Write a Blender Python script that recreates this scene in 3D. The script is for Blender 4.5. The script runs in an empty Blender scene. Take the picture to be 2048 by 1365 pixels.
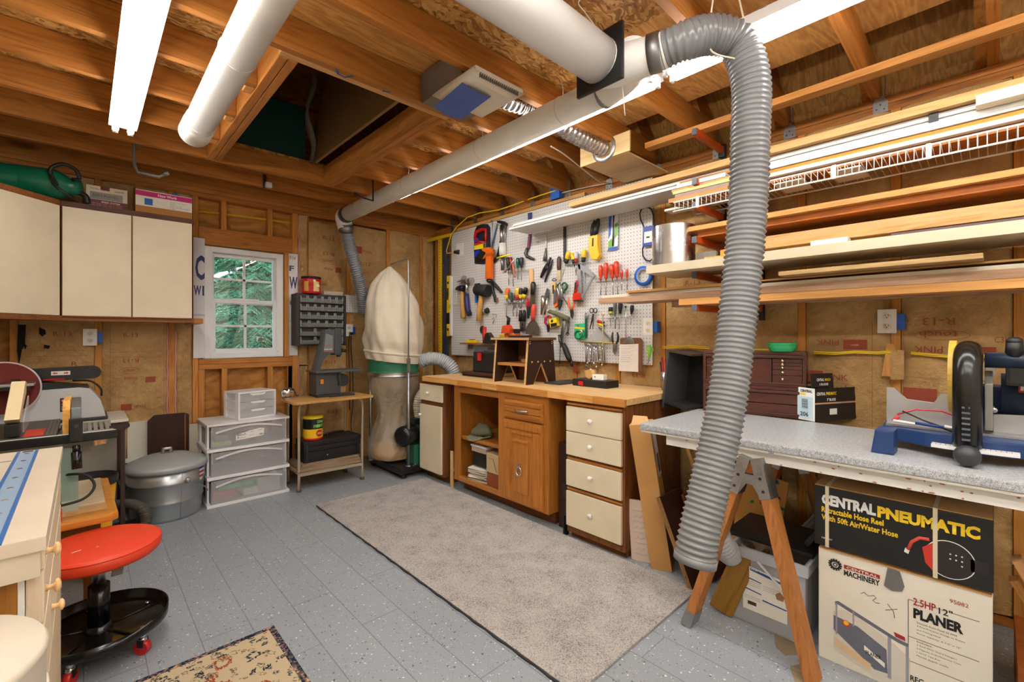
import bpy, bmesh, math, random
from mathutils import Vector, Matrix, Euler
random.seed(7)
scene = bpy.context.scene
COL = scene.collection
PI = math.pi
# ------------------------------------------------------------------ camera
FPX, CXP, HYP, CAMH, YAW = 908.0, 1024.0, 672.0, 1.27, 0.81424
fwd = Vector((math.cos(YAW), math.sin(YAW), 0)); rgt = Vector((math.sin(YAW), -math.cos(YAW), 0))
cam_d = bpy.data.cameras.new('camera'); cam = bpy.data.objects.new('camera', cam_d); COL.objects.link(cam)
cam.location = (0, 0, CAMH); cam.rotation_euler = (PI/2, 0, YAW-PI/2)
cam_d.sensor_width = 36; cam_d.lens = 36*FPX/2048; cam_d.shift_y = (HYP-682.5)/2048; cam_d.clip_start = 0.02
scene.camera = cam
# room: back wall stud face y=YB, side wall stud face x=XR, other side x=XL
XR, YB, XL, YF, ZC = 2.927, 4.406, -0.72, -1.7, 2.47
def ray(px, py): return fwd + rgt*((px-CXP)/FPX) + Vector((0, 0, (HYP-py)/FPX))
def PX(px, py, x=XR): d = ray(px, py); t = x/d.x; return Vector((x, d.y*t, CAMH+d.z*t))
def PY(px, py, y=YB): d = ray(px, py); t = y/d.y; return Vector((d.x*t, y, CAMH+d.z*t))
def PZ(px, py, z=0): d = ray(px, py); t = (z-CAMH)/d.z; return Vector((d.x*t, d.y*t, z))

# ------------------------------------------------------------------ mesh builder
def frame(o, x, y):
    x = Vector(x).normalized(); z = x.cross(Vector(y)).normalized(); y = z.cross(x)
    m = Matrix((x, y, z)).transposed().to_4x4(); m.translation = Vector(o); return m
def ortho(d):
    d = Vector(d).normalized(); a = Vector((0, 0, 1)) if abs(d.z) < .9 else Vector((1, 0, 0))
    x = d.cross(a).normalized(); return x, d.cross(x)
class MB:
    def __init__(s): s.bm = bmesh.new(); s.mi = 0; s.M = Matrix()
    def mat(s, i): s.mi = i; return s
    def _add(s, vs, fs, smooth=False):
        bv = [s.bm.verts.new(s.M @ Vector(v)) for v in vs]
        out = []
        for f in fs:
            try: fc = s.bm.faces.new([bv[i] for i in f])
            except ValueError: continue
            fc.material_index = s.mi; fc.smooth = smooth; out.append(fc)
        return bv, out
    def box(s, lo, hi, bev=0, m=None):
        x0, y0, z0 = lo; x1, y1, z1 = hi
        vs = [(x0,y0,z0),(x1,y0,z0),(x1,y1,z0),(x0,y1,z0),(x0,y0,z1),(x1,y0,z1),(x1,y1,z1),(x0,y1,z1)]
        if m is not None: vs = [m @ Vector(v) for v in vs]
        bv, fs = s._add(vs, [(3,2,1,0),(4,5,6,7),(0,1,5,4),(1,2,6,5),(2,3,7,6),(3,0,4,7)])
        if bev > 0:
            es = list({e for f in fs for e in f.edges})
            r = bmesh.ops.bevel(s.bm, geom=es, offset=bev, segments=2, profile=.7, affect='EDGES')
            for f in r['faces']: f.material_index = s.mi
        return s
    def cbox(s, c, d, bev=0, rot=None, m=None):
        h = Vector(d)/2; mm = Matrix.Translation(Vector(c))
        if rot is not None: mm = mm @ (rot if isinstance(rot, Matrix) else Euler(rot).to_matrix().to_4x4())
        if m is not None: mm = m @ mm
        return s.box(-h, h, bev, mm)
    def beam(s, a, b, w, t, up=(0,0,1), bev=0):
        a = Vector(a); b = Vector(b); d = b-a; L = d.length
        m = frame((a+b)/2, d, Vector(up).cross(d) if abs(Vector(up).normalized().dot(d.normalized())) < .999 else Vector((1,0,0)).cross(d))
        return s.box((-L/2,-w/2,-t/2), (L/2,w/2,t/2), bev, m)
    def cyl(s, a, b, r0, r1=None, n=16, caps=True, smooth=True):
        return s.tube([a, b], [r0, r0 if r1 is None else r1], n, caps=caps, smooth=smooth)
    def tube(s, pts, r, n=8, closed=False, caps=True, smooth=True, flat=1.0):
        pts = [Vector(p) for p in pts]; N = len(pts)
        rs = r if isinstance(r, (list, tuple)) else [r]*N
        tans = []
        for i in range(N):
            a = pts[(i-1) % N] if (closed or i > 0) else pts[i]; b = pts[(i+1) % N] if (closed or i < N-1) else pts[i]
            d = b-a; tans.append(d.normalized() if d.length > 1e-9 else (tans[-1] if tans else Vector((0,0,1))))
        x, y = ortho(tans[0]); vs = []
        for i in range(N):
            t = tans[i]; x = (x - t*x.dot(t)); x = x.normalized() if x.length > 1e-6 else ortho(t)[0]; y = t.cross(x)
            for k in range(n):
                a = 2*PI*k/n; vs.append(pts[i] + x*(math.cos(a)*rs[i]) + y*(math.sin(a)*rs[i]*flat))
        fs = []
        for i in range(N if closed else N-1):
            j = (i+1) % N
            for k in range(n): fs.append((i*n+k, i*n+(k+1) % n, j*n+(k+1) % n, j*n+k))
        bv, out = s._add(vs, fs, smooth)
        if caps and not closed:
            for idx in (list(range(n))[::-1], [ (N-1)*n+k for k in range(n)]):
                try: f = s.bm.faces.new([bv[i] for i in idx]); f.material_index = s.mi
                except ValueError: pass
        return s
    def lathe(s, prof, c=(0,0,0), n=24, m=None, sy=1.0, smooth=True, caps=True):
        vs = []; N = len(prof); mm = m if m is not None else Matrix.Translation(Vector(c))
        for r, z in prof:
            for k in range(n):
                a = 2*PI*k/n; vs.append(mm @ Vector((math.cos(a)*r, math.sin(a)*r*sy, z)))
        fs = [(i*n+k, i*n+(k+1) % n, (i+1)*n+(k+1) % n, (i+1)*n+k) for i in range(N-1) for k in range(n)]
        bv, out = s._add(vs, fs, smooth)
        if caps:
            for r, idx in ((prof[0][0], list(range(n))[::-1]), (prof[-1][0], [(N-1)*n+k for k in range(n)])):
                if r > 1e-5:
                    try: f = s.bm.faces.new([bv[i] for i in idx]); f.material_index = s.mi
                    except ValueError: pass
        return s
    def prism(s, poly, h, m=None, bev=0):
        # poly in the frame's xy plane, extruded along +z by h
        mm = m if m is not None else Matrix()
        n = len(poly); ar = sum(poly[i][0]*poly[(i+1)%n][1]-poly[(i+1)%n][0]*poly[i][1] for i in range(n))
        P = list(poly) if (ar > 0) == (h > 0) else list(poly)[::-1]
        vs = [mm @ Vector((p[0], p[1], 0)) for p in P] + [mm @ Vector((p[0], p[1], h)) for p in P]
        fs = [tuple(range(n))[::-1], tuple(range(n, 2*n))] + [(i, (i+1)%n, n+(i+1)%n, n+i) for i in range(n)]
        bv, out = s._add(vs, fs)
        if bev > 0:
            es = [e for f in out[:2] for e in f.edges]
            r = bmesh.ops.bevel(s.bm, geom=es, offset=bev, segments=2, profile=.7, affect='EDGES')
            for f in r['faces']: f.material_index = s.mi
        return s
    def ball(s, c, r, n=14, m=None):
        rx, ry, rz = r if isinstance(r, (tuple, list)) else (r, r, r)
        mm = (m if m is not None else Matrix()) @ Matrix.Translation(Vector(c)) @ Matrix.Diagonal((rx, ry, rz, 1))
        k = max(4, n//2)
        return s.lathe([(max(math.sin(PI*i/k), 1e-6), -math.cos(PI*i/k)) for i in range(k+1)], n=n, m=mm, caps=False)
    def grid(s, fn, nu, nv, smooth=True):
        vs = [fn(i/nu, j/nv) for j in range(nv+1) for i in range(nu+1)]
        w = nu+1
        s._add(vs, [(j*w+i, j*w+i+1, (j+1)*w+i+1, (j+1)*w+i) for j in range(nv) for i in range(nu)], smooth); return s
    def mesh(s, name, mats):
        bmesh.ops.remove_doubles(s.bm, verts=s.bm.verts, dist=1e-6)
        me = bpy.data.meshes.new(name); s.bm.to_mesh(me); s.bm.free()
        for m in (mats if isinstance(mats, (list, tuple)) else [mats]): me.materials.append(m)
        return me
    def part(s, name, mats, parent=None, label=None):
        o = bpy.data.objects.new(name, s.mesh(name, mats)); COL.objects.link(o)
        if parent is not None:
            o.parent = parent
        if label: o['label'] = label
        return o
    def solo(s, name, mats, label, cat, group=None, kind=None):
        # a thing that is one mesh: origin moved to the middle of its base
        vs = s.bm.verts
        lo = Vector([min(v.co[i] for v in vs) for i in range(3)]); hi = Vector([max(v.co[i] for v in vs) for i in range(3)])
        c = Vector(((lo.x+hi.x)/2, (lo.y+hi.y)/2, lo.z))
        for v in vs: v.co -= c
        o = s.part(name, mats); o.location = c; tag(o, label, cat, group, kind); return o
def tag(o, label=None, cat=None, group=None, kind=None):
    if label: o['label'] = label
    if cat: o['category'] = cat
    if group: o['group'] = group
    if kind: o['kind'] = kind
    return o
def thing(name, label, cat, loc=(0,0,0), rz=0, group=None, rot=None):
    o = bpy.data.objects.new(name, None); COL.objects.link(o); o.empty_display_size = .05
    o.location = loc; o.rotation_euler = rot if rot is not None else (0, 0, rz)
    return tag(o, label, cat, group)
def dup(root, loc, rz=None, label=None, group=None, rot=None):
    def cp(o, par):
        c = o.copy(); COL.objects.link(c); c.parent = par
        for ch in [x for x in o.children]: cp(ch, c)
        return c
    r = cp(root, None); r.location = loc
    if rot is not None: r.rotation_euler = rot
    elif rz is not None: r.rotation_euler = (0, 0, rz)
    if label: r['label'] = label
    if group: r['group'] = group
    return r
def struct(o, label, cat): return tag(o, label, cat, None, 'structure')
_dg = None
def text(body, m, mat, size=None, fit=None, bold=0.0, parent=None, name='lettering', ext=.0004, center=False, shear=0):
    """real letters: a font curve turned into a mesh, lying in frame m (x along the line, y up, z off the surface)"""
    cu = bpy.data.curves.new('t', 'FONT'); cu.body = body; cu.size = 1; cu.extrude = 0; cu.offset = bold; cu.resolution_u = 2; cu.shear = shear
    o = bpy.data.objects.new('t', cu); COL.objects.link(o)
    me = bpy.data.meshes.new_from_object(o.evaluated_get(bpy.context.evaluated_depsgraph_get()))
    bpy.data.objects.remove(o); bpy.data.curves.remove(cu)
    xs = [v.co.x for v in me.vertices]; ys = [v.co.y for v in me.vertices]
    if not xs: return None
    x0, x1, y0, y1 = min(xs), max(xs), min(ys), max(ys)
    if fit: sx, sy = fit[0]/(x1-x0), fit[1]/(y1-y0); ox, oy = x0, y0
    else: sx = sy = size; ox, oy = x0, 0
    if center: ox = (x0+x1)/2
    for v in me.vertices: v.co = m @ Vector(((v.co.x-ox)*sx, (v.co.y-oy)*sy, ext))
    me.materials.clear(); me.materials.append(mat); me.name = name
    t = bpy.data.objects.new(name, me); COL.objects.link(t); t.parent = parent
    return t
# ------------------------------------------------------------------ materials
def lin(c):
    if isinstance(c, str): c = tuple(int(c[i:i+2], 16) for i in (0, 2, 4))
    return tuple(((v/255)/12.92 if v/255 <= .04045 else ((v/255+.055)/1.055)**2.4) for v in c) + (1.0,)
class NT:
    def __init__(s, name):
        s.m = bpy.data.materials.new(name); s.m.use_nodes = True; s.t = s.m.node_tree; s.n = s.t.nodes
        s.b = s.n['Principled BSDF']; s.out = s.n['Material Output']
    def N(s, typ, **kw):
        nd = s.n.new('ShaderNode'+typ)
        for k, v in kw.items():
            if k.startswith('i_'):
                key = k[2:]; nd.inputs[int(key) if key.isdigit() else key.replace('_', ' ')].default_value = v
            else: setattr(nd, k, v)
        return nd
    def L(s, a, b): s.t.links.new(a, b)
    def math(s, op, a, b=None, c=None):
        nd = s.N('Math', operation=op)
        for i, v in enumerate((a, b, c)):
            if v is None: continue
            if isinstance(v, (int, float)): nd.inputs[i].default_value = v
            else: s.L(v, nd.inputs[i])
        return nd.outputs[0]
    def ramp(s, fac, stops, interp='LINEAR'):
        r = s.N('ValToRGB'); r.color_ramp.interpolation = interp; e = r.color_ramp.elements
        while len(e) < len(stops): e.new(.5)
        for el, (p, c) in zip(e, stops): el.position = p; el.color = c if len(c) == 4 else tuple(c)+(1,)
        s.L(fac, r.inputs[0]); return r.outputs[0]
    def mix(s, fac, a, b, mode='MIX'):
        nd = s.N('Mix', data_type='RGBA', blend_type=mode)
        for sock, v in ((nd.inputs[0], fac), (nd.inputs[6], a), (nd.inputs[7], b)):
            if isinstance(v, (int, float, tuple)): sock.default_value = v
            else: s.L(v, sock)
        return nd.outputs[2]
    def coords(s, scale=(1,1,1), rnd=True, rot=(0,0,0), what='Object'):
        tc = s.N('TexCoord'); v = tc.outputs[what]
        if rnd:
            oi = s.N('ObjectInfo'); ad = s.N('VectorMath', operation='MULTIPLY_ADD')
            cb = s.N('CombineXYZ'); s.L(oi.outputs['Random'], cb.inputs[0]); s.L(oi.outputs['Random'], cb.inputs[1]); s.L(oi.outputs['Random'], cb.inputs[2])
            s.L(cb.outputs[0], ad.inputs[0]); ad.inputs[1].default_value = (37.1, 53.7, 71.3); s.L(v, ad.inputs[2]); v = ad.outputs[0]
        mp = s.N('Mapping'); mp.inputs['Scale'].default_value = scale; mp.inputs['Rotation'].default_value = rot
        s.L(v, mp.inputs[0]); return mp.outputs[0]
    def noise(s, vec, scale=1, detail=4, rough=.55, dist=0):
        nd = s.N('TexNoise'); nd.inputs['Scale'].default_value = scale; nd.inputs['Detail'].default_value = detail
        nd.inputs['Roughness'].default_value = rough; nd.inputs['Distortion'].default_value = dist; s.L(vec, nd.inputs['Vector']); return nd.outputs['Fac']
    def bump(s, h, strength=.3, dist=.01):
        b = s.N('Bump'); b.inputs['Strength'].default_value = strength; b.inputs['Distance'].default_value = dist
        s.L(h, b.inputs['Height']); s.L(b.outputs[0], s.b.inputs['Normal'])
    def done(s, col=None, rough=.5, metal=0, spec=.5):
        if col is not None:
            if isinstance(col, tuple): s.b.inputs['Base Color'].default_value = col
            else: s.L(col, s.b.inputs['Base Color'])
        s.b.inputs['Roughness'].default_value = rough; s.b.inputs['Metallic'].default_value = metal; s.b.inputs['Specular IOR Level'].default_value = spec
        return s.m
def vary(t, col, amt=.12):
    """small tone differences between pieces"""
    oi = t.N('ObjectInfo'); h = t.N('HueSaturation'); t.L(col, h.inputs['Color'])
    t.L(t.math('MULTIPLY_ADD', oi.outputs['Random'], amt*2, 1-amt), h.inputs['Value']); return h.outputs[0]
_mc = {}
def cached(fn):
    def w(*a, **k):
        key = (fn.__name__, a, tuple(sorted(k.items())))
        if key not in _mc: _mc[key] = fn(*a, **k)
        return _mc[key]
    return w
@cached
def wood(base, dark, axis='x', rough=.55, knots=.0, grain=1.0, var=.10, spec=.35):
    t = NT('wood'); i = 'xyz'.index(axis)
    sc = [9.0]*3; sc[i] = .8; v = t.coords(tuple(x*grain for x in sc))
    n1 = t.noise(v, 1.0, 3, .5, .8)
    rings = t.math('SINE', t.math('MULTIPLY', n1, 46.0)); rings = t.math('MULTIPLY_ADD', rings, .5, .5)
    sc2 = [130.0]*3; sc2[i] = 4.0; v2 = t.coords(tuple(x*grain for x in sc2)); n2 = t.noise(v2, 1.0, 3, .6)
    f = t.math('ADD', t.math('MULTIPLY', rings, .30), t.math('MULTIPLY', n2, 1.0)); f = t.math('MULTIPLY', f, .85)
    B, D = lin(base), lin(dark); mid = tuple((B[k]*.65+D[k]*.35) for k in range(4))
    col = t.ramp(f, [(.18, D), (.45, mid), (.8, B)])
    if knots > 0:
        sk = [5.0]*3; sk[i] = 1.6; vk = t.coords(tuple(sk)); vo = t.N('TexVoronoi'); t.L(vk, vo.inputs['Vector']); vo.inputs['Scale'].default_value = 1.0
        k = t.ramp(vo.outputs['Distance'], [(0, (1,1,1,1)), (.07*knots, (.9,.9,.9,1)), (.16*knots, (0,0,0,1))])
        sep = t.N('SeparateColor'); t.L(vo.outputs['Color'], sep.inputs[0]); k = t.math('MULTIPLY', k, t.math('GREATER_THAN', sep.outputs[0], .45))
        col = t.mix(t.math('MULTIPLY', k, .8), col, tuple(x*.45 for x in D[:3])+(1,))
    col = vary(t, col, var); t.bump(n2, .12, .002)
    return t.done(col, rough, 0, spec)
@cached
def plain(c, rough=.5, metal=0, spec=.5, var=.0, bump=0, bscale=200):
    t = NT('plain'); col = lin(c)
    v = t.coords((1,1,1)); n = t.noise(v, 6.0, 3)
    cc = t.mix(.5, col, t.ramp(n, [(.3, tuple(x*.9 for x in col[:3])), (.7, tuple(min(1, x*1.06) for x in col[:3]))]))
    if bump: t.bump(t.noise(v, bscale, 2), bump, .002)
    if var: cc = vary(t, cc, var)
    return t.done(cc, rough, metal, spec)
@cached
def metal(c=(190,190,192), rough=.3, worn=.3):
    t = NT('metal'); v = t.coords(); n = t.noise(v, 14, 5, .65)
    C = lin(c); col = t.ramp(n, [(.3, tuple(x*(1-worn) for x in C[:3])), (.65, C)])
    t.L(t.math('MULTIPLY_ADD', n, .25, rough-.1), t.b.inputs['Roughness']); m = t.done(col, rough, 1.0)
    t.L(t.math('MULTIPLY_ADD', n, .25, rough-.1), t.b.inputs['Roughness']); return m
@cached
def kraft():
    t = NT('kraft'); v = t.coords(); n = t.noise(v, 3.2, 6, .62, .4); n2 = t.noise(v, 26, 5, .7)
    f = t.math('ADD', t.math('MULTIPLY', n, .65), t.math('MULTIPLY', n2, .35))
    col = t.ramp(f, [(.28, lin((146,110,62))), (.5, lin((190,152,98))), (.75, lin((216,184,132)))])
    h = t.math('ADD', t.noise(v, 11, 4, .6, .5), t.math('MULTIPLY', n2, .4)); t.bump(h, .75, .03)
    return t.done(vary(t, col, .06), .62, 0, .35)
@cached
def osb():
    t = NT('osb'); v = t.coords((1, 1, 1), rnd=False); vo = t.N('TexVoronoi'); vo.inputs['Scale'].default_value = 1
    w = t.noise(v, 7, 2); mp = t.N('Mapping'); mp.inputs['Scale'].default_value = (34, 84, 40); t.L(v, mp.inputs[0])
    ad = t.N('VectorMath', operation='MULTIPLY_ADD'); cb = t.N('CombineXYZ'); [t.L(w, cb.inputs[q]) for q in range(3)]
    t.L(cb.outputs[0], ad.inputs[0]); ad.inputs[1].default_value = (9, 12, 4); t.L(mp.outputs[0], ad.inputs[2]); t.L(ad.outputs[0], vo.inputs['Vector'])
    sep = t.N('SeparateColor'); t.L(vo.outputs['Color'], sep.inputs[0]); n2 = t.noise(v, 120, 3)
    f = t.math('ADD', t.math('MULTIPLY', sep.outputs[0], .7), t.math('MULTIPLY', n2, .35))
    col = t.ramp(f, [(.1, lin((112,72,30))), (.5, lin((176,124,62))), (.95, lin((214,170,104)))]); t.bump(f, .3, .004)
    return t.done(col, .6, 0, .3)
@cached
def ply(base=(212,158,92), dark=(158,100,44), rot=0.0, sx=1.0, sy=7.0):
    t = NT('plywood'); v = t.coords((sx, sy, 2), rot=(0, 0, rot)); n = t.noise(v, 1.2, 2, .5, 1.4)
    rings = t.math('MULTIPLY_ADD', t.math('SINE', t.math('MULTIPLY', n, 42)), .5, .5); n2 = t.noise(v, 14, 4)
    f = t.math('ADD', t.math('MULTIPLY', rings, .3), t.math('MULTIPLY', n2, .75)); return t.done(t.ramp(f, [(.12, lin(dark)), (.72, lin(base))]), .55, 0, .35)
@cached
def glow(c, strength):
    t = NT('glow'); e = t.N('Emission'); e.inputs[0].default_value = lin(c); e.inputs[1].default_value = strength; t.L(e.outputs[0], t.out.inputs[0]); return t.m
@cached
def clear(c=(255,255,255), alpha=.25, rough=.15, spec=.5):
    t = NT('clear_plastic'); col = lin(c); t.done(col, rough, 0, spec); t.b.inputs['Alpha'].default_value = alpha; return t.m
def glass():
    t = NT('pane_glass'); g = t.N('BsdfGlossy'); g.inputs['Roughness'].default_value = .0; tr = t.N('BsdfTransparent'); fr = t.N('Fresnel'); fr.inputs[0].default_value = 1.5
    mx = t.N('MixShader'); t.L(t.math('MULTIPLY', fr.outputs[0], 1.8), mx.inputs[0]); t.L(tr.outputs[0], mx.inputs[1]); t.L(g.outputs[0], mx.inputs[2]); t.L(mx.outputs[0], t.out.inputs[0]); return t.m
FIR = ((184,118,50), (122,68,22)); PINE = ((216,170,104), (176,124,64)); PINEX = ((228,192,136), (196,150,90)); OAK = ((176,104,44), (110,58,20)); WALN = ((92,54,36), (48,26,18)); GREYW = ((176,150,128), (120,96,80)); HONEY = ((214,146,62), (160,94,30)); MAHO=((80,38,26),(52,23,16))
def fir(ax, **k): return wood(FIR[0], FIR[1], ax, knots=1.0, **k)
def pine(ax, **k): return wood(PINE[0], PINE[1], ax, knots=.7, **k)
BLK = plain((26,26,28), .45); BLKG = plain((16,16,18), .22); WHT = plain((236,234,230), .4); STEEL = metal(); GALV = metal((176,178,180), .38, .25); CHROME = metal((220,220,222), .12, .1); IRON = metal((96,94,92), .4, .4)
CREAM = plain((226,212,184), .45, bump=.05, bscale=120)
YEL = plain((236,198,30), .4); RED = plain((196,30,26), .35); BLUE = plain((24,92,176), .4); ORG = plain((232,108,24), .4); GRN = plain((30,130,80), .4); INK = plain((22,22,24), .6); RUBB = plain((38,36,34), .7); PAPER = plain((240,238,230), .7); CARD = plain((184,138,84), .75, bump=.05); BLUEBOX = plain((28,100,196), .45); TAPE = metal((150,150,152), .45, .2); REDPRINT = plain((158,70,44), .7)
# ================================================================== SHELL
def floor_mat():
    t = NT('painted_floor'); tc = t.N('TexCoord'); mp = t.N('Mapping'); mp.inputs['Rotation'].default_value = (0, 0, PI/2); t.L(tc.outputs['Object'], mp.inputs[0])
    br = t.N('TexBrick'); br.offset = .37; br.inputs['Scale'].default_value = 1; br.inputs['Brick Width'].default_value = .95; br.inputs['Row Height'].default_value = .178
    br.inputs['Mortar Size'].default_value = .0016; br.inputs['Mortar Smooth'].default_value = .2; t.L(mp.outputs[0], br.inputs['Vector'])
    br.inputs['Color1'].default_value = lin((147,154,162)); br.inputs['Color2'].default_value = lin((152,159,167)); br.inputs['Mortar'].default_value = lin((84,88,94))
    col = br.outputs['Color']
    for seed, sc, thr, c in ((3.1, 72, .13, (30,32,38)), (9.7, 70, .13, (240,242,244)), (21.3, 150, .12, (44,46,52)), (33.0, 150, .12, (232,234,238))):
        vv = t.N('VectorMath', operation='ADD'); vv.inputs[1].default_value = (seed, seed*1.7, 0); t.L(tc.outputs['Object'], vv.inputs[0])
        wn = t.N('TexNoise'); wn.inputs['Scale'].default_value = 90; t.L(vv.outputs[0], wn.inputs['Vector'])
        wv = t.N('VectorMath', operation='MULTIPLY_ADD'); wv.inputs[1].default_value = (.012, .012, 0); t.L(wn.outputs['Color'], wv.inputs[0]); t.L(vv.outputs[0], wv.inputs[2])
        vo = t.N('TexVoronoi'); vo.inputs['Scale'].default_value = sc; t.L(wv.outputs[0], vo.inputs['Vector'])
        sp = t.N('SeparateColor'); t.L(vo.outputs['Color'], sp.inputs[0])
        size = t.math('MULTIPLY', t.math('MAXIMUM', t.math('SUBTRACT', sp.outputs[0], .70), 0), 1.0)
        col = t.mix(t.math('LESS_THAN', vo.outputs['Distance'], size), col, lin(c))
    n = t.noise(tc.outputs['Object'], 2.2, 4); col = t.mix(.25, col, t.ramp(n, [(.3, lin((136,140,144))), (.7, lin((162,167,172)))]))
    t.bump(br.outputs['Fac'], -.25, .003); return t.done(col, .36, 0, .45)
struct(MB().box((XL-.1, YF-.1, -.06), (XR+.12, YB+.12, 0)).part('floor', floor_mat()), 'grey painted plank floor with black and white paint flecks', 'floor')
K = kraft(); PLYW = ply(); FX, FY, FZ = fir('x'), fir('y'), fir('z')
STUD = wood((206,142,66), (154,90,30), 'z', knots=.9)
STUDX = wood((198,130,58), (146,82,28), 'x', knots=.9)
# ------------------------------------------------------------------ back wall
WX0, WX1, WZ0, WZ1 = .717, 1.312, 1.084, 2.004
m = MB(); y0, y1 = YB+.089, YB+.105
m.box((XL-.1, y0, 0), (WX0-.01, y1, 2.62)); m.box((WX1+.01, y0, 0), (XR+.12, y1, 2.62)); m.box((WX0-.01, y0, 0), (WX1+.01, y1, WZ0-.01)); m.box((WX0-.01, y0, WZ1+.01), (WX1+.01, y1, 2.62))
wb = struct(m.part('wall_back', ply((206,146,70), (150,90,36), PI/2)), 'open stud back wall with kraft faced insulation around the window', 'wall')
def stud(x0, x1, z0, z1, par=wb, name='stud', dy=0): MB().box((x0, YB-dy, z0), (x1, YB+.089, z1), .002).part(name, STUD, par)
for a, b in ((.058,.096), (.481,.521), (1.898,1.936), (2.33,2.37), (2.74,2.78), (-.35,-.312)): stud(a, b, .04, 2.394, dy=.004)
for a, b in ((.636,.674), (1.392,1.44)): stud(a, b, .04, 2.394)
stud(1.318, 1.352, 1.08, 2.02, dy=.03); stud(1.354, 1.39, .04, 2.02)
for a, b in ((.676,.716), (.837,.877), (1.186,1.228), (1.352,1.39)): stud(a, b, .04, .995, name='cripple_stud')
for a, b in ((.833,.871), (1.188,1.226)): stud(a, b, 2.157, 2.394, name='cripple_stud')
MB().box((.676, YB-.002, 2.018), (1.39, YB+.089, 2.157), .002).part('window_header', STUDX, wb)
for z0, z1 in ((.995,1.036), (1.038,1.078)): MB().box((.676, YB-.003, z0), (1.39, YB+.089, z1), .002).part('window_sill_board', STUDX, wb)
for z0, z1 in ((2.394,2.431), (2.433,2.468)): MB().box((XL, YB, z0), (XR+.09, YB+.089, z1), .002).part('top_plate', FX, wb)
MB().box((XL, YB, 0), (XR, YB+.089, .04), .002).part('bottom_plate', FX, wb)
BATTS = []
def batt(par, fn, a, b, z0, z1, seed, puff=.018, name='insulation_batt'):
    """kraft faced batt between two studs: puffy, wrinkled paper with folded side flanges"""
    rr = random.Random(seed); ph = [rr.uniform(0, 6.3) for _ in range(6)]
    def g(u, v):
        e = min(u, 1-u)*2; s = a+(b-a)*u; z = z0+(z1-z0)*v; h = puff*min(1, e*3.2)
        L = (z1-z0)
        w = .006*math.sin(9*z+ph[0]+4*u)+.0045*math.sin(23*z+ph[1]-7*u)+.003*math.sin(47*z+ph[2]+11*u+3*math.sin(5*z))
        return fn(s, -(h+w*min(1, e*4)), z)
    BATTS.append((par.name, a, b, z0, z1, g, fn))
    return MB().grid(g, 14, max(10, int((z1-z0)*26))).part(name, K, par)
fb = lambda s, d, z: Vector((s, YB+.006+d, z))
for i, (a, b, z0, z1) in enumerate(((-.31,.057,.62,2.39), (.098,.48,.1,2.39), (.523,.634,.04,2.39), (1.444,1.53,1.0,2.39), (1.534,1.896,.04,2.34), (1.94,2.328,.04,2.37), (2.372,2.738,.04,2.39), (2.782,2.925,.04,2.39), (1.444,1.53,.04,.99))):
    batt(wb, fb, a, b, z0, z1, i)
stud(1.53, 1.536, .04, 2.394, dy=.006)
PINKF = plain((214,150,160), .9)
for x, z0, z1 in ((.474,.62,1.36), (1.444,.7,1.06), (1.446,1.3,2.2), (.525,.62,1.3)): MB().tube([(x+.003*math.sin(i*2.1), YB-.004, z0+(z1-z0)*i/14) for i in range(15)], .006, 6).part('pink_fibreglass_edge', PINKF, wb)
# house wrap beside the window
WRAP = plain((232,232,236), .4); NAVY = plain((52,60,116), .5)
MB().box((.64, YB-.012, 1.09), (.716, YB-.008, 2.06)).part('house_wrap', WRAP, wb)
MB().box((1.354, YB-.012, 1.09), (1.435, YB-.008, 2.02)).part('house_wrap', WRAP, wb)
def on_back(x, z, d=.0125): return frame((x, YB-d, z), (1,0,0), (0,0,1))
text('C', on_back(.652, 1.72), NAVY, fit=(.064,.2), bold=.03, parent=wb); text('W', on_back(.642, 1.595), NAVY, fit=(.05,.08), bold=.03, parent=wb); text('I', on_back(.7, 1.595), NAVY, fit=(.012,.08), bold=.03, parent=wb)
text('UCTION', on_back(.643, 1.43), plain((70,74,96), .6), fit=(.07,.014), parent=wb); text('of s', on_back(.655, 1.37), RED, fit=(.055,.03), parent=wb, shear=.2)
text('TIV', on_back(1.36, 1.965), RED, fit=(.06,.03), parent=wb); text('F', on_back(1.362, 1.86), NAVY, fit=(.04,.05), bold=.03, parent=wb); text('W', on_back(1.362, 1.70), NAVY, fit=(.07,.11), bold=.03, parent=wb)
text('O', on_back(1.366, 1.545), NAVY, fit=(.04,.05), bold=.02, parent=wb); text('1-800', on_back(1.37, 1.40), plain((70,74,96), .6), fit=(.05,.014), parent=wb)
MB().tube([on_back(1.4+.018*math.cos(a), 1.34+.022*math.sin(a)).translation for a in [2*PI*i/16 for i in range(16)]], .0015, 5, closed=True).part('printed_seal', RED, wb); text('D', on_back(1.391, 1.328), RED, fit=(.016,.022), parent=wb)
def conform(par, o):
    """lay a printed mark onto the wrinkled paper under it"""
    ax = 0 if par.name == 'wall_right' else 1; sx = 1-ax
    for v in o.data.vertices:
        for pn, a, b, z0, z1, g, fn in BATTS:
            u = (v.co[sx]-a)/(b-a); w = (v.co.z-z0)/(z1-z0)
            if pn == par.name and 0 <= u <= 1 and 0 <= w <= 1: v.co[ax] = g(u, w)[ax]-.0035; break
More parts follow.
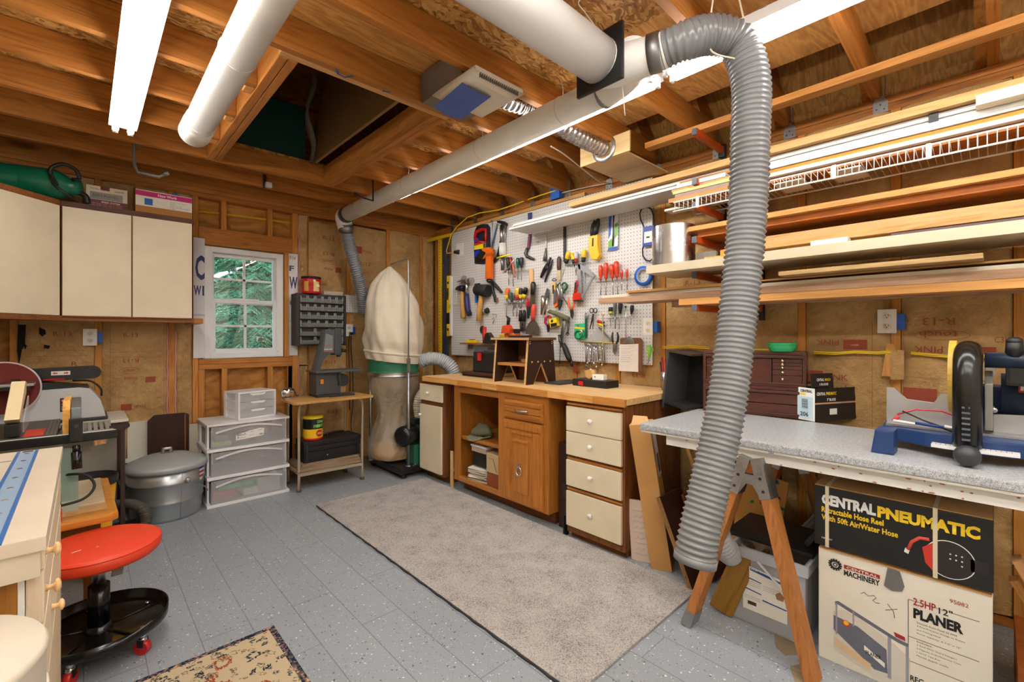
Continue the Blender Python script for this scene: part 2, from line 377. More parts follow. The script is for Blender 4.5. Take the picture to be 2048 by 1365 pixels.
def prints(par, fr, items):
    """faded red-brown printing on the kraft paper"""
    for s, u, v, w, h, flip in items:
        m = fr(u, v)
        if flip: m = m @ Matrix.Translation((w, h, 0)) @ Matrix.Rotation(PI, 4, 'Z')
        n0 = len(par.children)
        if s == '#': MB().grid(lambda a_, b_: m @ Vector((w*a_, h*b_, 0)), 6, 4).part('printed_logo_block', REDPRINT, par)
        elif s == '=': MB().tube([m @ Vector((w/2+w/2*math.cos(a), h/2+h/2*math.sin(a), 0)) for a in [2*PI*i/24 for i in range(24)]], .0009, 4, closed=True).part('printed_oval', REDPRINT, par)
        elif s == '|': MB().grid(lambda a_, b_: m @ Vector((.0015*a_, h*b_, 0)), 1, 24).part('printed_line', REDPRINT, par)
        elif s == '_': MB().grid(lambda a_, b_: m @ Vector((w*a_, .0015*b_, 0)), 12, 1).part('printed_line', REDPRINT, par)
        else: text(s, m, REDPRINT, fit=(w, h), parent=par)
        conform(par, par.children[-1]) if len(par.children) > n0 else None
fbp = lambda x, z: on_back(x, z, .022)
prints(wb, fbp, [('R-13',.215,1.26,.08,.03,0), ('R-13',.21,1.07,.09,.03,1), ('touch',.21,1.0,.07,.022,1), ('=',.19,.99,.11,.045,0), ('PINK',.22,.945,.08,.02,0), ('#',.34,.92,.06,.04,0), ('PINK',.27,.73,.07,.022,1), ('#',.2,.72,.06,.045,0), ('_',.13,1.15,.32,.002,0), ('_',.13,1.11,.32,.002,0), ('|',.14,.66,.002,.7,0), ('|',.45,.66,.002,.7,0), ('R-13',-.15,1.27,.09,.03,0), ('R',-.06,1.06,.03,.03,0), ('_',-.28,1.13,.3,.002,0), ('_',-.28,1.17,.3,.002,0),
  ('R-13',1.66,2.19,.11,.035,0), ('R-13',1.66,2.04,.11,.035,1), ('touch',1.66,1.97,.1,.03,1), ('=',1.63,1.96,.16,.05,0), ('PINK',1.66,1.9,.09,.025,1), ('#',1.78,1.885,.06,.05,0), ('R-13',1.68,1.0,.1,.035,0), ('R-13',1.7,.52,.1,.035,0), ('PINK',1.6,1.75,.1,.022,0), ('#',1.98,2.1,.07,.07,0), ('PINK',2.06,2.11,.1,.03,0), ('R-13',2.02,1.98,.12,.04,0), ('touch',2.02,1.9,.1,.03,0), ('=',2.0,1.885,.16,.055,0), ('R-13',2.06,1.3,.12,.04,1)])
# ------------------------------------------------------------------ side wall with the pegboard (wall_right)
wr = struct(MB().box((XR+.1, YF-.1, 0), (XR+.115, YB+.1, 2.56)).part('wall_right', ply((180,128,66), (130,80,34), PI/2)), 'open stud wall with kraft faced insulation behind the pegboard and lumber rack', 'wall')
sy = [4.36, 3.97, 3.56, 3.16, 2.75, 2.35, 1.94, 1.575, 1.148, .735, .33, -.08, -.48, -.89, -1.3, -1.68]
for y in sy: MB().box((XR-.003, y-.019, .04), (XR+.089, y+.019, 2.394), .002).part('stud', STUD, wr)
for z0, z1 in ((2.394,2.431), (2.433,2.468)): MB().box((XR, YF, z0), (XR+.089, YB-.002, z1), .002).part('top_plate', FY, wr)
MB().box((XR, YF, 0), (XR+.089, YB, .04), .002).part('bottom_plate', FY, wr)
fr_ = lambda s, d, z: Vector((XR+.006+d, s, z))
for i in range(len(sy)-1): batt(wr, fr_, sy[i]-.021, sy[i+1]+.021, .05, 2.392, 40+i)
on_right = lambda y, z, d=.024: frame((XR-d, y, z), (0,-1,0), (0,0,1))
prints(wr, on_right, [('R-13',1.4,1.6,.1,.035,0), ('#',.99,2.29,.09,.06,0), ('PINK',.88,2.3,.12,.035,0), ('#',1.36,2.3,.08,.05,0), ('_',.3,2.34,.28,.002,0),
  ('PINK',.66,1.22,.1,.03,1), ('#',.54,1.2,.1,.05,0), ('#',.7,1.02,.07,.06,0), ('PINK',.62,1.035,.1,.03,0), ('touch',.64,.98,.13,.03,0), ('=',.67,.965,.19,.055,0), ('R-13',.63,.91,.13,.04,0), ('_',.7,1.15,.32,.002,0), ('|',.7,.8,.002,.5,0), ('|',.42,.8,.002,.55,0),
  ('R-13',.23,1.32,.11,.035,1), ('touch',.24,1.26,.13,.03,1), ('=',.26,1.25,.19,.045,0), ('#',.12,1.16,.13,.06,0), ('PINK',.26,1.19,.1,.03,1), ('#',.3,.95,.12,.07,0), ('|',.3,.85,.002,.55,0), ('_',.3,1.07,.3,.002,0), ('R-13',1.06,1.26,.09,.035,0), ('#',1.02,1.09,.08,.05,0), ('R-13',2.2,.98,.1,.035,0), ('R-13',1.8,.97,.1,.035,1), ('#',2.35,.98,.06,.04,0), ('C3K13',-.005,1.24,.07,.025,0)])
# bare wood showing through the floor paint, holes in the paper
fl = bpy.data.objects['floor']; BW = wood((150,132,106),(112,94,70),'y')
for pts in ([(1548,1270),(1572,1262),(1612,1290),(1606,1310),(1570,1312),(1552,1296)], [(1580,1335),(1622,1322),(1640,1365),(1592,1372)], [(1462,1205),(1490,1212),(1484,1232),(1458,1222)]):
    MB().prism([tuple(PZ(*p, 0))[:2] for p in pts], .0008).part('bare_wood_patch', BW, fl)
for pts in ([(36,650),(52,650),(50,690),(44,700),(38,730),(34,700)], [(78,655),(90,660),(92,668),(84,674),(78,668)], [(88,690),(100,692),(98,698),(88,697)], [(46,686),(54,692),(50,700)]):
    w_ = [PY(*p, YB-.03) for p in pts]; MB().prism([(v.x, v.z) for v in w_], .0012, frame((0, YB-.0275, 0), (1,0,0), (0,0,1))).part('dark_tear', plain((24,20,16), .9), wb)
# ------------------------------------------------------------------ walls the camera stands beside, attic
struct(MB().box((XL-.1, YF-.1, 0), (XL, YB+.1, 2.6)).part('wall_left', plain((206,190,160),.7)), 'pale wall beside the camera, lightened to bounce light', 'wall')  # unseen wall kept light-coloured as a bounce surface
struct(MB().box((XL-.1, YF-.1, 0), (XR+.1, YF, 2.6)).part('wall_front', plain((232,228,218),.7)), 'pale wall behind the camera, lightened to bounce light', 'wall')  # unseen wall painted pale to throw fill light forward
HX0, HX1, HY0, HY1 = .685, 1.385, 2.015, 3.62
ZD = 2.612
OSB = osb(); PLD = ply((214,162,94), (160,104,50), PI/2, 1, 6); PLD2 = ply((206,150,80), (150,94,42), 0, 1, 6)
ce = struct(MB().box((XL-.1, HY1+.03, ZD), (2.52, YB+.1, ZD+.018)).part('ceiling', OSB), 'attic floor boards above the open joists', 'ceiling')
for lo, hi, mt, nm in (((XL-.1, 2.03), (HX0-.02, HY1+.03), OSB, 'osb_panel'), ((HX1+.02, 2.03), (1.9, HY1+.03), OSB, 'osb_panel'), ((1.9, 1.62), (2.52, HY1+.03), OSB, 'osb_panel'),
    ((XL-.1, 1.62), (1.9, 2.03), PLD2, 'plywood_panel'), ((XL-.1, 1.2), (1.9, 1.62), OSB, 'osb_panel'), ((XL-.1, YF), (1.75, 1.2), OSB, 'osb_panel'), ((1.75, YF), (2.52, 1.2), PLD, 'plywood_panel'), ((1.9, 1.2), (2.52, 1.62), PLD, 'plywood_panel')):
    MB().box((lo[0], lo[1], ZD), (hi[0], hi[1], ZD+.018)).part(nm, mt, ce)
rf = MB(); a = math.radians(45)
def slab(p0, p1, ya, yb_, t=.015):
    d = Vector((p1[0]-p0[0], 0, p1[1]-p0[1])).normalized(); n = Vector((-d.z, 0, d.x))*t
    q = [Vector((p0[0],0,p0[1])), Vector((p1[0],0,p1[1]))]; q += [q[1]+n, q[0]+n]
    rf.prism([(v.x, v.z) for v in q], yb_-ya, frame((0, yb_, 0), (1,0,0), (0,0,1)))
slab((1.1, 4.5), (3.12, 2.5), YF-.1, YB+.12); slab((XL-.2, 2.5), (1.1, 4.5), YF-.1, YB+.12)  # second slope is out of view, closes the attic to sky light
rs = struct(rf.part('roof_sheathing', ply((196,146,80), (140,92,44), PI/2)), 'sloping plywood roof sheathing above the wall plate', 'roof')
for y in (YB+.1, YF-.1): MB().prism([(XL-.2,2.55),(3.1,2.55),(1.1,4.55)], .02, frame((0,y,0),(1,0,0),(0,0,1))).part('gable_light_block', PLYW, rs)  # unseen gable ends added to block sky light from the attic
# ------------------------------------------------------------------ joists
JY = [4.045, 3.64, 3.235, 2.83, 2.42, 2.015, 1.61, 1.2, .795, .39, -.02]
ORD = ['first', 'second', 'third', 'fourth', 'fifth', 'sixth', 'seventh', 'eighth', 'ninth', 'tenth', 'eleventh']
def joist(y, x0, x1, label, clip=True, th=.038):
    mb = MB()
    if clip: mb.prism([(x0, ZC), (x1, ZC), (x1, ZC+.045), (x1-.09, ZC+.139), (x0, ZC+.139)], th, frame((0, y+th, 0), (1,0,0), (0,0,1)), .002)
    else: mb.box((x0, y, ZC), (x1, y+th, ZC+.139), .002)
    return mb.solo('ceiling_joist', FX, label, 'joist', 'ceiling joists')
for k, y in enumerate(JY):
    if 2 <= k <= 4:
        joist(y, XL, HX0-.079, f'fir joist stub on the wall cabinet side of the hatch, {ORD[k]} from the window wall', False)
        joist(y, HX1+.079, 3.0, f'fir joist from hatch to pegboard wall, {ORD[k]} from the window wall')
    else: joist(y, XL, 3.0, f'full length fir ceiling joist, {ORD[k]} from the window wall')
MB().box((XL, YB+.002, ZC), (3.0, YB+.04, ZC+.139), .002).solo('rim_joist', FX, 'fir rim joist resting on the window wall top plate', 'joist')
for x, lb in ((HX0-.078, 'first of the doubled hatch beams on the wall cabinet side, by the joist stubs'), (HX0-.038, 'inner fir hatch beam on the wall cabinet side of the attic opening'), (HX1, 'inner fir hatch beam beside the long duct'), (HX1+.04, 'outer fir hatch beam beside the long duct')):
    MB().box((x, HY0+.078, ZC-.004), (x+.0375, HY1+.018, ZC+.138), .003).solo('hatch_beam', FY, lb, 'beam', 'hatch trimmer beams')
MB().box((HX0-.08, HY0+.039, ZC+.0), (HX1+.08, HY0+.0775, ZC+.136), .002).solo('hatch_header', wood((196,150,92), (146,100,52), 'x', knots=1.0), 'weathered header board with blue paint marks at the attic hatch', 'beam')
BP = plain((30,80,130), .6); hd = bpy.data.objects['hatch_header']
for pts in ([(672,138),(676,148),(690,155),(706,152)], [(765,182),(781,185)]): MB().tube([PZ(*p,ZC)-hd.location for p in pts], .006, 6, flat=.3).part('blue_paint_mark', BP, hd)
# lower joist blocking by hatch stubs
for k in (2, 3, 4):
    MB().box((HX0-.118, JY[k]+.04, ZC+.002), (HX0-.08, JY[k]+.115, ZC+.137), .003).solo('joist_block', wood((222,160,84),(170,104,44),'z'), f'short block nailed beside the {ORD[k]} joist stub at the hatch beam', 'block', 'joist blocks at the hatch')
# rafters seen past the attic floor's edge
for k, y in enumerate(JY):
    if y > 4.2: continue
    mb = MB(); mb.beam((3.0, y+.058, 2.52), (2.3, y+.058, 3.22), .038, .14, (0,0,1), .002)
    mb.solo('rafter', wood(FIR[0], FIR[1], 'x'), f'sloping roof rafter beside the {ORD[k]} joist above the pegboard wall', 'rafter', 'roof rafters')
# hurricane ties
def tie(y, k):
    r = thing('hurricane_tie', f'galvanized strap tying the {ORD[k]} joist to the wall plate', 'bracket', (XR-.002, y+.02, 2.395), 0, 'hurricane ties')
    mb = MB(); mb.box((-.002,-.03,0), (0,.03,.05)); mb.prism([(-.03,.05),(.03,.05),(.01,.085),(-.02,.085)], .002, frame((0,0,0),(0,-1,0),(0,0,1)))
    mb.box((-.035,.0015-.022,.08), (-.0,.0035-.022,.16)); mb.part('plate', GALV, r)
    nm = MB(); [nm.cyl((-.002,yy,zz), (-.004,yy,zz), .004, n=8) for yy, zz in ((-.015,.015), (.015,.02), (0,.04))]; nm.part('nail_heads', IRON, r)
for k in range(10): tie(JY[k]-.02, k)
# ------------------------------------------------------------------ attic things
t = thing('storage_tote', 'dark green storage tote standing in the attic beside the hatch', 'tote', (.98, 3.88, ZD+.019))
TG = plain((14,60,54), .5)
MB().prism([(-.27,-.21),(.27,-.21),(.27,.2),(-.27,.2)], .38, None, .01).part('body', TG, t); MB().box((-.28,-.22,.38), (.28,.22,.41), .01).part('lid', TG, t)
mb = MB(); mb.box((-.01,-.8,0), (.01,.8,1.0), .004, Matrix.Rotation(.16, 4, 'Y')); bd = mb.solo('attic_board', plain((150,116,74), .7), 'tan panel leaning in the dark attic past the hatch', 'panel'); bd.location = (1.41, 3.0, ZD+.02)
mb2 = MB(); mb2.tube([(.03*math.sin(i*.6), 0, i*.05) for i in range(15)], [.04-.01*math.sin(i*.9) for i in range(15)], 10, flat=.45)
cl = mb2.solo('rolled_blanket', plain((150,140,124), .9), 'pale rolled blanket standing at the back corner of the attic opening', 'blanket'); cl.location = (1.31, 3.72, ZD+.02)
# ------------------------------------------------------------------ window
VIN = plain((240,240,242), .3); GL = glass()
w = thing('window_1', 'white vinyl double hung window with grids', 'window', (WX0, YB, WZ0)); w['kind'] = 'structure'
def ringbox(mb, x0, x1, z0, z1, b, y0, y1, bev=.003, bz=None):
    bz = bz or b
    mb.box((x0,y0,z0),(x0+b,y1,z1),bev).box((x1-b,y0,z0),(x1,y1,z1),bev).box((x0+b,y0,z0),(x1-b,y1,z0+bz),bev).box((x0+b,y0,z1-bz),(x1-b,y1,z1),bev); return mb
W_, H_ = WX1-WX0, WZ1-WZ0
m = MB(); ringbox(m, 0, W_, 0, H_, .042, -.006, .085); m.box((.04,-.004,.05), (.055,.02,H_-.04)).box((W_-.055,-.004,.05), (W_-.04,.02,H_-.04)); m.part('frame', VIN, w)
m = MB(); ringbox(m, .044, W_-.044, .455, H_-.044, .03, .045, .07); up = m.part('upper_sash', VIN, w)
m = MB(); ringbox(m, .044, W_-.044, .044, .495, .034, .008, .036); lo_ = m.part('lower_sash', VIN, w)
MB().box((.2,.0,.485), (.4,.03,.503), .004).part('sash_lock', VIN, lo_)
for par, z0, z1, y in ((up, .485, H_-.074, .058), (lo_, .078, .461, .022)):
    m = MB(); m.box((W_/2-.009, y-.006, z0), (W_/2+.009, y+.006, z1)); m.box((.074, y-.006, (z0+z1)/2-.009), (W_-.074, y+.006, (z0+z1)/2+.009)); m.part('muntins', VIN, par)
    MB().box((.07, y-.001, z0-.005), (W_-.07, y+.001, z1+.005)).part('pane', GL, par)
s_ = MB().box((.385,.016,.135), (.44,.0185,.175)).part('window_sticker', PAPER, lo_)
MB().prism([(0,0),(.04,0),(.055,.02),(.03,.035),(.01,.03)], .0006, frame((.39,.0155,.137),(1,0,0),(0,0,1))).part('sticker_emblem', plain((120,120,124), .6), lo_)
# ------------------------------------------------------------------ evergreen outside
def tree():
    r = thing('evergreen_tree', 'dense green spruce growing just outside the window', 'tree', (1.7, 6.6, -.2))
    rr = random.Random(5); TRK = plain((74,64,52), .9)
    MB().cyl((0,0,0), (.02,0,5), .13, .06, 12).part('trunk', TRK, r)
    m = MB(); w_ = MB()
    for i in range(300):
        z = .5+2.9*rr.random(); a = rr.uniform(0, 2*PI); L = rr.uniform(.6, 1.35)*(1-.12*z)
        if math.sin(a) > .75: continue
        p = Vector((0, 0, z)); d = Vector((math.cos(a), math.sin(a), .12)); pts = []
        for k in range(9):
            pts.append(p.copy()); p = p + d*(L/8); d.z -= .07; d.normalize()
        w_.tube(pts, [.012*(1-k/10) for k in range(9)], 5)
        side = Vector((0,0,1)).cross(d).normalized()
        for k in range(2, 9):
            for sgn in (-1, 1):
                tw = (side*sgn*.8+d*.7+Vector((0,0,-.35+rr.uniform(-.15,.15)))).normalized(); TL = .3*(1-k/14)*rr.uniform(.7,1.2)
                for q in range(11):
                    c = pts[k]+tw*(TL*q/10); 
                    for s2 in (-1, 1):
                        nd = (tw*.75+tw.cross(Vector((0,0,1)))*s2*rr.uniform(.5,.9)+Vector((0,0,rr.uniform(-.3,.3)))).normalized()*rr.uniform(.035,.06)
                        wv = nd.cross(Vector((rr.uniform(-1,1),rr.uniform(-1,1),1))).normalized()*.0045
                        m._add([c-wv, c+wv, c+nd], [(0,1,2)])
    t = NT('needles'); n = t.noise(t.coords(rnd=False), 2.4, 4); n2 = t.noise(t.coords(rnd=False), 30, 2)
    m.part('needles', t.done(t.ramp(t.math('ADD', t.math('MULTIPLY', n, .6), t.math('MULTIPLY', n2, .4)), [(.3, lin((50,104,74))), (.55, lin((92,154,112))), (.75, lin((142,192,150)))]), .6, 0, .4), r)
    w_.part('branches', TRK, r)
tree()
struct(MB().box((-6, YB+.3, -.5), (9, 14, -.2)).part('ground_outside', plain((70,92,50), .9)), 'lawn outside the window', 'ground')
# hedge of foliage further back
m = MB(); rr = random.Random(9)
for i in range(9000):
    c = Vector((rr.uniform(-1.5,6), 8.2+rr.uniform(-.5,.5), rr.uniform(-.2,4.2))); d = Vector((rr.uniform(-1,1),rr.uniform(-1,.3),rr.uniform(-1,1))).normalized()*.3; e = d.cross(Vector((rr.random(),rr.random(),rr.random()))).normalized()*.14
    m._add([c-e, c+e, c+d], [(0,1,2)])
hb = m.solo('background_foliage', plain((52,98,66), .7), 'mass of green foliage beyond the spruce outside the window', 'foliage', None, 'stuff')
# ------------------------------------------------------------------ world + lamps
wd = bpy.data.worlds.new('world'); scene.world = wd; wd.use_nodes = True; bg = wd.node_tree.nodes['Background']; sk = wd.node_tree.nodes.new('ShaderNodeTexSky'); sk.sky_type = 'NISHITA'; sk.sun_elevation = math.radians(50); sk.sun_rotation = math.radians(200); sk.sun_disc = False
wd.node_tree.links.new(sk.outputs[0], bg.inputs[0]); bg.inputs[1].default_value = 1.15
TUBE = glow((255,251,244), 20.0); LW = plain((236,236,236), .35)
def strip(label, x, y0, y1, zt=2.40):
    L = y1-y0
    r = thing('fluorescent_light', label, 'light', (x, (y0+y1)/2, zt), 0, 'shop lights under the joists')
    MB().prism([(-.06,.0),(.06,.0),(.045,.05),(-.045,.05)], L, frame((0,L/2,.02),(1,0,0),(0,0,1))).part('housing', LW, r)
    for sx in (-.032, .032):
        tb = MB().cyl((sx,-L/2+.03,0), (sx,L/2-.03,0), .0145, n=16).part('tube', TUBE, r, 'glowing white tube')
        for e in (-1, 1):
            MB().cyl((sx,e*(L/2-.03),0), (sx,e*(L/2-.012),0), .015, n=14).part('end_cap', LW, tb)
            MB().box((sx-.012,e*(L/2-.012)-.006,-.016), (sx+.012,e*(L/2-.012)+.006,.03), .002).part('socket', LW, r)
    for yy in (-L/3, L/3): MB().box((-.05,yy-.01,.068), (.05,yy+.01,.07)).part('mounting_strap', GALV, r)
strip('twin tube light above the wall cabinets, beside the short white duct', .158, .87, 3.31)
strip('long twin tube light running beside the long white duct', 1.845, 1.02, 3.455)
strip('twin tube light past the top of the hanging grey hose', 1.85, -1.45, .98)
strip('twin tube light behind the camera', .158, -1.6, .83)
strip('added fill tube light over the middle of the floor, out of the frame', .95, -1.55, .85)  # unseen fixture added as fill, evens out the lighting
scene.view_settings.view_transform = 'Standard'; scene.view_settings.look = 'None'; scene.view_settings.gamma = 1; scene.view_settings.use_curve_mapping = False
scene.view_settings.exposure = 0.85
# ================================================================== WORKBENCH ALONG THE PEGBOARD WALL
CF = 2.222   # cabinet fronts
DOAK = wood((128,78,40), (72,40,18), 'z', spec=.3); DOAKY = wood((128,78,40), (72,40,18), 'y', spec=.3)
HOAK = wood((190,122,50), (136,80,26), 'z', spec=.5, rough=.35); HOAKY = wood((190,122,50), (136,80,26), 'y', spec=.5, rough=.35)
def tk(r):   # a builder working in world coordinates for parts of root r
    m = MB(); m.M = Matrix.Translation(-Vector(r.location)) if not any(r.rotation_euler) else r.matrix_basis.inverted(); return m
t = thing('workbench_top', 'long butcher block bench top with blocky front edge', 'worktop', (2.55, 2.45, .872))
def bt():
    n = NT('butcher'); tc = n.N('TexCoord'); mp = n.N('Mapping'); mp.inputs['Rotation'].default_value = (0,0,PI/2); n.L(tc.outputs['Object'], mp.inputs[0])
    b = n.N('TexBrick'); b.offset = .4; b.inputs['Scale'].default_value = 1; b.inputs['Brick Width'].default_value = .62; b.inputs['Row Height'].default_value = .09; b.inputs['Mortar Size'].default_value = .0012
    b.inputs['Color1'].default_value = lin((228,190,136)); b.inputs['Color2'].default_value = lin((206,160,104)); b.inputs['Mortar'].default_value = lin((146,100,54)); n.L(mp.outputs[0], b.inputs['Vector'])
    v = n.coords((60,2.5,60)); g = n.noise(v, 1, 4); return n.done(n.mix(.45, b.outputs['Color'], n.ramp(g, [(.3, lin((190,140,84))), (.7, lin((238,206,154)))])), .5, 0, .4)
tk(t).box((2.215, 1.41, .875), (2.90, 3.49, .912), .003).part('top', bt(), t)
yy = 1.41
for i, L in enumerate((.22,.36,.5,.17,.31,.52)):
    tk(t).box((2.193, yy, .868), (2.215, min(yy+L-.001, 3.49), .912), .002).part('edge_block', wood(((222,166,96) if i % 2 else (200,136,66)), (160,100,44), 'y'), t); yy += L
def knob_white(r, x, y, z, par, nm='knob'):
    m = tk(r); m.lathe([(.006,0),(.0055,.008),(.0135,.016),(.0145,.022),(.01,.028),(1e-4,.0295)], n=18, m=Matrix.Translation((x,y,z)) @ Matrix.Rotation(-PI/2, 4, 'Y')); m.part(nm, WHT, par, 'round white knob')
def front(r, y0, y1, z0, z1, nm, mt, ky=None, kz=None, x=CF):
    p = tk(r).box((x-.018, y0, z0), (x, y1, z1), .0025).part(nm, mt, r)
    if ky is not None: knob_white(r, x-.018, ky, kz, p)
    return p
def carcass(r, y0, y1, z0, z1, mt, toe=.07):
    m = tk(r); m.box((CF, y0, z0), (CF+.02, y1, z1), .001); m.box((CF+.02, y0, z0), (2.88, y0+.016, z1)); m.box((CF+.02, y1-.016, z0), (2.88, y1, z1)); m.box((2.864, y0+.016, z0), (2.88, y1-.016, z1))
    m.box((CF+.02, y0+.016, z0), (2.864, y1-.016, z0+.016)); m.part('carcass', mt, r)
    tk(r).box((CF+toe, y0+.01, 0), (2.86, y1-.01, z0), .002).part('toe_kick', DOAKY, r)
# narrow cream cabinet at the dust collector end
a = thing('base_cabinet', 'narrow dark oak base cabinet with cream door, beside the dust collector', 'cabinet', (2.5, 3.37, 0))
carcass(a, 3.19, 3.55, .065, .868, DOAK)
front(a, 3.205, 3.545, .70, .842, 'drawer', CREAM, 3.40, .768); front(a, 3.215, 3.545, .085, .66, 'door', CREAM, 3.515, .565)
# drawer unit
d = thing('drawer_unit', 'dark oak drawer unit with four cream drawers under the bench end', 'cabinet', (2.5, 1.62, 0))
carcass(d, 1.425, 1.845, .04, .868, DOAK, .03)
for z0, z1 in ((.678,.83), (.528,.673), (.335,.495), (.085,.30)): front(d, 1.44, 1.84, z0, z1, 'drawer', CREAM, 1.645, (z0+z1)/2+.005)
for z in (.505,.315,.845): tk(d).box((CF-.01, 1.44, z-.006), (CF, 1.84, z+.006), .002).part('face_rail', HOAKY, d)
# honey oak cabinet with open bay
b = thing('oak_cabinet', 'honey oak base cabinet with an open shelf bay, carved drawer and door', 'cabinet', (2.5, 2.525, 0))
y0, y1 = 2.003, 3.048
m = tk(b); m.box((CF+.02,y0,.09),(2.88,y0+.016,.868)); m.box((CF+.02,y1-.016,.09),(2.88,y1,.868)); m.box((2.868,y0,.09),(2.88,y1,.868)); m.box((CF+.02,y0+.016,.09),(2.868,y1-.016,.11)); m.box((CF+.02,2.46,.11),(2.868,2.476,.868)); m.part('carcass', HOAK, b)
for q0, q1, z0, z1 in ((y1-.07,y1,.09,.868), (2.43,2.50,.09,.868), (y0,y0+.045,.09,.868)): tk(b).box((CF, q0, z0), (CF+.02, q1, z1), .0015).part('face_stile', HOAK, b)
for q0, q1, z0, z1 in ((2.5,y1-.07,.81,.868), (2.5,y1-.07,.09,.125), (y0+.045,2.43,.81,.868), (y0+.045,2.43,.668,.692), (y0+.045,2.43,.09,.12)): tk(b).box((CF, q0, z0), (CF+.02, q1, z1), .0015).part('face_rail', HOAKY, b)
tk(b).box((CF+.03, 2.476, .425), (2.86, y1-.016, .447), .004).part('shelf', HOAKY, b)
tk(b).box((CF+.09, y0+.02, 0), (2.86, y1-.02, .09)).part('toe_kick', DOAKY, b)
dr = tk(b).box((CF-.02, 2.045, .688), (CF, 2.425, .815), .005).part('drawer', HOAKY, b)
m = tk(b)
for z0, z1 in ((.70,.725), (.735,.77), (.78,.805)): m.box((CF-.026, 2.06, z0), (CF-.018, 2.41, z1), .004)
m.part('carved_grooves', HOAKY, dr)
m = tk(b); m.tube([(CF-.024,2.30,.752),(CF-.042,2.285,.752),(CF-.047,2.235,.748),(CF-.042,2.185,.752),(CF-.024,2.17,.752)], [.008,.006,.008,.006,.008], 8); m.part('pull', STEEL, dr, 'ornate silver pull')
do = tk(b).box((CF-.02, 2.045, .105), (CF, 2.425, .675), .005).part('door', HOAK, b)
m = tk(b); m.box((CF-.03,2.06,.62),(CF-.018,2.41,.66),.006); m.box((CF-.027,2.07,.12),(CF-.018,2.12,.61),.004).box((CF-.027,2.35,.12),(CF-.018,2.40,.61),.004); m.box((CF-.028,2.13,.585),(CF-.018,2.34,.605),.004); m.part('door_moulding', HOAK, do)
m = tk(b); m.box((CF-.03,2.17,.18),(CF-.018,2.31,.54),.008); m.box((CF-.034,2.165,.53),(CF-.02,2.315,.55),.004); m.part('raised_panel', HOAK, do)
m = tk(b); m.box((CF-.045,2.232,.36),(CF-.02,2.25,.385),.004); m.tube([(CF-.045,2.241+.024*math.sin(q),.335+.03*math.cos(q)) for q in [2*PI*i/20 for i in range(20)]], .005, 8, closed=True); m.part('ring_pull', CHROME, do, 'chrome ring pull')
# things in the open bay
CAP = plain((112,112,88), .9, bump=.2, bscale=150)
t = thing('work_cap', 'olive green cap lying on the upper shelf of the oak cabinet', 'cap', (2.36, 2.84, .447))
m = MB(); m.grid(lambda u,v: (lambda a,p: Vector(((.075+.006*math.sin(5*a+2))*math.cos(a)*math.sin(p)-.01, (.098+.008*math.sin(3*a))*math.sin(a)*math.sin(p), .05+(.055+.008*math.sin(4*a+3*p))*math.cos(p)+.012*math.sin(a*2))))(2*PI*u, PI*v), 36, 18); m.part('crown', CAP, t); m = MB(); m.prism([(.09*math.cos(q)*.9-.055,.085*math.sin(q)) for q in [PI/2+PI*i/12 for i in range(13)]], .006, Matrix.Translation((-.01,.0,.035)) @ Matrix.Rotation(-.35,4,'Y'), .002); m.part('brim', CAP, t)
m = MB(); m.tube([(.05,-.05,.03),(-.02,-.1,.02),(-.06,-.07,.012),(-.09,-.03,.01)], .012, 8, flat=.4); m.part('strap', CAP, t)
t = thing('cable_bundle', 'dark power tool cord bundle on the upper shelf beside the olive cap', 'cord', (2.36, 2.56, .447))
m = MB()
for k in range(3): m.tube([(.01*k+.02*math.sin(q), .05*math.cos(q)*(1-.1*k), .085+.075*math.sin(q)) for q in [2*PI*i/20 for i in range(20)]], .006, 7, closed=True)
m.part('coil', BLK, t); MB().ball((.05,.03,.11), (.05,.05,.1), 14).part('tool_body', BLK, t)
for i, (x, y, c, L, tl) in enumerate(((2.66,2.62,(120,74,44),.2,.0), (2.70,2.66,(176,120,70),.16,.05), (2.7,2.84,(150,60,44),.14,.1))):
    MB().box((x-.08,y-.05,.448+i*.001),(x+.08,y+.05,.448+L),.003).solo('scrap_wood', wood(c,tuple(int(v*.7) for v in c),'z'), ('tall brown scrap block at the back of the oak cabinet shelf','honey coloured scrap block at the back of the oak cabinet shelf','reddish scrap block at the back of the oak cabinet shelf')[i], 'wood')
t = thing('food_container', 'clear lidded box of parts on top of the black box in the oak cabinet', 'box', (2.34, 2.80, .342))
MB().prism([(-.06,-.09),(.06,-.09),(.06,.09),(-.06,.09)], .04, None, .006).part('tub', clear((230,214,196), .55), t); MB().box((-.066,-.098,.04),(.066,.098,.056),.006).part('lid', plain((222,224,230), .3), t); MB().box((-.045,-.07,.004),(.045,.07,.03),.004).part('contents', plain((150,92,66), .8, bump=.4, bscale=60), t)
MB().box((2.285,2.715,.232),(2.42,2.875,.34),.006).solo('black_box', BLK, 'black box on the stack of papers in the oak cabinet', 'box')
for k in range(9):
    rr = random.Random(k); mb = MB(); mb.cbox((2.36,2.80,.117+k*.0125), (.2,.22,.008), .001, (0,rr.uniform(-.05,.05),rr.uniform(-.25,.25))); mb.solo('magazine', plain(((222,214,196),(196,186,164),(230,226,216))[k%3], .7), f'{ORD[k]} worn paper from the bottom of the pile in the oak cabinet', 'magazine', 'pile of papers in the oak cabinet')
t = thing('file_box', 'tan and brown file box in the lower bay of the oak cabinet', 'box', (2.36, 2.59, .111))
MB().box((-.1,-.085,0),(.1,.085,.115),.002).part('base', plain((140,74,40), .7), t); MB().box((-.103,-.088,.115),(.103,.088,.26),.002).part('lid', plain((196,170,124), .7), t)
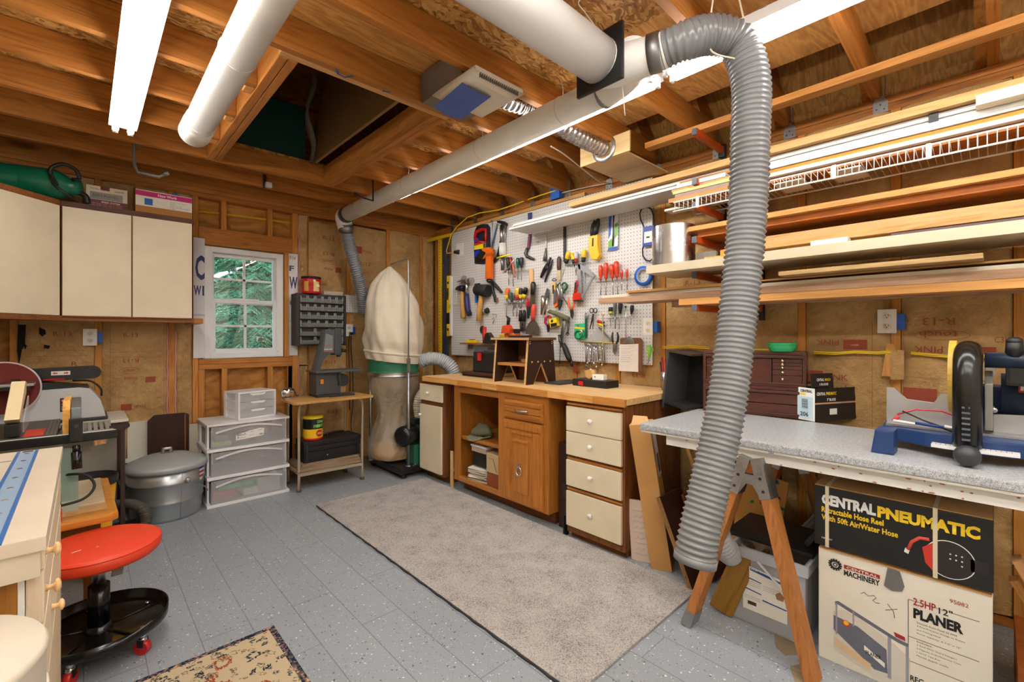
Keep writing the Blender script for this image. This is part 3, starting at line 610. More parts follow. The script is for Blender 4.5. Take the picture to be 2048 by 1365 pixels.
m = MB(); [m.ball((-.105,yy,.118), .005, 8) for yy in (-.07,-.03,.03,.07)]; m.part('rivets', CHROME, t); m = MB(); m.tube([(-.1045,.06,.22),(-.1045,.01,.225),(-.1045,-.03,.13)], .0012, 5); m.part('pencil_line', INK, t)
# black case in the gap
t = thing('tool_case', 'brown black latched case standing in the gap between the cabinets', 'case', (2.42, 1.93, 0))
MB().box((-.12,-.055,.0),(.2,.055,.56),.006).part('body', plain((54,30,24), .5), t); MB().box((-.128,-.02,.2),(-.12,.02,.3),.003).part('latch', IRON, t)
MB().box((2.21,1.862,.0),(2.26,1.872,.13),.003).solo('black_guard', BLK, 'short black strip on the floor beside the four drawer unit', 'strip')
t = thing('slat_boards', 'thin paint flecked slat standing between the cream and oak cabinets', 'board', (2.25, 3.12, 0)); MB().box((-.006,-.02,0),(.006,.015,.3),.001).part('slat', PINEX and wood(PINEX[0],PINEX[1],'z'), t); MB().box((-.02,-.045,.16),(-.008,-.025,.32),.001,Matrix.Rotation(.2,4,'X')).part('white_slat', WHT, t)
# ------------------------------------------------------------------ on the bench
t = thing('step_stool', 'dark brown step stool with open shelf standing on the bench', 'stool', (2.49, 2.50, .912))
DB = wood((58,34,26), (34,20,16), 'z', var=.02); EDG = wood((214,176,120), (170,120,66), 'y')
def sidep(y, nm='side_panel'):
    pl = [(-.165,0),(-.085,0),(0,.155),(.085,0),(.165,0),(.135,.325),(-.135,.325)]
    m = MB(); m.prism(pl, .016, frame((0,y,0),(1,0,0),(0,0,1))); p = m.part(nm, DB, t)
    m = MB(); m.prism([(-.168,0),(-.164,0),(-.134,.325),(-.138,.325)], .017, frame((0,y+.0005,0),(1,0,0),(0,0,1)))
    for s in (-1,1): m.prism([(s*.084,0),(s*.081,0),(s*.001,.149),(s*.001,.155)], .0165, frame((0,y+.0003,0),(1,0,0),(0,0,1)))
    m.part('raw_edge', EDG, p); return p
s1 = sidep(-.165); sidep(.181)
m = MB()
for q in (-.1,-.035,.035,.1): m.cyl((q,-.182,.165),(q,-.1805,.165),.007,n=10)
for q in (-.12,.12):
    for zz in (.3,.315): m.cyl((q,-.182,zz),(q,-.1805,zz),.005,n=8)
m.part('wood_plugs', plain((222,180,90),.5), s1)
MB().box((-.15,-.2,.325),(.15,.22,.345),.002).part('top_board', wood((110,74,48),(70,42,26),'y'), t); MB().box((-.153,-.2,.327),(-.150,.22,.343)).part('top_edge', EDG, t)
MB().box((-.13,-.165,.13),(.13,.165,.15),.002).part('shelf', wood((190,128,66),(140,86,38),'y'), t); MB().box((.1,-.165,.0),(.112,.165,.325)).part('back_panel', plain((110,58,34),.6), t)
MB().box((-.04,-.03,.345),(.06,.14,.36),.002).part('loose_lid', DB, t)
t = thing('dowel_box', 'round pale wooden box inside the step stool', 'box', (2.47,2.44,1.062)); MB().lathe([(.05,0),(.05,.028),(.045,.03)], n=24).part('body', wood((200,160,110),(160,116,70),'x'), t); MB().lathe([(.051,.018),(.052,.03),(1e-4,.031)], n=24).part('lid', wood((190,150,100),(150,110,64),'x'), t)
t = thing('tool_box', 'black toolbox with a red latch on the bench behind the step stool', 'toolbox', (2.60, 3.0, .955))
MB().prism([(-.1,-.15),(.1,-.15),(.1,.15),(-.1,.15)], .13, None, .008).part('body', BLK, t); l = MB().prism([(-.105,-.155),(.105,-.155),(.095,.145),(-.095,.145)], .045, Matrix.Translation((0,.005,.13)), .008).part('lid', BLK, t); MB().box((-.112,.03,.1),(-.1,.075,.165),.003).part('latch', RED, t, 'red latch'); MB().box((-.02,-.1,.176),(.02,.1,.186),.004).part('handle', plain((70,70,74),.4), t)
for i, (lo, hi, c) in enumerate((((2.48,2.76,.912),(2.74,3.28,.930), (60,36,26)), ((2.46,2.80,.931),(2.72,3.26,.953), (74,46,32)))):
    t = thing('board_offcut', ('dark stained offcut under the toolbox, lying on the bench','dark stained offcut directly under the black toolbox')[i], 'board', ((lo[0]+hi[0])/2,(lo[1]+hi[1])/2,lo[2]))
    tk(t).box(lo, hi, .002).part('board', wood(c, tuple(int(v*.6) for v in c), 'y'), t); tk(t).box((lo[0],lo[1]-.0015,lo[2]),(hi[0],lo[1],hi[2])).part('raw_edge', EDG, t)
t = thing('metal_pan', 'grey sheet metal guard standing on the bench by the pegboard', 'guard', (2.76, 3.35, .912)); MB().prism([(-.09,0),(.09,0),(.1,.25),(-.1,.25)], .012, frame((0,0,0),(0,-1,0),(0,0,1)), .003).part('sheet', metal((150,152,156),.5,.2), t); MB().box((-.03,.05,.0),(0,.08,.07),.004).part('rim', GALV, t)
MB().box((2.72,3.18,.955),(2.76,3.22,1.02),.004).solo('yellow_block', YEL, 'small yellow block on the bench beside the black toolbox', 'block')
# little shelf with clutter behind the toolbox
t = thing('ledge_shelf', 'short brown ledge shelf on the pegboard above the black toolbox', 'shelf', (2.80,3.2,1.185)); MB().box((-.05,-.29,0),(.06,.48,.014),.002).part('board', wood((150,104,60),(110,70,36),'y'), t); [MB().box((.0,yy,-.05),(.06,yy+.012,0)).part('bracket', GALV, t) for yy in (-.25,.4)]
SZ = 1.2
MB().cyl((2.80,3.35,SZ),(2.80,3.35,SZ+.155),.02,n=18).solo('red_canister', RED, 'tall red canister on the ledge shelf', 'canister')
t = thing('stud_finder', 'yellow and black tool lying flat on the ledge shelf end', 'tool', (2.80,3.55,SZ)); MB().prism([(-.03,-.07),(.03,-.07),(.02,.07),(-.02,.07)], .03, None, .008).part('body', YEL, t); MB().box((-.015,-.04,.03),(.015,.02,.036),.002).part('screen', BLK, t)
t = thing('sanding_block', 'black wedge shaped sanding block on the ledge shelf', 'block', (2.80,3.22,SZ)); MB().prism([(-.07,0),(.06,0),(.06,.04),(.0,.1),(-.03,.09)], .05, frame((-.025,0,0),(0,-1,0),(0,0,1)), .004).part('body', BLK, t); MB().box((-.028,-.055,.0),(-.025,.06,.02)).part('grit', RUBB, t)
MB().box((2.80,3.03,SZ),(2.86,3.14,SZ+.085),.006).solo('yellow_case', YEL, 'square yellow case on the ledge shelf', 'case')
t = thing('bit_organizer', 'orange lidded clear organizer box on the ledge shelf', 'box', (2.80,2.97,SZ)); MB().box((-.04,-.07,0),(.04,.05,.05),.004).part('tub', clear((196,208,230),.6), t); MB().box((-.043,-.073,.05),(.043,.053,.09),.006).part('lid', ORG, t)
t = thing('laser_tool', 'orange and black gadget on top of the orange organizer', 'tool', (2.80,2.98,SZ+.091)); MB().prism([(-.06,0),(.05,0),(.06,.04),(.03,.075),(-.04,.07)], .05, frame((-.02,0,0),(0,-1,0),(0,0,1)), .01).part('body', plain((226,74,28),.4), t); MB().box((-.03,-.1,.0),(.02,-.06,.04),.006).part('grip', BLK, t)
MB().box((2.5,2.15,.913),(2.8,2.30,.925),.003).solo('square_plate', plain((60,60,62),.5), 'flat dark plate on the bench beside the step stool', 'plate')
t = thing('router_case', 'flat black case with a red latch on the bench below the wrenches', 'case', (2.63, 1.93, .912)); MB().prism([(-.07,-.15),(.07,-.15),(.07,.15),(-.07,.15)], .05, Matrix.Rotation(-.05,4,'Z'), .008).part('body', BLK, t); m = MB(); m.box((-.078,.05,.008),(-.07,.09,.036),.003); m.part('latch', RED, t, 'red latch')
t = thing('twine_spool', 'wooden spool lying on the flat black case', 'spool', (2.66,1.985,.963)); 
m = MB(); m.cyl((-.03,.0,.032),(.03,.0,.032),.032,n=24); m.part('roll', wood((226,178,108),(190,136,72),'x'), t)
t = thing('paper_box', 'small white box on the flat black case', 'box', (2.62,1.885,.963)); MB().box((-.025,-.045,0),(.025,.045,.036),.003,Matrix.Rotation(.1,4,'Z')).part('carton', PAPER, t); MB().cyl((-.0258,.02,.02),(-.0275,.02,.02),.005,n=10).part('dot_label', INK, t)
# ------------------------------------------------------------------ PEGBOARD
TP = 2.866
def pegmat(a0=1, a1=2):
    n = NT('pegboard'); tc = n.N('TexCoord'); sp = n.N('SeparateXYZ'); n.L(tc.outputs['Object'], sp.inputs[0]); P_ = .0254
    fr = [n.math('SUBTRACT', n.math('FRACT', n.math('DIVIDE', sp.outputs[i], P_)), .5) for i in (a0, a1)]
    d = n.math('SQRT', n.math('ADD', n.math('MULTIPLY', fr[0], fr[0]), n.math('MULTIPLY', fr[1], fr[1])))
    return n.done(n.mix(n.math('LESS_THAN', d, .125), lin((212,209,208)), lin((40,36,34))), .4)
PEG = pegmat()
pa = PX(905, 470, TP); pb_ = PX(1304.5, 731, TP)
pg = thing('pegboard', 'large white pegboard covered with hanging hand tools', 'pegboard', (TP, 0, 1.06))
tk(pg).box((TP+.001, pb_.y, pb_.z), (TP+.007, pa.y+.02, 2.37), .0005).part('panel', PEG, pg)
for z in (1.075, 2.36): tk(pg).box((TP+.008, pb_.y+.01, z-.015), (TP+.03, pa.y, z+.015)).part('furring', FY, pg)
a_, b_ = PX(910,468,TP-.004), PX(1160,399,TP-.004)
MB().box((TP-.006, 2.2, 2.372), (TP+.03, a_.y+.03, 2.40), .002).solo('pine_cleat', pine('y'), 'pine strip along the top edge of the pegboard', 'board')
PEGX = pegmat(0, 2); sp_ = PY(690,590,YB-.03); sq = PY(723,626,YB-.03)
MB().box((sp_.x, YB-.034, sq.z), (sq.x, YB-.028, sp_.z), .0005).solo('pegboard_scrap', PEGX, 'small white pegboard scrap beside the black parts bins', 'pegboard')
def q2(px, py, d=0): v = PX(px, py, TP); return Vector((TP-d, v.y, v.z))
def sc(px): return (q2(px,600)-q2(px+1,600)).length
def slabp(m, pts, d0, d1, bev=0):
    w = [q2(*p) for p in pts]; m.prism([(-v.y, v.z) for v in w], d1-d0, frame((TP-d0,0,0),(0,-1,0),(0,0,1)), bev); return m
def stick(m, pts, wpx, d=.012, n=8, flat=1.0):
    ws = wpx if isinstance(wpx,(list,tuple)) else [wpx]*len(pts)
    m.tube([q2(p[0],p[1],p[2] if len(p)>2 else d) for p in pts], [w/2*sc(p[0]) for w,p in zip(ws,pts)], n, flat=flat); return m
def ring(m, c, rx, ry, wpx, d=.01, n=20):
    m.tube([q2(c[0]+rx*math.cos(q), c[1]+ry*math.sin(q), d) for q in [2*PI*i/n for i in range(n)]], wpx/2*sc(c[0]), 6, closed=True); return m
def tool(name, label, cat, px, py, group=None): return thing(name, label, cat, q2(px,py,.0), 0, group)
def P_(r, nm, mt, fn, label=None): m = tk(r); fn(m); return m.part(nm, mt, r, label)
GRP = 'hand tools hanging on the pegboard'
# squares and levels at the far edge
r = tool('drywall_square', 'yellow perforated T square hanging beside the pegboard edge', 'square', 884, 718)
P_(r,'blade',YEL,lambda m: slabp(m,[(881.5,478),(888.5,477),(888.5,718),(882,720)],.03,.034)); P_(r,'head',YEL,lambda m: slabp(m,[(843,484),(907,468),(907,474),(843,491)],.034,.042))
P_(r,'scale_marks',INK,lambda m: [slabp(m,[(882.5,y),(885,y),(885,y+.8),(882.5,y+.8)],.0341,.0345) for y in range(486,716,6)])
r = tool('metal_straightedge', 'dark grey metal channel straightedge hanging beside the yellow T square', 'straightedge', 893, 720)
P_(r,'channel',plain((66,68,84),.4,.3),lambda m: (slabp(m,[(889.5,481),(893.5,480.5),(893.5,720),(889.5,721)],.002,.03), slabp(m,[(894,480),(898,479.5),(898,720),(894,720.5)],.002,.03)))
P_(r,'windows',metal((120,122,132),.4),lambda m: [slabp(m,[(891,y),(892.8,y),(892.8,y+6),(891,y+6)],.03,.0306) for y in (530,597,663)])
r = tool('box_level', 'yellow box level with black grips hanging on the pegboard', 'level', 901, 673)
P_(r,'body',YEL,lambda m: slabp(m,[(896.5,553),(903.5,552),(903.5,672),(896,674)],.004,.03,.001)); P_(r,'edge',WHT,lambda m: slabp(m,[(903.6,552.5),(907,553),(906.5,672),(903.6,672)],.006,.028))
P_(r,'hand_hole',INK,lambda m: slabp(m,[(899,577),(901.5,577),(902,589),(901,601),(898.8,600),(898.3,588)],.03,.0305)); P_(r,'grip',BLK,lambda m: slabp(m,[(896.4,627),(903.6,626),(903.6,648),(896.2,649)],.003,.031))
P_(r,'vial',plain((170,220,50),.2),lambda m: slabp(m,[(902,610),(906,610),(906,617),(902,617)],.03,.032)); P_(r,'end_holes',INK,lambda m: [slabp(m,[(899,y),(902,y),(902,y+5),(899,y+5)],.03,.0305) for y in (564,657)])
# extension cord plug and plate
r = tool('outlet_plate', 'white outlet plate with a black plug at the far upper corner of the pegboard', 'outlet', 922, 513); P_(r,'plate',WHT,lambda m: slabp(m,[(913,488),(927,486),(927,511),(913,513)],.001,.006,.001))
r = tool('extension_cable', 'yellow extension cord running from the blue box to a black plug', 'cord', 918, 505)
cpts = [(1112,381,.0),(1090,388,0),(1060,398,0),(1025,411,0),(1000,421,.02),(965,428,.04),(940,437,.04),(920,455,.04),(907,470,.03),(901,490,.03),(897.5,503,.03),(899,508,.03),(905,507,.03),(912,505,.03)]
P_(r,'cable',plain((240,200,20),.4),lambda m: m.tube([q2(*c) for c in cpts], .0055, 7)); P_(r,'plug',BLK,lambda m: (m.cyl(q2(913,505,.025),q2(917,504.8,.012),.017,.02), m.cyl(q2(917,504.8,.012),q2(920,504.6,.004),.024,.024)))
# blister pack saws
r = tool('saw_blister_pack', 'black, red and blue blister pack of hand saws with a yellow sticker', 'package', 966, 529)
P_(r,'backing',plain((34,38,54),.4),lambda m: slabp(m,[(951,528),(949.5,500),(951,462),(956,452),(966,449),(977,449),(981,455),(982,500),(979,524),(968,529)],.002,.012,.003))
P_(r,'red_handle',RED,lambda m: (stick(m,[(953,477,.02),(956,465,.024),(966,461,.024),(975,460,.02),(975,484,.02)],[4,5,5,4,3]), stick(m,[(953,477,.02),(960,484,.02),(971,486,.02)],[4,3,4])))
P_(r,'blue_grip',plain((28,60,190),.4),lambda m: (slabp(m,[(951,479),(959,477),(962,485),(953,487)],.012,.028,.004), slabp(m,[(952,505),(960,500),(962,503),(956,515),(952,514)],.012,.026,.004)))
P_(r,'chrome_bar',CHROME,lambda m: slabp(m,[(970,469),(973,469),(973,496),(970,497)],.012,.018)); P_(r,'sticker',plain((248,226,30),.5),lambda m: slabp(m,[(953,493),(971,488),(971,498),(953,501)],.028,.029)); P_(r,'red_band',RED,lambda m: slabp(m,[(952,488),(971,484),(971,488),(952,492)],.02,.027))
P_(r,'grey_blades',IRON,lambda m: slabp(m,[(953,517),(966,502),(971,501),(972,521),(958,526)],.012,.02))
r = tool('hacksaw', 'hacksaw with blue blade and black handle hanging beside the blister pack', 'saw', 1008, 515)
P_(r,'handle',BLK,lambda m: (slabp(m,[(997,443),(1004,442),(1013,444),(1018,448),(1016,453),(1010,450),(1000,447)],.01,.03,.004)))
P_(r,'blade',plain((70,120,160),.35,.4),lambda m: slabp(m,[(996,448),(998,448),(987,497),(984,497)],.012,.015)); P_(r,'frame',BLKG,lambda m: stick(m,[(1007,450),(1006,470),(1003,490),(1000,505),(997,516),(990,524)],[4,3,3,4,5,5],.016))
P_(r,'brace',STEEL,lambda m: stick(m,[(1015,452),(1013,475),(1010,490)],1.5,.016))
r = tool('caulk_gun', 'bright orange caulk gun hanging in front of the hacksaw', 'caulk gun', 987, 605)
P_(r,'cradle',ORG,lambda m: (slabp(m,[(981.5,513),(992.5,512),(991.5,559),(980,559)],.03,.066,.008), slabp(m,[(970,499),(988,496),(994,501),(994,510),(984,509),(975,504)],.035,.06,.004)))
P_(r,'end_plate',plain((196,84,16),.4),lambda m: slabp(m,[(982,509),(994,507),(993,514),(982,515)],.028,.07,.003))
P_(r,'trigger',ORG,lambda m: slabp(m,[(981,505),(984,508),(976,519),(973,519)],.04,.052,.003)); P_(r,'rod',STEEL,lambda m: stick(m,[(990,497,.045),(990,443,.03),(986,441,.02),(983,446,.01)],1.2,n=6))
r = tool('pruning_snips', 'black handled snips hanging below the orange caulk gun', 'snips', 996, 605)
P_(r,'pivot',IRON,lambda m: ring(m,(984,562),5,3,2.5,.03)); P_(r,'handle',BLK,lambda m: stick(m,[(988,565,.03),(990,582,.028),(993,597,.02),(994,605,.02)],[3,4,4,3])); P_(r,'handle',BLK,lambda m: stick(m,[(990,563,.03),(996,572,.03),(1003,581,.02),(1007,585,.02)],[3,5,4,3])); P_(r,'wood_tag',plain((150,90,60),.6),lambda m: slabp(m,[(995.5,597),(999,596),(999,603),(995.5,603)],.015,.022))
r = tool('grease_gun', 'white barrelled grease gun with steel rod, hanging above the pliers rack', 'grease gun', 1010, 542)
P_(r,'barrel',WHT,lambda m: stick(m,[(1010,488),(1010.5,512)],10,.03,14)); P_(r,'rod',STEEL,lambda m: (stick(m,[(1008,452),(1009,488)],5.5,.03,10), stick(m,[(1013,453),(1012,483)],2,.03))); P_(r,'nozzle',metal((140,142,146),.4),lambda m: stick(m,[(1009.5,513),(1010,541)],5,.03,10))
r = tool('yellow_pencil', 'bright yellow plastic stick poked through the grease gun hook', 'stick', 1014, 514); P_(r,'shaft',plain((240,230,30),.4),lambda m: stick(m,[(1001,517.5,.045),(1028,510.5,.045)],2.4))
# ------------------------------------------------------------------ screwdrivers
def driver(px, y0, y1, y2, c, label, group, tilt=0, wide=6, c2=None, shaft=1.5, nm='screwdriver', d=.03, cat='screwdriver'):
    r = tool(nm, label, cat, px, y2, group); H0 = (px, y0); H1 = (px+tilt*(y1-y0), y1); S = (px+tilt*(y2-y0), y2)
    L = lambda f: (H0[0]+(H1[0]-H0[0])*f, y0+(y1-y0)*f)
    h = P_(r,'handle',c,lambda m: stick(m,[L(0),L(.08),L(.45),L(.78),L(.88),L(1)],[wide*.6,wide*.95,wide,wide*.75,wide*.55,wide*.75],d,12))
    if c2: P_(r,'grip_band',c2,lambda m: stick(m,[L(.62),L(1)],[wide*.98,wide*.8],d,12))
    P_(r,'shaft',STEEL,lambda m: stick(m,[H1,S],[shaft,shaft*.8],d,8)); return r
CLRY = plain((232,190,40),.25); TEAL = plain((16,84,84),.35); DKRED = plain((150,30,30),.35); CLRED = plain((200,60,60),.25)
SG = 'screwdrivers racked on the pegboard'
def rackbar(label, x0, x1, y0, y1, n):
    r = tool('wire_tool_rack', label, 'rack', (x0+x1)/2, y1); W = metal((196,192,186),.35)
    m = tk(r)
    for d in (.012,.048): stick(m,[(x0,y0,d),(x1,y1,d)],.8,n=5)
    for i in range(n+1): f = i/n; stick(m,[(x0+(x1-x0)*f,y0+(y1-y0)*f,.0),(x0+(x1-x0)*f,y0+(y1-y0)*f,.05)],.7,n=5)
    m.part('wire_frame', W, r)
rackbar('wire tool rack under the grease gun', 1023,1062,547,541,6)
driver(1021,516,541,571,BLK,'screwdriver with black and maroon handle beside the grease gun',SG,.02); driver(1026,516,538,574,DKRED,'screwdriver with a dull red handle next to the black and maroon one',SG,.1,5)
driver(1040.5,517,536,560,TEAL,'screwdriver with a dark teal handle',SG,.0,6); driver(1048,516,536,562,plain((52,44,56),.4),'screwdriver with a plum black handle beside the teal one',SG,.0,6)
r = tool('needle_pliers', 'slim steel pliers with orange grips held between the teal and red screwdrivers', 'pliers', 1030, 556); P_(r,'jaw',STEEL,lambda m: stick(m,[(1018,546),(1030,530),(1037,520)],[1.5,3,1.5],.05)); P_(r,'handle',plain((220,120,90),.5),lambda m: stick(m,[(1033,527),(1034,538),(1037,556)],[2,3,2],.045))
rackbar('wire tool rack at the middle height below the maroon screwdriver', 1015,1057,609,604,7)
driver(1020,577,599,632,ORG,'screwdriver with an orange handle, first on the middle rack',SG,-.05,6.5,YEL); driver(1025,586,600,633,plain((70,76,72),.4),'stubby dark grey scraper handled driver on the middle rack',SG,.15,7)
driver(1032,587,601,620,metal((140,140,136),.4),'small steel punch on the middle rack',SG,0,3.5); driver(1040,576,600,634,CLRY,'screwdriver with yellow and red handle on the middle rack',SG,-.03,7,CLRED)
driver(1047,577,598,618,BLK,'black and yellow screwdriver beside the yellow and red one',SG,-.06,6,YEL); driver(1057,576,597,618,BLKG,'tilted black screwdriver with yellow flash at the middle rack end',SG,-.25,6.5,YEL)
r = tool('putty_spreader','folded silver spreader in the middle rack','scraper',1032,608); P_(r,'blade',CHROME,lambda m: slabp(m,[(1022,598),(1031,602),(1042,601),(1040,607),(1026,606)],.04,.044)); P_(r,'clip',NAVY,lambda m: slabp(m,[(1029,601),(1033,600),(1033,606),(1029,606)],.044,.05))
rackbar('wire tool rack below the long white trim board', 1135,1182,533,526,6)
driver(1142.5,504,528,552,CLRY,'yellow handled driver leaning toward the scraper bar',SG,-.25,8,BLK); driver(1149,508,529,551,CLRY,'amber handled driver crossing behind the yellow one',SG,.2,7,BLK,1.8)
driver(1157,505,527,546,plain((190,190,200),.2),'clear handled screwdriver with red collar',SG,0,7,DKRED,3); driver(1174,500,526,548,YEL,'yellow handled screwdriver with black neck under the hanging shears',SG,-.12,8,BLK)
for i, (px, y0, y1, w) in enumerate(((1206,532,560,7.5),(1216.5,527,558,8.5),(1228,530,557,8),(1237,524,555,9),(1248,541,560,5),(1258.5,540,560,5))):
    driver(px,y0,y1,591 if i<4 else 580,plain((214,62,30),.3),('red nut driver, first in its row from the shears','tall red nut driver, second in its row','red nut driver, third in its row, half behind its neighbour','tallest red nut driver in the row','thin red driver beside the tallest nut driver','thin red driver nearest the blue tape')[i].replace('nearest','next to'),'red nut drivers in a row',.0 if i not in (2,3) else .05,w,None,2.2,'nut_driver',cat='nut driver')
rackbar('wire rack holding the red nut drivers', 1201,1268,566,558,8)
rackbar('wire rack under the lumber shelf end beside the clipboard', 1217,1272,638,633,7)
driver(1226,615,629,655,BLK,'black driver with a yellow spot at the rack above the clipboard',SG,0,8,plain((200,200,60),.4)); driver(1235,602,629,658,plain((110,110,112),.35,.4),'tall grey and black file in the rack above the clipboard',SG,0,6,None,2.5); driver(1246,603,628,660,BLK,'black handled awl in the rack above the clipboard',SG,-.05,8); driver(1269,611,629,650,BLK,'black driver with a yellow top beside the outlet',SG,-.08,7,None,1.5)
# ------------------------------------------------------------------ other hanging tools
r = tool('pry_bar','blue and red pry bar hanging behind the white trim board','pry bar',1062,520); P_(r,'shaft',NAVY,lambda m: slabp(m,[(1057.5,427),(1065,425.5),(1064,470),(1061,498),(1056,498),(1059,470)],.006,.014,.001)); P_(r,'red_print',plain((190,70,80),.5),lambda m: slabp(m,[(1059.5,472),(1062.5,471.5),(1060.5,495),(1057.5,496)],.014,.0146)); P_(r,'hook',IRON,lambda m: stick(m,[(1058,497),(1054,508),(1057,514),(1065,517),(1071,519)],[5,5,5,4,3],.018))
r = tool('wire_brush','white handled bottle brush hanging from a hook','brush',1093,524); P_(r,'handle',WHT,lambda m: stick(m,[(1092,470),(1094,480),(1093.5,497)],2.2)); P_(r,'bristles',metal((130,130,128),.5),lambda m: stick(m,[(1094,497),(1093,510),(1092,523)],[1.5,5,6.5],.014,10))
r = tool('end_cutters','black handled cutters hanging at a slant','cutters',1094,565); P_(r,'handle',plain((34,28,30),.4),lambda m: stick(m,[(1085,556),(1092,540),(1099,528),(1105,516)],[4,6,5,3],.02)); P_(r,'handle',plain((34,28,30),.4),lambda m: stick(m,[(1092,565),(1098,548),(1103,534),(1108,520)],[2.5,4,5,2],.016)); P_(r,'pivot',IRON,lambda m: m.cyl(q2(1098,535,.012),q2(1098,535,.03),.014,n=12))
r = tool('slotted_bar','long black slotted bar hanging upright','bar',1131,524); P_(r,'bar',BLK,lambda m: slabp(m,[(1129,444),(1133.5,443),(1133.5,523),(1129,524)],.006,.016,.001))
r = tool('putty_knife','putty knife with a worn dark handle and tan blade','knife',1121,562); P_(r,'handle',plain((74,54,48),.5),lambda m: stick(m,[(1121,514),(1121,520),(1121,534),(1121,540)],[4,7,6.5,6],.018,10)); P_(r,'blade',plain((200,184,140),.5),lambda m: slabp(m,[(1117.5,540),(1124,540),(1124,560),(1120,563),(1117,558)],.014,.02))
r = tool('angle_bracket','grey metal angle square hanging by one corner','square',1172,603); AG = metal((172,174,178),.45,.15)
P_(r,'frame',AG,lambda m: (slabp(m,[(1160,531),(1166,530),(1170,600),(1165,600),(1160,560)],.03,.036), slabp(m,[(1161,531),(1166,529),(1180,537),(1195,552),(1191,557),(1178,547),(1163,539)],.03,.036), slabp(m,[(1192,552),(1195.5,553),(1171,597),(1167,595)],.03,.042), slabp(m,[(1171,545),(1175,546),(1178,575),(1174,580)],.03,.036)))
r = tool('power_shears','yellow metal shears attachment with black grips','shears',1199,522); P_(r,'grip',BLK,lambda m: stick(m,[(1195,443),(1192,452),(1190,464),(1189,475)],[5,8,8,7],.03,12)); P_(r,'grip',BLK,lambda m: stick(m,[(1204,440),(1202,450),(1199,462),(1197,473)],[5,9,9,8],.045,12))
P_(r,'body',plain((246,186,14),.35),lambda m: (slabp(m,[(1186.5,475),(1203,471),(1202,490),(1205,505),(1207,512),(1202,521),(1191,521),(1189,508),(1185,503)],.015,.055,.006),)); P_(r,'lettering_strip',INK,lambda m: slabp(m,[(1193,479),(1196,478),(1195.5,495),(1192.5,495)],.055,.0555))
r = tool('blade_pack','blue, white and green blister pack hanging on a hook','package',1228,503); P_(r,'card',plain((226,232,240),.4),lambda m: slabp(m,[(1219,417),(1239,413),(1238,499),(1218,503)],.012,.016)); P_(r,'blue_panel',plain((40,90,190),.4),lambda m: (slabp(m,[(1220,425),(1227,423),(1224,470),(1219,480)],.016,.0166), slabp(m,[(1219,497),(1238,493),(1238,499),(1218,503)],.016,.0166))); P_(r,'green_panel',plain((110,170,60),.4),lambda m: (slabp(m,[(1219,484),(1226,478),(1230,495),(1219,497)],.016,.0166), slabp(m,[(1232,450),(1238,445),(1238,470),(1232,478)],.016,.0166))); P_(r,'blade',IRON,lambda m: stick(m,[(1231,428),(1230,450),(1230,470),(1229,493)],[4,2,3,3],.022))
r = tool('drive_belt','black rubber drive belt in a blue card sleeve','belt',1298,523); P_(r,'belt',RUBB,lambda m: m.tube([q2(*c,.02) for c in ((1290,453),(1284,440),(1282.5,428),(1287,418),(1297,415),(1306,420),(1310,432),(1310,450),(1311,480),(1313,505),(1310,517),(1303,523),(1295,522),(1289,513),(1288,500),(1291,490),(1291,470))], .0055, 6, closed=True)); P_(r,'sleeve',plain((38,62,160),.4),lambda m: slabp(m,[(1290.5,456),(1312,452),(1311,491),(1289.5,494)],.012,.03,.001)); P_(r,'label_panel',PAPER,lambda m: slabp(m,[(1293,466),(1309.5,463),(1308.5,485),(1292.5,488)],.03,.0306)); P_(r,'printed_bar',INK,lambda m: slabp(m,[(1297,475),(1304,474),(1304,477),(1297,478)],.0306,.031))
r = tool('tape_roll','roll of blue painter tape hung on the pegboard','tape roll',1290,571); c = q2(1289.5,552.5,.02); mm = Matrix.Translation(c+Vector((.02,0,0))) @ Matrix.Rotation(-PI/2,4,'Y')
m = tk(r); m.M = m.M @ mm; m.lathe([(.048,0),(.068,0),(.068,.026),(.048,.026)], n=36, caps=False); m.part('tape', plain((18,96,200),.45), r); m = tk(r); m.M = m.M @ mm; m.lathe([(.048,-.0005),(.0485,.0265),(.044,.0265),(.044,-.0005),(.048,-.0005)], n=36, caps=False); m.part('core', plain((176,176,184),.6), r)
r = tool('claw_hammer','steel claw hammer with a curved blue handle','hammer',938,630); P_(r,'head',STEEL,lambda m: (stick(m,[(949,562),(944,562),(941,562)],[8,7,5],.03,12), stick(m,[(941,562),(934,562),(926,563),(919.5,564)],[6,5,4,2],.03,10,.6))); P_(r,'neck',CHROME,lambda m: stick(m,[(938,563),(938,588)],[5,4],.03,10)); P_(r,'handle',plain((44,44,104),.45),lambda m: stick(m,[(937.5,586),(938,600),(940,618),(943,629)],[4.5,7,6.5,6.5],.03,12)); P_(r,'butt',BLK,lambda m: stick(m,[(942.5,626),(943.5,631)],[7.5,6.5],.03,12))
r = tool('ball_hammer','small hammer with dark head and plain wooden handle','hammer',931,637); P_(r,'head',plain((44,46,66),.35,.6),lambda m: stick(m,[(917,579),(922,577.5),(928,577.5),(934.5,578)],[2.5,6,8,8],.035,12)); P_(r,'handle',wood((226,176,92),(190,136,58),'z'),lambda m: stick(m,[(930,581),(930,600),(931,620),(932,636)],[4,5.5,5.5,6.5],.035,12))
r = tool('sanding_disc','grey paper disc hung behind the claw hammer','disc',929,569); P_(r,'disc',plain((150,146,138),.8),lambda m: m.cyl(q2(929,561,.006),q2(929,561,.012),.05,n=24))
r = tool('wire_holder','empty white wire holder hung on the pegboard','holder',912,610); P_(r,'wire',WHT,lambda m: (m.tube([q2(*c,.025) for c in ((908,609),(909,582),(917.5,580),(917,608))],.003,5,closed=True), m.tube([q2(908,610,.01),q2(917,609,.01),q2(926,606,.01)],.003,5)))
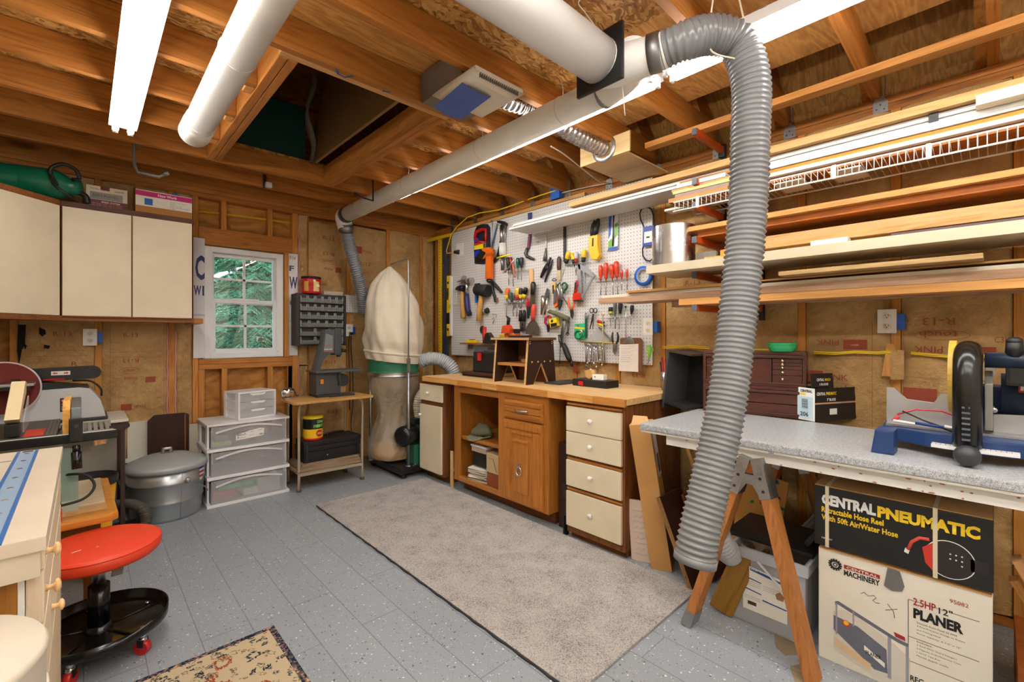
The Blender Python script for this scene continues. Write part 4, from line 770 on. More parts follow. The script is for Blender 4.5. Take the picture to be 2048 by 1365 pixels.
r = tool('cold_chisel','bright blue cold chisel with bare steel edge','chisel',957.5,607); P_(r,'shaft',plain((16,100,186),.35),lambda m: slabp(m,[(953,571.5),(962.5,571),(960,582),(959.5,605),(954.5,606),(955,583)],.012,.03,.004)); P_(r,'edge',IRON,lambda m: slabp(m,[(953,568),(963,567),(962.5,571.5),(953,572)],.016,.026))
r = tool('rubber_mallet','rubber mallet with black head and wooden handle','mallet',966,645); P_(r,'head',RUBB,lambda m: stick(m,[(958.5,580),(961,580.5),(971,581.5),(981,583),(984,583.5)],[10,14,15,17,15],.045,16)); P_(r,'handle',wood((222,170,90),(184,130,58),'z'),lambda m: stick(m,[(970,588),(968,606),(966,620),(965.5,643)],[6,6,6.5,7.5],.045,12))
r = tool('cup_hook_bit','small black and silver hole saw cup beside the mallet','hole saw',975,628); P_(r,'cup',STEEL,lambda m: m.cyl(q2(972,624.5,.02),q2(975,623,.02),.025,n=16)); P_(r,'rim',BLK,lambda m: m.cyl(q2(975.5,623,.02),q2(979,621,.02),.027,n=16))
r = tool('saw_blade_disc','small circular metal disc hung low on the pegboard','disc',966,668); P_(r,'disc',metal((150,148,144),.4),lambda m: m.cyl(q2(966,660,.006),q2(966,660,.01),.04,n=24)); P_(r,'hub',INK,lambda m: ring(m,(966,660),2.2,3.4,1,.011))
r = tool('wire_hooks','loose wire hooks on the pegboard below the caulk gun','hook',990,650); P_(r,'wire',STEEL,lambda m: (stick(m,[(987,648,.01),(991,640,.02),(990,636,.02),(987,639,.02)],1,n=5), stick(m,[(986,628,.01),(995,630,.01),(995,637,.02)],.8,n=5)))
r = tool('locking_tongs','small red gripped pliers beside the wooden dowel','pliers',1061,640); P_(r,'handle',plain((196,34,54),.4),lambda m: stick(m,[(1058.5,597),(1058,606),(1059,615)],[2.5,4,4],.025)); P_(r,'handle',plain((196,34,54),.4),lambda m: stick(m,[(1063.5,597),(1064,606),(1062.5,615)],[2.5,4,4],.025)); P_(r,'jaws',metal((90,92,90),.4),lambda m: slabp(m,[(1057.5,615),(1063.5,615),(1061,636),(1059.5,638)],.015,.03))
r = tool('wooden_dowel','pale wooden dowel hung behind the black chisel handle','dowel',1066,605); P_(r,'rod',wood((232,192,140),(206,160,104),'z'),lambda m: stick(m,[(1065,539),(1066,570),(1066,604)],[6.5,7,7],.018,12))
r = tool('wood_chisel','large wood chisel with black handle','chisel',1072,620); P_(r,'handle',plain((30,32,36),.35),lambda m: stick(m,[(1073,565),(1073,569),(1072.5,580),(1072,590)],[5,8,8,7],.04,12)); P_(r,'blade',plain((110,104,82),.4,.7),lambda m: slabp(m,[(1068,589),(1076,589),(1075,612),(1070,618),(1066,612)],.03,.042,.001))
r = tool('floor_scraper','wide fan bladed scraper with a red handle','scraper',1071,668); P_(r,'handle',plain((222,74,58),.4),lambda m: stick(m,[(1073.5,609),(1073,620),(1072,632),(1071.5,641)],[5,8,7,6],.035,12)); P_(r,'blade',plain((124,116,104),.4,.75),lambda m: slabp(m,[(1069.5,640),(1074.5,640),(1080,647),(1084,656),(1085,669),(1056.5,669),(1058,656),(1063,647)],.032,.036))
r = tool('drywall_saw','thin black handled jab saw','saw',1018,668); P_(r,'handle',BLK,lambda m: stick(m,[(1016,633),(1020.5,637),(1019,650)],[2,4.5,4],.02)); P_(r,'blade',plain((60,52,50),.4,.5),lambda m: slabp(m,[(1017,650),(1021,650),(1018,668),(1015.5,668)],.016,.019))
r = tool('wire_stripper','wire strippers with two long black grips','strippers',1048,664); [P_(r,'grip',plain((24,26,26),.5),lambda m: stick(m,[(px,621),(px,630),(px-.3,643)],[4,5,5],.025)) for px in (1045,1052.5)]; P_(r,'jaws',metal((120,126,118),.4),lambda m: slabp(m,[(1043,643),(1054,643),(1053,662),(1044,664)],.016,.026)); P_(r,'cutouts',INK,lambda m: [slabp(m,[(1046.5,y),(1050.5,y),(1050.5,y+5),(1046.5,y+5)],.026,.0264) for y in (647,655)])
r = tool('locking_pliers','silver locking pliers hanging open jaw up','pliers',1093,631); P_(r,'jaw',metal((150,154,154),.35),lambda m: slabp(m,[(1098,577),(1101.5,580),(1102,592),(1099,605),(1092,600),(1095,588)],.014,.03,.003)); P_(r,'handle',metal((206,202,190),.3),lambda m: stick(m,[(1100,597),(1097,614),(1094,630)],[4,4,3],.03)); P_(r,'handle',metal((200,192,176),.3),lambda m: stick(m,[(1091,592),(1090,608),(1087,630)],[7,6,3],.025))
r = tool('utility_knife','orange and grey utility knife','knife',1115,616); P_(r,'grip',plain((90,96,104),.5),lambda m: slabp(m,[(1114.5,582),(1119.5,581),(1118.5,606),(1113.5,608)],.03,.044,.002)); P_(r,'body',ORG,lambda m: slabp(m,[(1113,580),(1121,578),(1120,612),(1115,616),(1112,610)],.014,.034,.003))
r = tool('snap_knife','yellow and black snap blade knife','knife',1110,594); P_(r,'body',plain((216,190,110),.4),lambda m: slabp(m,[(1107,566),(1114,565),(1113,592),(1108,593)],.012,.026,.002)); P_(r,'slot',INK,lambda m: slabp(m,[(1109,571),(1112,571),(1112,588),(1109,589)],.026,.0265)); P_(r,'clip',BLK,lambda m: ring(m,(1111,560.5),4,2.4,1.2,.016))
r = tool('slip_pliers','steel pliers hanging nose down between the knives and the green loop','pliers',1124,621); P_(r,'handle',STEEL,lambda m: stick(m,[(1119,569),(1121,585),(1124,601)],[3,4,5],.03)); P_(r,'handle',STEEL,lambda m: stick(m,[(1129,571),(1128,588),(1125,602)],[3,4,5],.03)); P_(r,'jaws',IRON,lambda m: slabp(m,[(1120,601),(1128,601),(1126,614),(1123,621),(1121,612)],.018,.034,.002))
r = tool('wire_loop','dark green coated loop hung beside the pliers','loop',1133,588); P_(r,'loop',plain((18,84,54),.4),lambda m: ring(m,(1133.5,574),5.2,7,3.2,.03)); P_(r,'tail',plain((18,84,54),.4),lambda m: stick(m,[(1129,578),(1124,566),(1120,574)],1.8,.03)); P_(r,'tip',plain((18,84,54),.4),lambda m: stick(m,[(1133,580),(1132.5,588)],[4,2],.03))
r = tool('staple_gun','red staple gun hanging nose down','stapler',1162,604); P_(r,'handle',plain((206,44,22),.3),lambda m: (stick(m,[(1160,562),(1158,574),(1156,588)],[4.5,5,6],.035,10), slabp(m,[(1153,588),(1166,586),(1169,600),(1154,602)],.02,.05,.003))); P_(r,'lever',CHROME,lambda m: stick(m,[(1164,572),(1162,586)],1.6,.03)); P_(r,'nose',BLK,lambda m: slabp(m,[(1153,601.5),(1171,602),(1171,604.5),(1156,604)],.022,.05)); P_(r,'slot',INK,lambda m: slabp(m,[(1157.5,566),(1161.5,566),(1160,580),(1157,581)],.052,.0525))
r = tool('long_nose_pliers','long nose pliers with orange handles','pliers',1147,638); P_(r,'handle',plain((232,104,40),.4),lambda m: stick(m,[(1142.5,596),(1141,604),(1143,613),(1146.5,621)],[2.5,3.5,3.5,3],.03)); P_(r,'handle',plain((232,104,40),.4),lambda m: stick(m,[(1150,595),(1153,604),(1152,612),(1148.5,621)],[2.5,3.5,3.5,3],.03)); P_(r,'jaws',IRON,lambda m: slabp(m,[(1145,619),(1150,619),(1151,630),(1149,638),(1147,634)],.02,.036,.002)); P_(r,'hook_wire',IRON,lambda m: stick(m,[(1129,594),(1136,606),(1144,620)],1.5,.02))
r = tool('tin_snips','red handled snips above the tape measure pack','snips',1100,668); [P_(r,'handle',plain((196,30,54),.4),lambda m,a=a: stick(m,a,[3,4,4,3],.03)) for a in ([(1102,632),(1096,637),(1095,646),(1099,651)],[(1103,632),(1106,638),(1106,646),(1102,651)])]; P_(r,'blades',IRON,lambda m: slabp(m,[(1098.5,650),(1103.5,650),(1102,664),(1100,665)],.02,.034))
r = tool('tape_measure','yellow and black tape measure hung in its pack','tape measure',1114,657); P_(r,'body',plain((244,222,30),.4),lambda m: slabp(m,[(1105,639),(1120,635),(1122,652),(1108,656)],.014,.05,.005)); P_(r,'black_panel',BLK,lambda m: (slabp(m,[(1109,648),(1121.5,646),(1121.8,652),(1110,655)],.05,.0515), slabp(m,[(1110,641),(1114,640),(1114,645),(1110,646)],.05,.0515)))
r = tool('pipe_wrench','olive gripped pipe tool slung across the pegboard','wrench',1127,642); P_(r,'grip',plain((112,108,84),.5),lambda m: stick(m,[(1107,623,.06),(1125,630,.05),(1144,639,.04)],[6,7.5,7.5],.05,14)); P_(r,'end',plain((190,184,160),.5),lambda m: stick(m,[(1105.5,622,.062),(1108,623.5,.06)],6.4,.05,14))
r = tool('clamp_bars','bundle of grey steel clamp bars hanging under the olive grip','clamp',1133,690); P_(r,'bar',plain((110,106,98),.4,.7),lambda m: stick(m,[(1132,638),(1130,655),(1126,690)],5,.03,6,.5)); P_(r,'bar',plain((130,126,118),.4,.7),lambda m: stick(m,[(1137,640),(1135,660),(1128,695)],4,.045,6,.5)); P_(r,'hook',IRON,lambda m: (stick(m,[(1142,642),(1141,662),(1140,668)],3,.03,6), ring(m,(1140,668),2.5,3,1.5,.03)))
r = tool('grease_coupler','black ribbed grip with steel hook below the clamp bars','tool',1145,738); P_(r,'grip',plain((34,32,30),.5),lambda m: (stick(m,[(1133,688),(1138,700),(1144,716),(1147,722)],[7,9,9,6],.04,12))); P_(r,'linkage',IRON,lambda m: (stick(m,[(1124,670),(1126,683),(1131,690)],[4,5,4],.035), stick(m,[(1147,721),(1150,733)],3,.035), ring(m,(1149,730),3,3,1.4,.03))); P_(r,'wire_leg',IRON,lambda m: stick(m,[(1124,690),(1122,728)],1.2,.02,5))
r = tool('garden_tie_pack','green and yellow packaged item hung beside the green wrench','package',1163,680); P_(r,'card',plain((60,190,140),.4),lambda m: slabp(m,[(1152,648),(1174,647),(1175,676),(1167,680),(1155,679),(1151,668)],.01,.02,.001)); P_(r,'yellow_panel',plain((240,216,40),.4),lambda m: slabp(m,[(1152.5,654),(1173,656),(1173,659),(1152.5,658)],.02,.0206)); P_(r,'green_coil',plain((20,120,60),.4),lambda m: (ring(m,(1161,670),7,8,3,.026), ring(m,(1168,668),5,7,2,.024))); P_(r,'white_label',PAPER,lambda m: slabp(m,[(1164,660),(1169,660),(1169,667),(1164,667)],.028,.0285)); P_(r,'seed_photo',plain((150,90,60),.5),lambda m: slabp(m,[(1157,650),(1161,649.5),(1162,654),(1157,654)],.02,.0206))
r = tool('adjustable_wrench','adjustable wrench with a dark green handle','wrench',1176,677); P_(r,'head',STEEL,lambda m: (ring(m,(1177,630),3,3.5,2.5,.02), slabp(m,[(1173,633),(1181,632),(1179,638),(1174,638)],.012,.028,.002))); P_(r,'handle',plain((20,84,66),.4),lambda m: slabp(m,[(1173.5,637),(1177,637),(1177,675),(1174,677)],.014,.026,.002))
r = tool('scissors','black scissors hanging point down on the pegboard','scissors',1190,660); P_(r,'finger_ring',BLK,lambda m: (ring(m,(1186,622),3.4,4.6,1.4,.02))); P_(r,'finger_ring',BLK,lambda m: ring(m,(1194.5,622),3.4,4.6,1.4,.024)); P_(r,'blade',plain((70,66,60),.35,.7),lambda m: slabp(m,[(1188,628),(1191.5,629),(1184,657),(1182,660)],.018,.021)); P_(r,'blade',plain((90,80,70),.35,.7),lambda m: slabp(m,[(1189,629),(1192,628),(1190,655),(1189,660)],.022,.025))
r = tool('stubby_driver','stubby red and yellow drivers lying on a hook above the metal square','screwdriver',1206,655); P_(r,'red_handle',RED,lambda m: stick(m,[(1200,643),(1204,644),(1212,646)],[5,5,3],.03)); P_(r,'yellow_handle',YEL,lambda m: stick(m,[(1201,649),(1205,650),(1212,652)],[5,5,4],.03)); P_(r,'black_tip',BLK,lambda m: (stick(m,[(1208,645),(1213,646)],3.6,.03), stick(m,[(1208,651),(1213,652.5)],3.8,.03)))
r = tool('rafter_square','shiny silver triangular square behind the wrench rail','square',1200,684); P_(r,'plate',plain((196,198,200),.4,.4),lambda m: slabp(m,[(1173,683),(1200,655),(1227,681),(1218,684)],.012,.016)); P_(r,'edge_lip',STEEL,lambda m: slabp(m,[(1199,655),(1201.5,654.5),(1228,681),(1226,683)],.01,.026))
r = tool('wrench_rail','brass coloured rail that holds the row of wrenches','rail',1205,688); P_(r,'rail',plain((206,184,100),.35,.4),lambda m: stick(m,[(1168,684),(1238,686.5)],3,.03,6))
WG = 'combination wrenches on the brass rail'
for i, px in enumerate((1176,1180.5,1185,1189,1193,1197,1201,1205,1209.5,1214)):
    L = (736,730,744,722,731,738,728,724,735,726)[i]; c = CHROME if i % 3 else metal((150,148,142),.35)
    r = tool('combination_wrench', f'steel wrench hanging on the brass rail, {ORD[i]} from the green wrench', 'wrench', px, L, WG)
    tl = random.Random(i).uniform(-1.5,1.5)
    P_(r,'shank',c,lambda m: stick(m,[(px,689),(px+tl,L-6)],[2,2],.03+.003*(i%2),6,.5)); P_(r,'box_end',c,lambda m: ring(m,(px,688.5),1.8,2.4,1.5,.03,12)); P_(r,'open_end',c,lambda m: (stick(m,[(px+tl,L-7),(px+tl-1.6,L-2),(px+tl-1,L)],[2,1.6,1],.03), stick(m,[(px+tl,L-7),(px+tl+1.6,L-2),(px+tl+1,L)],[2,1.6,1],.03)))
r = tool('t_handle_rod','long brass T handle rod hanging through the wrench rail','rod',1213,738); P_(r,'rod',plain((190,170,120),.35,.5),lambda m: stick(m,[(1213,633),(1212.5,690),(1187.5 if 0 else 1212,738)],1.6,.045,6)); P_(r,'handle',plain((200,170,90),.4,.5),lambda m: stick(m,[(1210,629.5),(1213,632.5),(1216,629.5)],2,.045,6))
r = tool('steel_rod','thin steel rod hanging behind the clipboard','rod',1255,690); P_(r,'rod',STEEL,lambda m: stick(m,[(1254.5,614),(1255,682)],1.6,.02,6)); P_(r,'cap',IRON,lambda m: stick(m,[(1254.5,612.5),(1254.5,616)],3.5,.02,8))
r = tool('slip_joint_pliers','pliers with black grips and silver jaws beside the clipboard','pliers',1234,710); [P_(r,'handle',plain((30,34,40),.4),lambda m,a=a: stick(m,a,[2.5,4,4,3],.03)) for a in ([(1230,665),(1229,674),(1230,682),(1232,688)],[(1239,665),(1241,674),(1240,682),(1237,688)])]; P_(r,'jaws',STEEL,lambda m: slabp(m,[(1231,688),(1238,688),(1237,700),(1234,710),(1231,703)],.02,.036,.002))
r = tool('clipboard','brown clipboard with written notes hanging on the pegboard','clipboard',1265,745); P_(r,'board',wood((130,88,62),(96,62,42),'z',var=.02),lambda m: slabp(m,[(1244,678),(1247,676),(1284,676),(1288,680),(1287.5,742),(1243,742)],.02,.024)); P_(r,'paper',plain((238,230,222),.7),lambda m: slabp(m,[(1243,689),(1281,688),(1280.5,744),(1241.5,742)],.024,.028)); P_(r,'clip',STEEL,lambda m: (slabp(m,[(1252,687),(1254,682),(1260,678),(1262,673),(1266,673),(1268,678),(1273,682),(1275,687)],.028,.038,.002)))
P_(r,'handwriting',plain((150,140,140),.7),lambda m: [stick(m,[(1246+k%2,694+k*4.2,.0284),(1262,693.6+k*4.2+(k%3)*.4,.0284),(1272-(k*5)%9,693.2+k*4.2,.0284)],.35,n=4) for k in range(8)])
r = tool('craft_scissors','lime green handled scissors at the pegboard edge','scissors',1303,729); LM = plain((120,214,40),.4); P_(r,'finger_ring',LM,lambda m: ring(m,(1299.5,697),3.2,5,1.8,.02)); P_(r,'finger_ring',LM,lambda m: ring(m,(1307,699),3.2,4,1.8,.024)); P_(r,'handle',LM,lambda m: stick(m,[(1303,690),(1302,705),(1301,716)],[3,5,4],.02)); P_(r,'blades',STEEL,lambda m: slabp(m,[(1299.5,715),(1302.5,715),(1299.5,729),(1297.5,728)],.016,.022))
# empty hooks on the board
for i, (px, py) in enumerate(((1030,462),(1042,450),(1080,485),(1110,455),(1180,432),(1242,420),(1115,432))):
    r = tool('peg_hook', ('bare hook near the hacksaw','bare hook above the white trim end','bare hook between the pry bar and the bottle brush','bare hook beside the bottle brush','bare hook under the pine board','bare hook beside the blade pack','bare hook above the white trim')[i], 'hook', px, py, 'bare peg hooks'); P_(r,'wire',STEEL,lambda m: m.tube([q2(px,py,.0),q2(px,py,.03),q2(px+2,py+3,.045),q2(px+2.5,py,.055)],.0022,5))
# outlets: plates with two sockets
def outlet(o, xd, label, box=(1,-1), plug=False, w=.074, h=.118):
    r = thing('outlet', label, 'outlet', o, 0, 'white double outlets'); M0 = frame((0,0,0), xd, (0,0,1)); nrm = Vector(xd).cross(Vector((0,0,1)))
    MB().box((-w/2,-h/2,0),(w/2,h/2,.006),.002,M0).part('cover_plate', WHT, r)
    for s in (-1,1):
        p = MB().prism([(.017*math.cos(q),s*.0245*h/.118+.0145*math.sin(q)) for q in [2*PI*i/16 for i in range(16)]], .003, M0 @ Matrix.Translation((0,0,.006))).part('socket', plain((226,214,190),.4), r)
        for q in (-.006,.006): MB().box((q-.001,s*.0245*h/.118,.009),(q+.001,s*.0245*h/.118+.008,.0094),0,M0).part('slot', INK, p)
        MB().cyl(M0@Vector((0,s*.0245*h/.118-.006,.009)), M0@Vector((0,s*.0245*h/.118-.006,.0094)), .0025, n=8).part('ground_hole', INK, p)
    if box: MB().box((w/2*box[0]+(.0 if box[0]>0 else -.03),-h*.35,-.05),(w/2*box[0]+(.03 if box[0]>0 else 0),h*.3,-.002),.002,M0).part('junction_box', BLUEBOX, r, 'blue plastic junction box')
    return r
v = PX(1296.5,654,2.872); outlet(v,(0,-1,0),'white double outlet at the pegboard edge near the clipboard')
v = PX(1774,643,XR-.035); outlet(v,(0,-1,0),'white double outlet on the insulated wall above the miter saw')
v = PY(180,675,YB-.04); outlet(v,(1,0,0),'white double outlet on the stud below the wall cabinets')
v = PY(698,661,YB-.04); o = outlet(v,(1,0,0),'white double outlet beside the parts bins with a black plug')
# ================================================================== LUMBER RACK
RK = thing('lumber_rack', 'orange and black wall rack arms carrying long boards', 'rack', (XR-.03, 1.148, 1.35))
ORA = plain((204,84,24), .4); CAPG = plain((92,98,106), .5)
for yc in (1.148, .93):
    tk(RK).box((XR-.045, yc-.0125, 1.36), (XR-.02, yc+.0125, 2.46), .002).part('upright', BLK, RK)
    for zt in (2.432, 2.152, 2.02, 1.826, 1.628, 1.444):
        a_ = tk(RK).box((2.496, yc-.014, zt-.034), (XR-.045, yc+.014, zt), .002).part('arm', ORA, RK)
        tk(RK).box((2.486, yc-.0145, zt-.035), (2.4965, yc+.0145, zt+.0005), .002).part('end_cap', CAPG, a_)
        tk(RK).box((XR-.07, yc-.02, zt-.06), (XR-.044, yc+.02, zt-.004), .002).part('bracket', BLK, a_)
LUM = 'lumber stacked on the wall rack'
def board(label, yl, yr, x0, x1, z0, z1, mt, nm='lumber_board', bev=.0015, tilt=0, grp=LUM, cat='board', knots=()):
    if yr == E_: yr = E_-(len(label)*37 % 23)*.012
    r = thing(nm, label, cat, ((x0+x1)/2, (yl+yr)/2, z0), 0, grp, rot=(0, tilt, 0) if tilt else None)
    L = (yl-yr)/2; w = (x1-x0)/2
    MB().box((-w, -L, 0), (w, L, z1-z0), bev).part('plank', mt, r)
    return r
E_ = -.35
WPNT = plain((214,212,208), .35); PINEy = wood((206,162,104), (160,112,60), 'y'); PINEk = wood((198,150,88), (152,102,50), 'y', knots=.8); GRY = wood((186,150,120), (138,100,74), 'y', knots=.6); TAN = wood((186,136,76), (140,92,44), 'y'); ORB = wood((190,112,48), (140,74,26), 'y'); PURP = plain((92,72,78), .5); OSBE = wood((196,164,112), (150,112,66), 'y', grain=1.4)
board('long pine strip on the topmost rack arms below the joists', 1.485, E_, 2.535, 2.60, 2.434, 2.468, wood((208,146,78),(158,98,44),'y',knots=.6))
tr = board('wide white grooved trim board reaching out over the pegboard', 2.78, E_, 2.585, 2.83, 2.154, 2.172, WPNT, 'trim_board', .003)
m = tk(tr); [m.box((2.575+.004*i, E_, 2.172+.0085*i), (2.64, 2.72, 2.179+.0085*i), .002) for i in range(3)]; m.part('grooved_edge', WPNT, tr)
tk(tr).box((2.57,.155,2.150),(2.645,.185,2.2),.001).part('tape_band', BLK, tr, 'black tape band')
board('light pine stick lying on the white trim board', 2.10, E_, 2.545, 2.60, 2.199, 2.236, PINEy)
board('second white trim strip beside the pine stick over the pegboard', 2.55, 1.3, 2.66, 2.80, 2.173, 2.19, WPNT, 'trim_board', .003)
# wire shelf
ws = thing('wire_shelf', 'white coated wire shelf lying on the rack arms', 'shelf', (2.64, .6, 2.02)); WC = plain((238,238,236), .3)
yl, yr = 1.273, E_
for x, z in ((2.49,2.043), (2.486,1.99), (2.785,2.03)): m = tk(ws); m.cyl((x,yl,z),(x,yr,z),.0042,n=8); m.part('rail', WC, ws)
m = tk(ws); k = yl-.01; n_ = 0
while k > -.15: m.cyl((2.486,k,1.99),(2.49,k,2.046),.0017,n=5); m.cyl((2.49,k,2.046),(2.785,k,2.034),.0017,n=5); k -= .026
p = m.part('cross_wire', WC, ws); p['kind'] = 'stuff'
for px in (1395, 1668, 1857): y = PX(px, 360, 2.487).y; tk(ws).box((2.481,y-.008,1.985),(2.492,y+.008,2.048),.003).part('clip', WC, ws)
ZW = 2.049
PL = 'short lumber piled on the wire shelf'
for i, (yl, yr, x0, dz, th, mt, lb) in enumerate(((1.31,.972,2.50,.0,.024,PINEk,'knotty pine plank lowest in the short pile on the wire shelf'),(1.275,.95,2.51,.025,.02,plain((150,128,122),.6),'mauve painted plank above the lowest pine plank'),(1.285,.93,2.505,.046,.017,wood((244,220,150),(216,176,96),'y'),'yellow pine plank in the middle of the short pile'),(1.30,.92,2.52,.064,.016,PINEy,'pale pine plank second from the top of the short pile'),
   (1.265,.99,2.515,.081,.022,WHT,'white painted block on the short lumber pile'),(1.26,.97,2.54,.104,.018,TAN,'tan plank topping the short lumber pile'))):
    board(lb, yl, yr, x0, x0+.13, ZW+dz, ZW+dz+th, mt, grp=PL)
board('narrow white strip poking out behind the short lumber pile', 1.42, .97, 2.66, 2.76, 2.052, 2.066, WPNT, grp=PL)
for lb, x0, x1, z0, z1, mt, yl in (('bright white board in the middle of the wire shelf stack',2.53,2.62,2.115,2.145,WPNT,.93),('yellow stained board under the bright white board',2.54,2.66,2.092,2.114,wood((206,150,50),(170,112,30),'y'),.94),('light grey moulding near the bottom of the wire shelf stack',2.52,2.60,2.072,2.091,plain((206,200,190),.5),.95),('dark brown plank at the bottom of the wire shelf stack',2.55,2.70,2.050,2.071,ORB,.96),('narrow white batten at the top back of the wire shelf stack',2.63,2.68,2.115,2.132,WPNT,.9),('folded tan moulding near the back of the wire shelf stack',2.625,2.72,2.133,2.15,TAN,.33)):
    board(lb, yl, E_, x0, x1, z0, z1, mt, grp='long boards on the wire shelf')
w1 = board('white washed thick plank on the near end of the wire shelf', .045, E_, 2.47, 2.56, 2.146, 2.185, wood((232,224,200),(196,180,140),'y'), grp=PL)
for i, (px, py, q) in enumerate(((1590,398,.10),(1700,362,.0))):
    c = PX(px, py, 2.62); mb = MB(); mb.box((-.1,-.06,0),(.1,.06,.006),.001); o = mb.solo('trim_offcut', WPNT, ('white corner offcut sticking out below the wire shelf','second white corner offcut below the wire shelf, beside the clip')[i], 'offcut'); o.location = (2.60, c.y, 2.011 if i == 0 else 2.0105); 
    o.location.z = 2.021
# boards on the next arms
board('light edged pine board on the fourth arms', 1.265, E_, 2.50, 2.66, 1.862, 1.888, wood((200,150,86),(152,100,46),'y'))
board('dark brown board under the light edged pine board', 1.15, E_, 2.535, 2.70, 1.828, 1.861, ORB)
board('orange brown beam on the fourth arms beside the dark board', 1.18, E_, 2.705, 2.83, 1.828, 1.874, wood((196,124,56),(150,84,30),'y'))
# cream laminate shelf on the fifth arms
board('long cream laminate shelf board on the fifth arms', 1.385, E_, 2.38, 2.72, 1.63, 1.676, plain((206,192,164), .45), 'laminate_shelf', .002)
ZS = 1.677
board('grained pine plank on the cream shelf', .95, E_, 2.53, 2.60, ZS+.062, ZS+.10, wood((196,158,108),(146,106,64),'y'), grp='lumber on the cream shelf')
board('pale yellow pine plank under the grained plank', .98, E_, 2.50, 2.60, ZS+.033, ZS+.061, PINEy, grp='lumber on the cream shelf')
board('thin tan plank on the cream shelf under the pale pine', .70, E_, 2.53, 2.63, ZS+.016, ZS+.032, TAN, grp='lumber on the cream shelf')
board('plain plank lowest on the cream shelf', .72, E_, 2.56, 2.68, ZS+.0005, ZS+.0155, OSBE, grp='lumber on the cream shelf')
v0, v1 = PX(1622,480,2.43), PX(1696,480,2.43)
board('short white painted block on the front of the cream shelf', v0.y, v1.y, 2.42, 2.49, ZS+.0005, ZS+.026, WHT, 'white_block', .002, grp='lumber on the cream shelf')
board('dark plum painted board on the front of the cream shelf', PX(1782,460,2.44).y, E_, 2.44, 2.53, ZS+.0005, ZS+.018, PURP, grp='lumber on the cream shelf')
v0, v1 = PX(1415,500,2.5), PX(1475,500,2.5)
board('ribbed yellow offcut on the cream shelf beside the metal roll', v0.y, v1.y, 2.46, 2.60, ZS+.0005, ZS+.02, wood((220,176,80),(170,110,40),'x'), 'wood_offcut', grp='lumber on the cream shelf')
board('orange block standing on the ribbed yellow offcut', v0.y-.06, v1.y, 2.52, 2.58, ZS+.021, ZS+.06, wood((226,160,70),(180,110,40),'x'), 'wood_offcut', grp='lumber on the cream shelf')
t = thing('flashing_roll', 'roll of shiny aluminium flashing standing on the cream shelf', 'roll', (2.545, 1.30, ZS)); AL = metal((214,216,220), .22, .08)
m = MB(); R0 = .125
m.grid(lambda u, v: Vector((math.cos(2*PI*u*2.2)*(R0-.012*u), math.sin(2*PI*u*2.2)*(R0-.012*u), .235*v)), 90, 1); m.part('sheet', AL, t)
t = thing('metal_sheet', 'grey metal plate leaning behind the flashing roll on the cream shelf', 'plate', (2.55, 1.10, ZS)); MB().box((-.03,-.06,0),(-.026,.05,.06)).part('plate', metal((150,146,140),.5), t)
# under the cream shelf
board('paint chipped plywood board jutting out under the cream shelf', .70, .024, 2.40, 2.62, 1.555, 1.575, OSBE, 'plywood_board', .003)
board('thin pine sheet under the chipped plywood board', 1.60, -.2, 2.50, 2.70, 1.546, 1.554, PINEk)
board('second thin pine sheet, resting on the white edged strip', 1.58, .9, 2.475, 2.70, 1.537, 1.545, TAN)
board('white edged strip on the weathered plank', 1.78, E_, 2.50, 2.60, 1.519, 1.536, plain((226,214,196),.5))
board('long weathered grey plank on the lowest arms, reaching over the pegboard', 1.80, E_, 2.49, 2.53, 1.482, 1.518, GRY) 
board('weathered plank lying flat behind the grey plank', 1.66, E_, 2.535, 2.70, 1.482, 1.518, GRY)
board('knotty yellow two by four on the lowest arms', 1.24, E_, 2.488, 2.60, 1.445, 1.481, wood((216,160,92),(168,108,50),'y',knots=1.0))
board('short grey board end beside the yellow two by four', 1.345, .9, 2.605, 2.68, 1.445, 1.481, GRY)
board('grey brown strip at the back of the lowest arms', 1.2, E_, 2.70, 2.80, 1.445, 1.475, GRY)
# ================================================================== COUNTER TABLE ON SAWHORSES
def speck():
    n = NT('speckled'); v = n.coords(rnd=False); a_ = n.noise(v, 420, 2); b_ = n.noise(v, 90, 4); col = n.ramp(n.math('ADD', n.math('MULTIPLY', a_, .7), n.math('MULTIPLY', b_, .3)), [(.36, lin((104,108,114))), (.47, lin((164,168,174))), (.6, lin((206,208,210)))]); return n.done(col, .32, 0, .5)
SPK = speck()
t = thing('counter_top', 'loose grey speckled laminate counter lying on the sawhorse table', 'countertop', (2.32, .45, .795))
tk(t).box((2.0, E_, .806), (2.66, 1.2, .838), .007).part('top', SPK, t); tk(t).box((2.004, E_, .7955), (2.655, 1.196, .8058), .002).part('core', plain((206,200,188), .7), t)
m = tk(t); 
for pts in ([(.62,.803),(.615,.797),(.608,.801)], [(.612,.804),(.605,.798),(.60,.802)]): m.tube([(2.0035,y,z) for y,z in pts], .0012, 5)
m.part('pen_scribble', NAVY, t)
t = thing('door_slab', 'white painted door slab with chipped edge lying across the sawhorse', 'door slab', (2.33, .35, .748))
tk(t).box((2.03, E_, .748), (2.64, 1.075, .792), .003).part('slab', WHT, t)
rr = random.Random(4); m = tk(t)
for i in range(26):
    y = rr.uniform(-.1,.75) if i > 3 else rr.uniform(.75,1.05); z = rr.choice([.788,.786,.753,.775]); w = rr.uniform(.005,.022)
    m.prism([(0,0),(w*.4,.0025),(w,.001),(w*.7,-.003),(w*.2,-.002)], .0006, frame((2.0296,y,z),(0,-1,0),(0,0,1)))
m.part('chipped_paint', plain((176,110,60),.7), t)
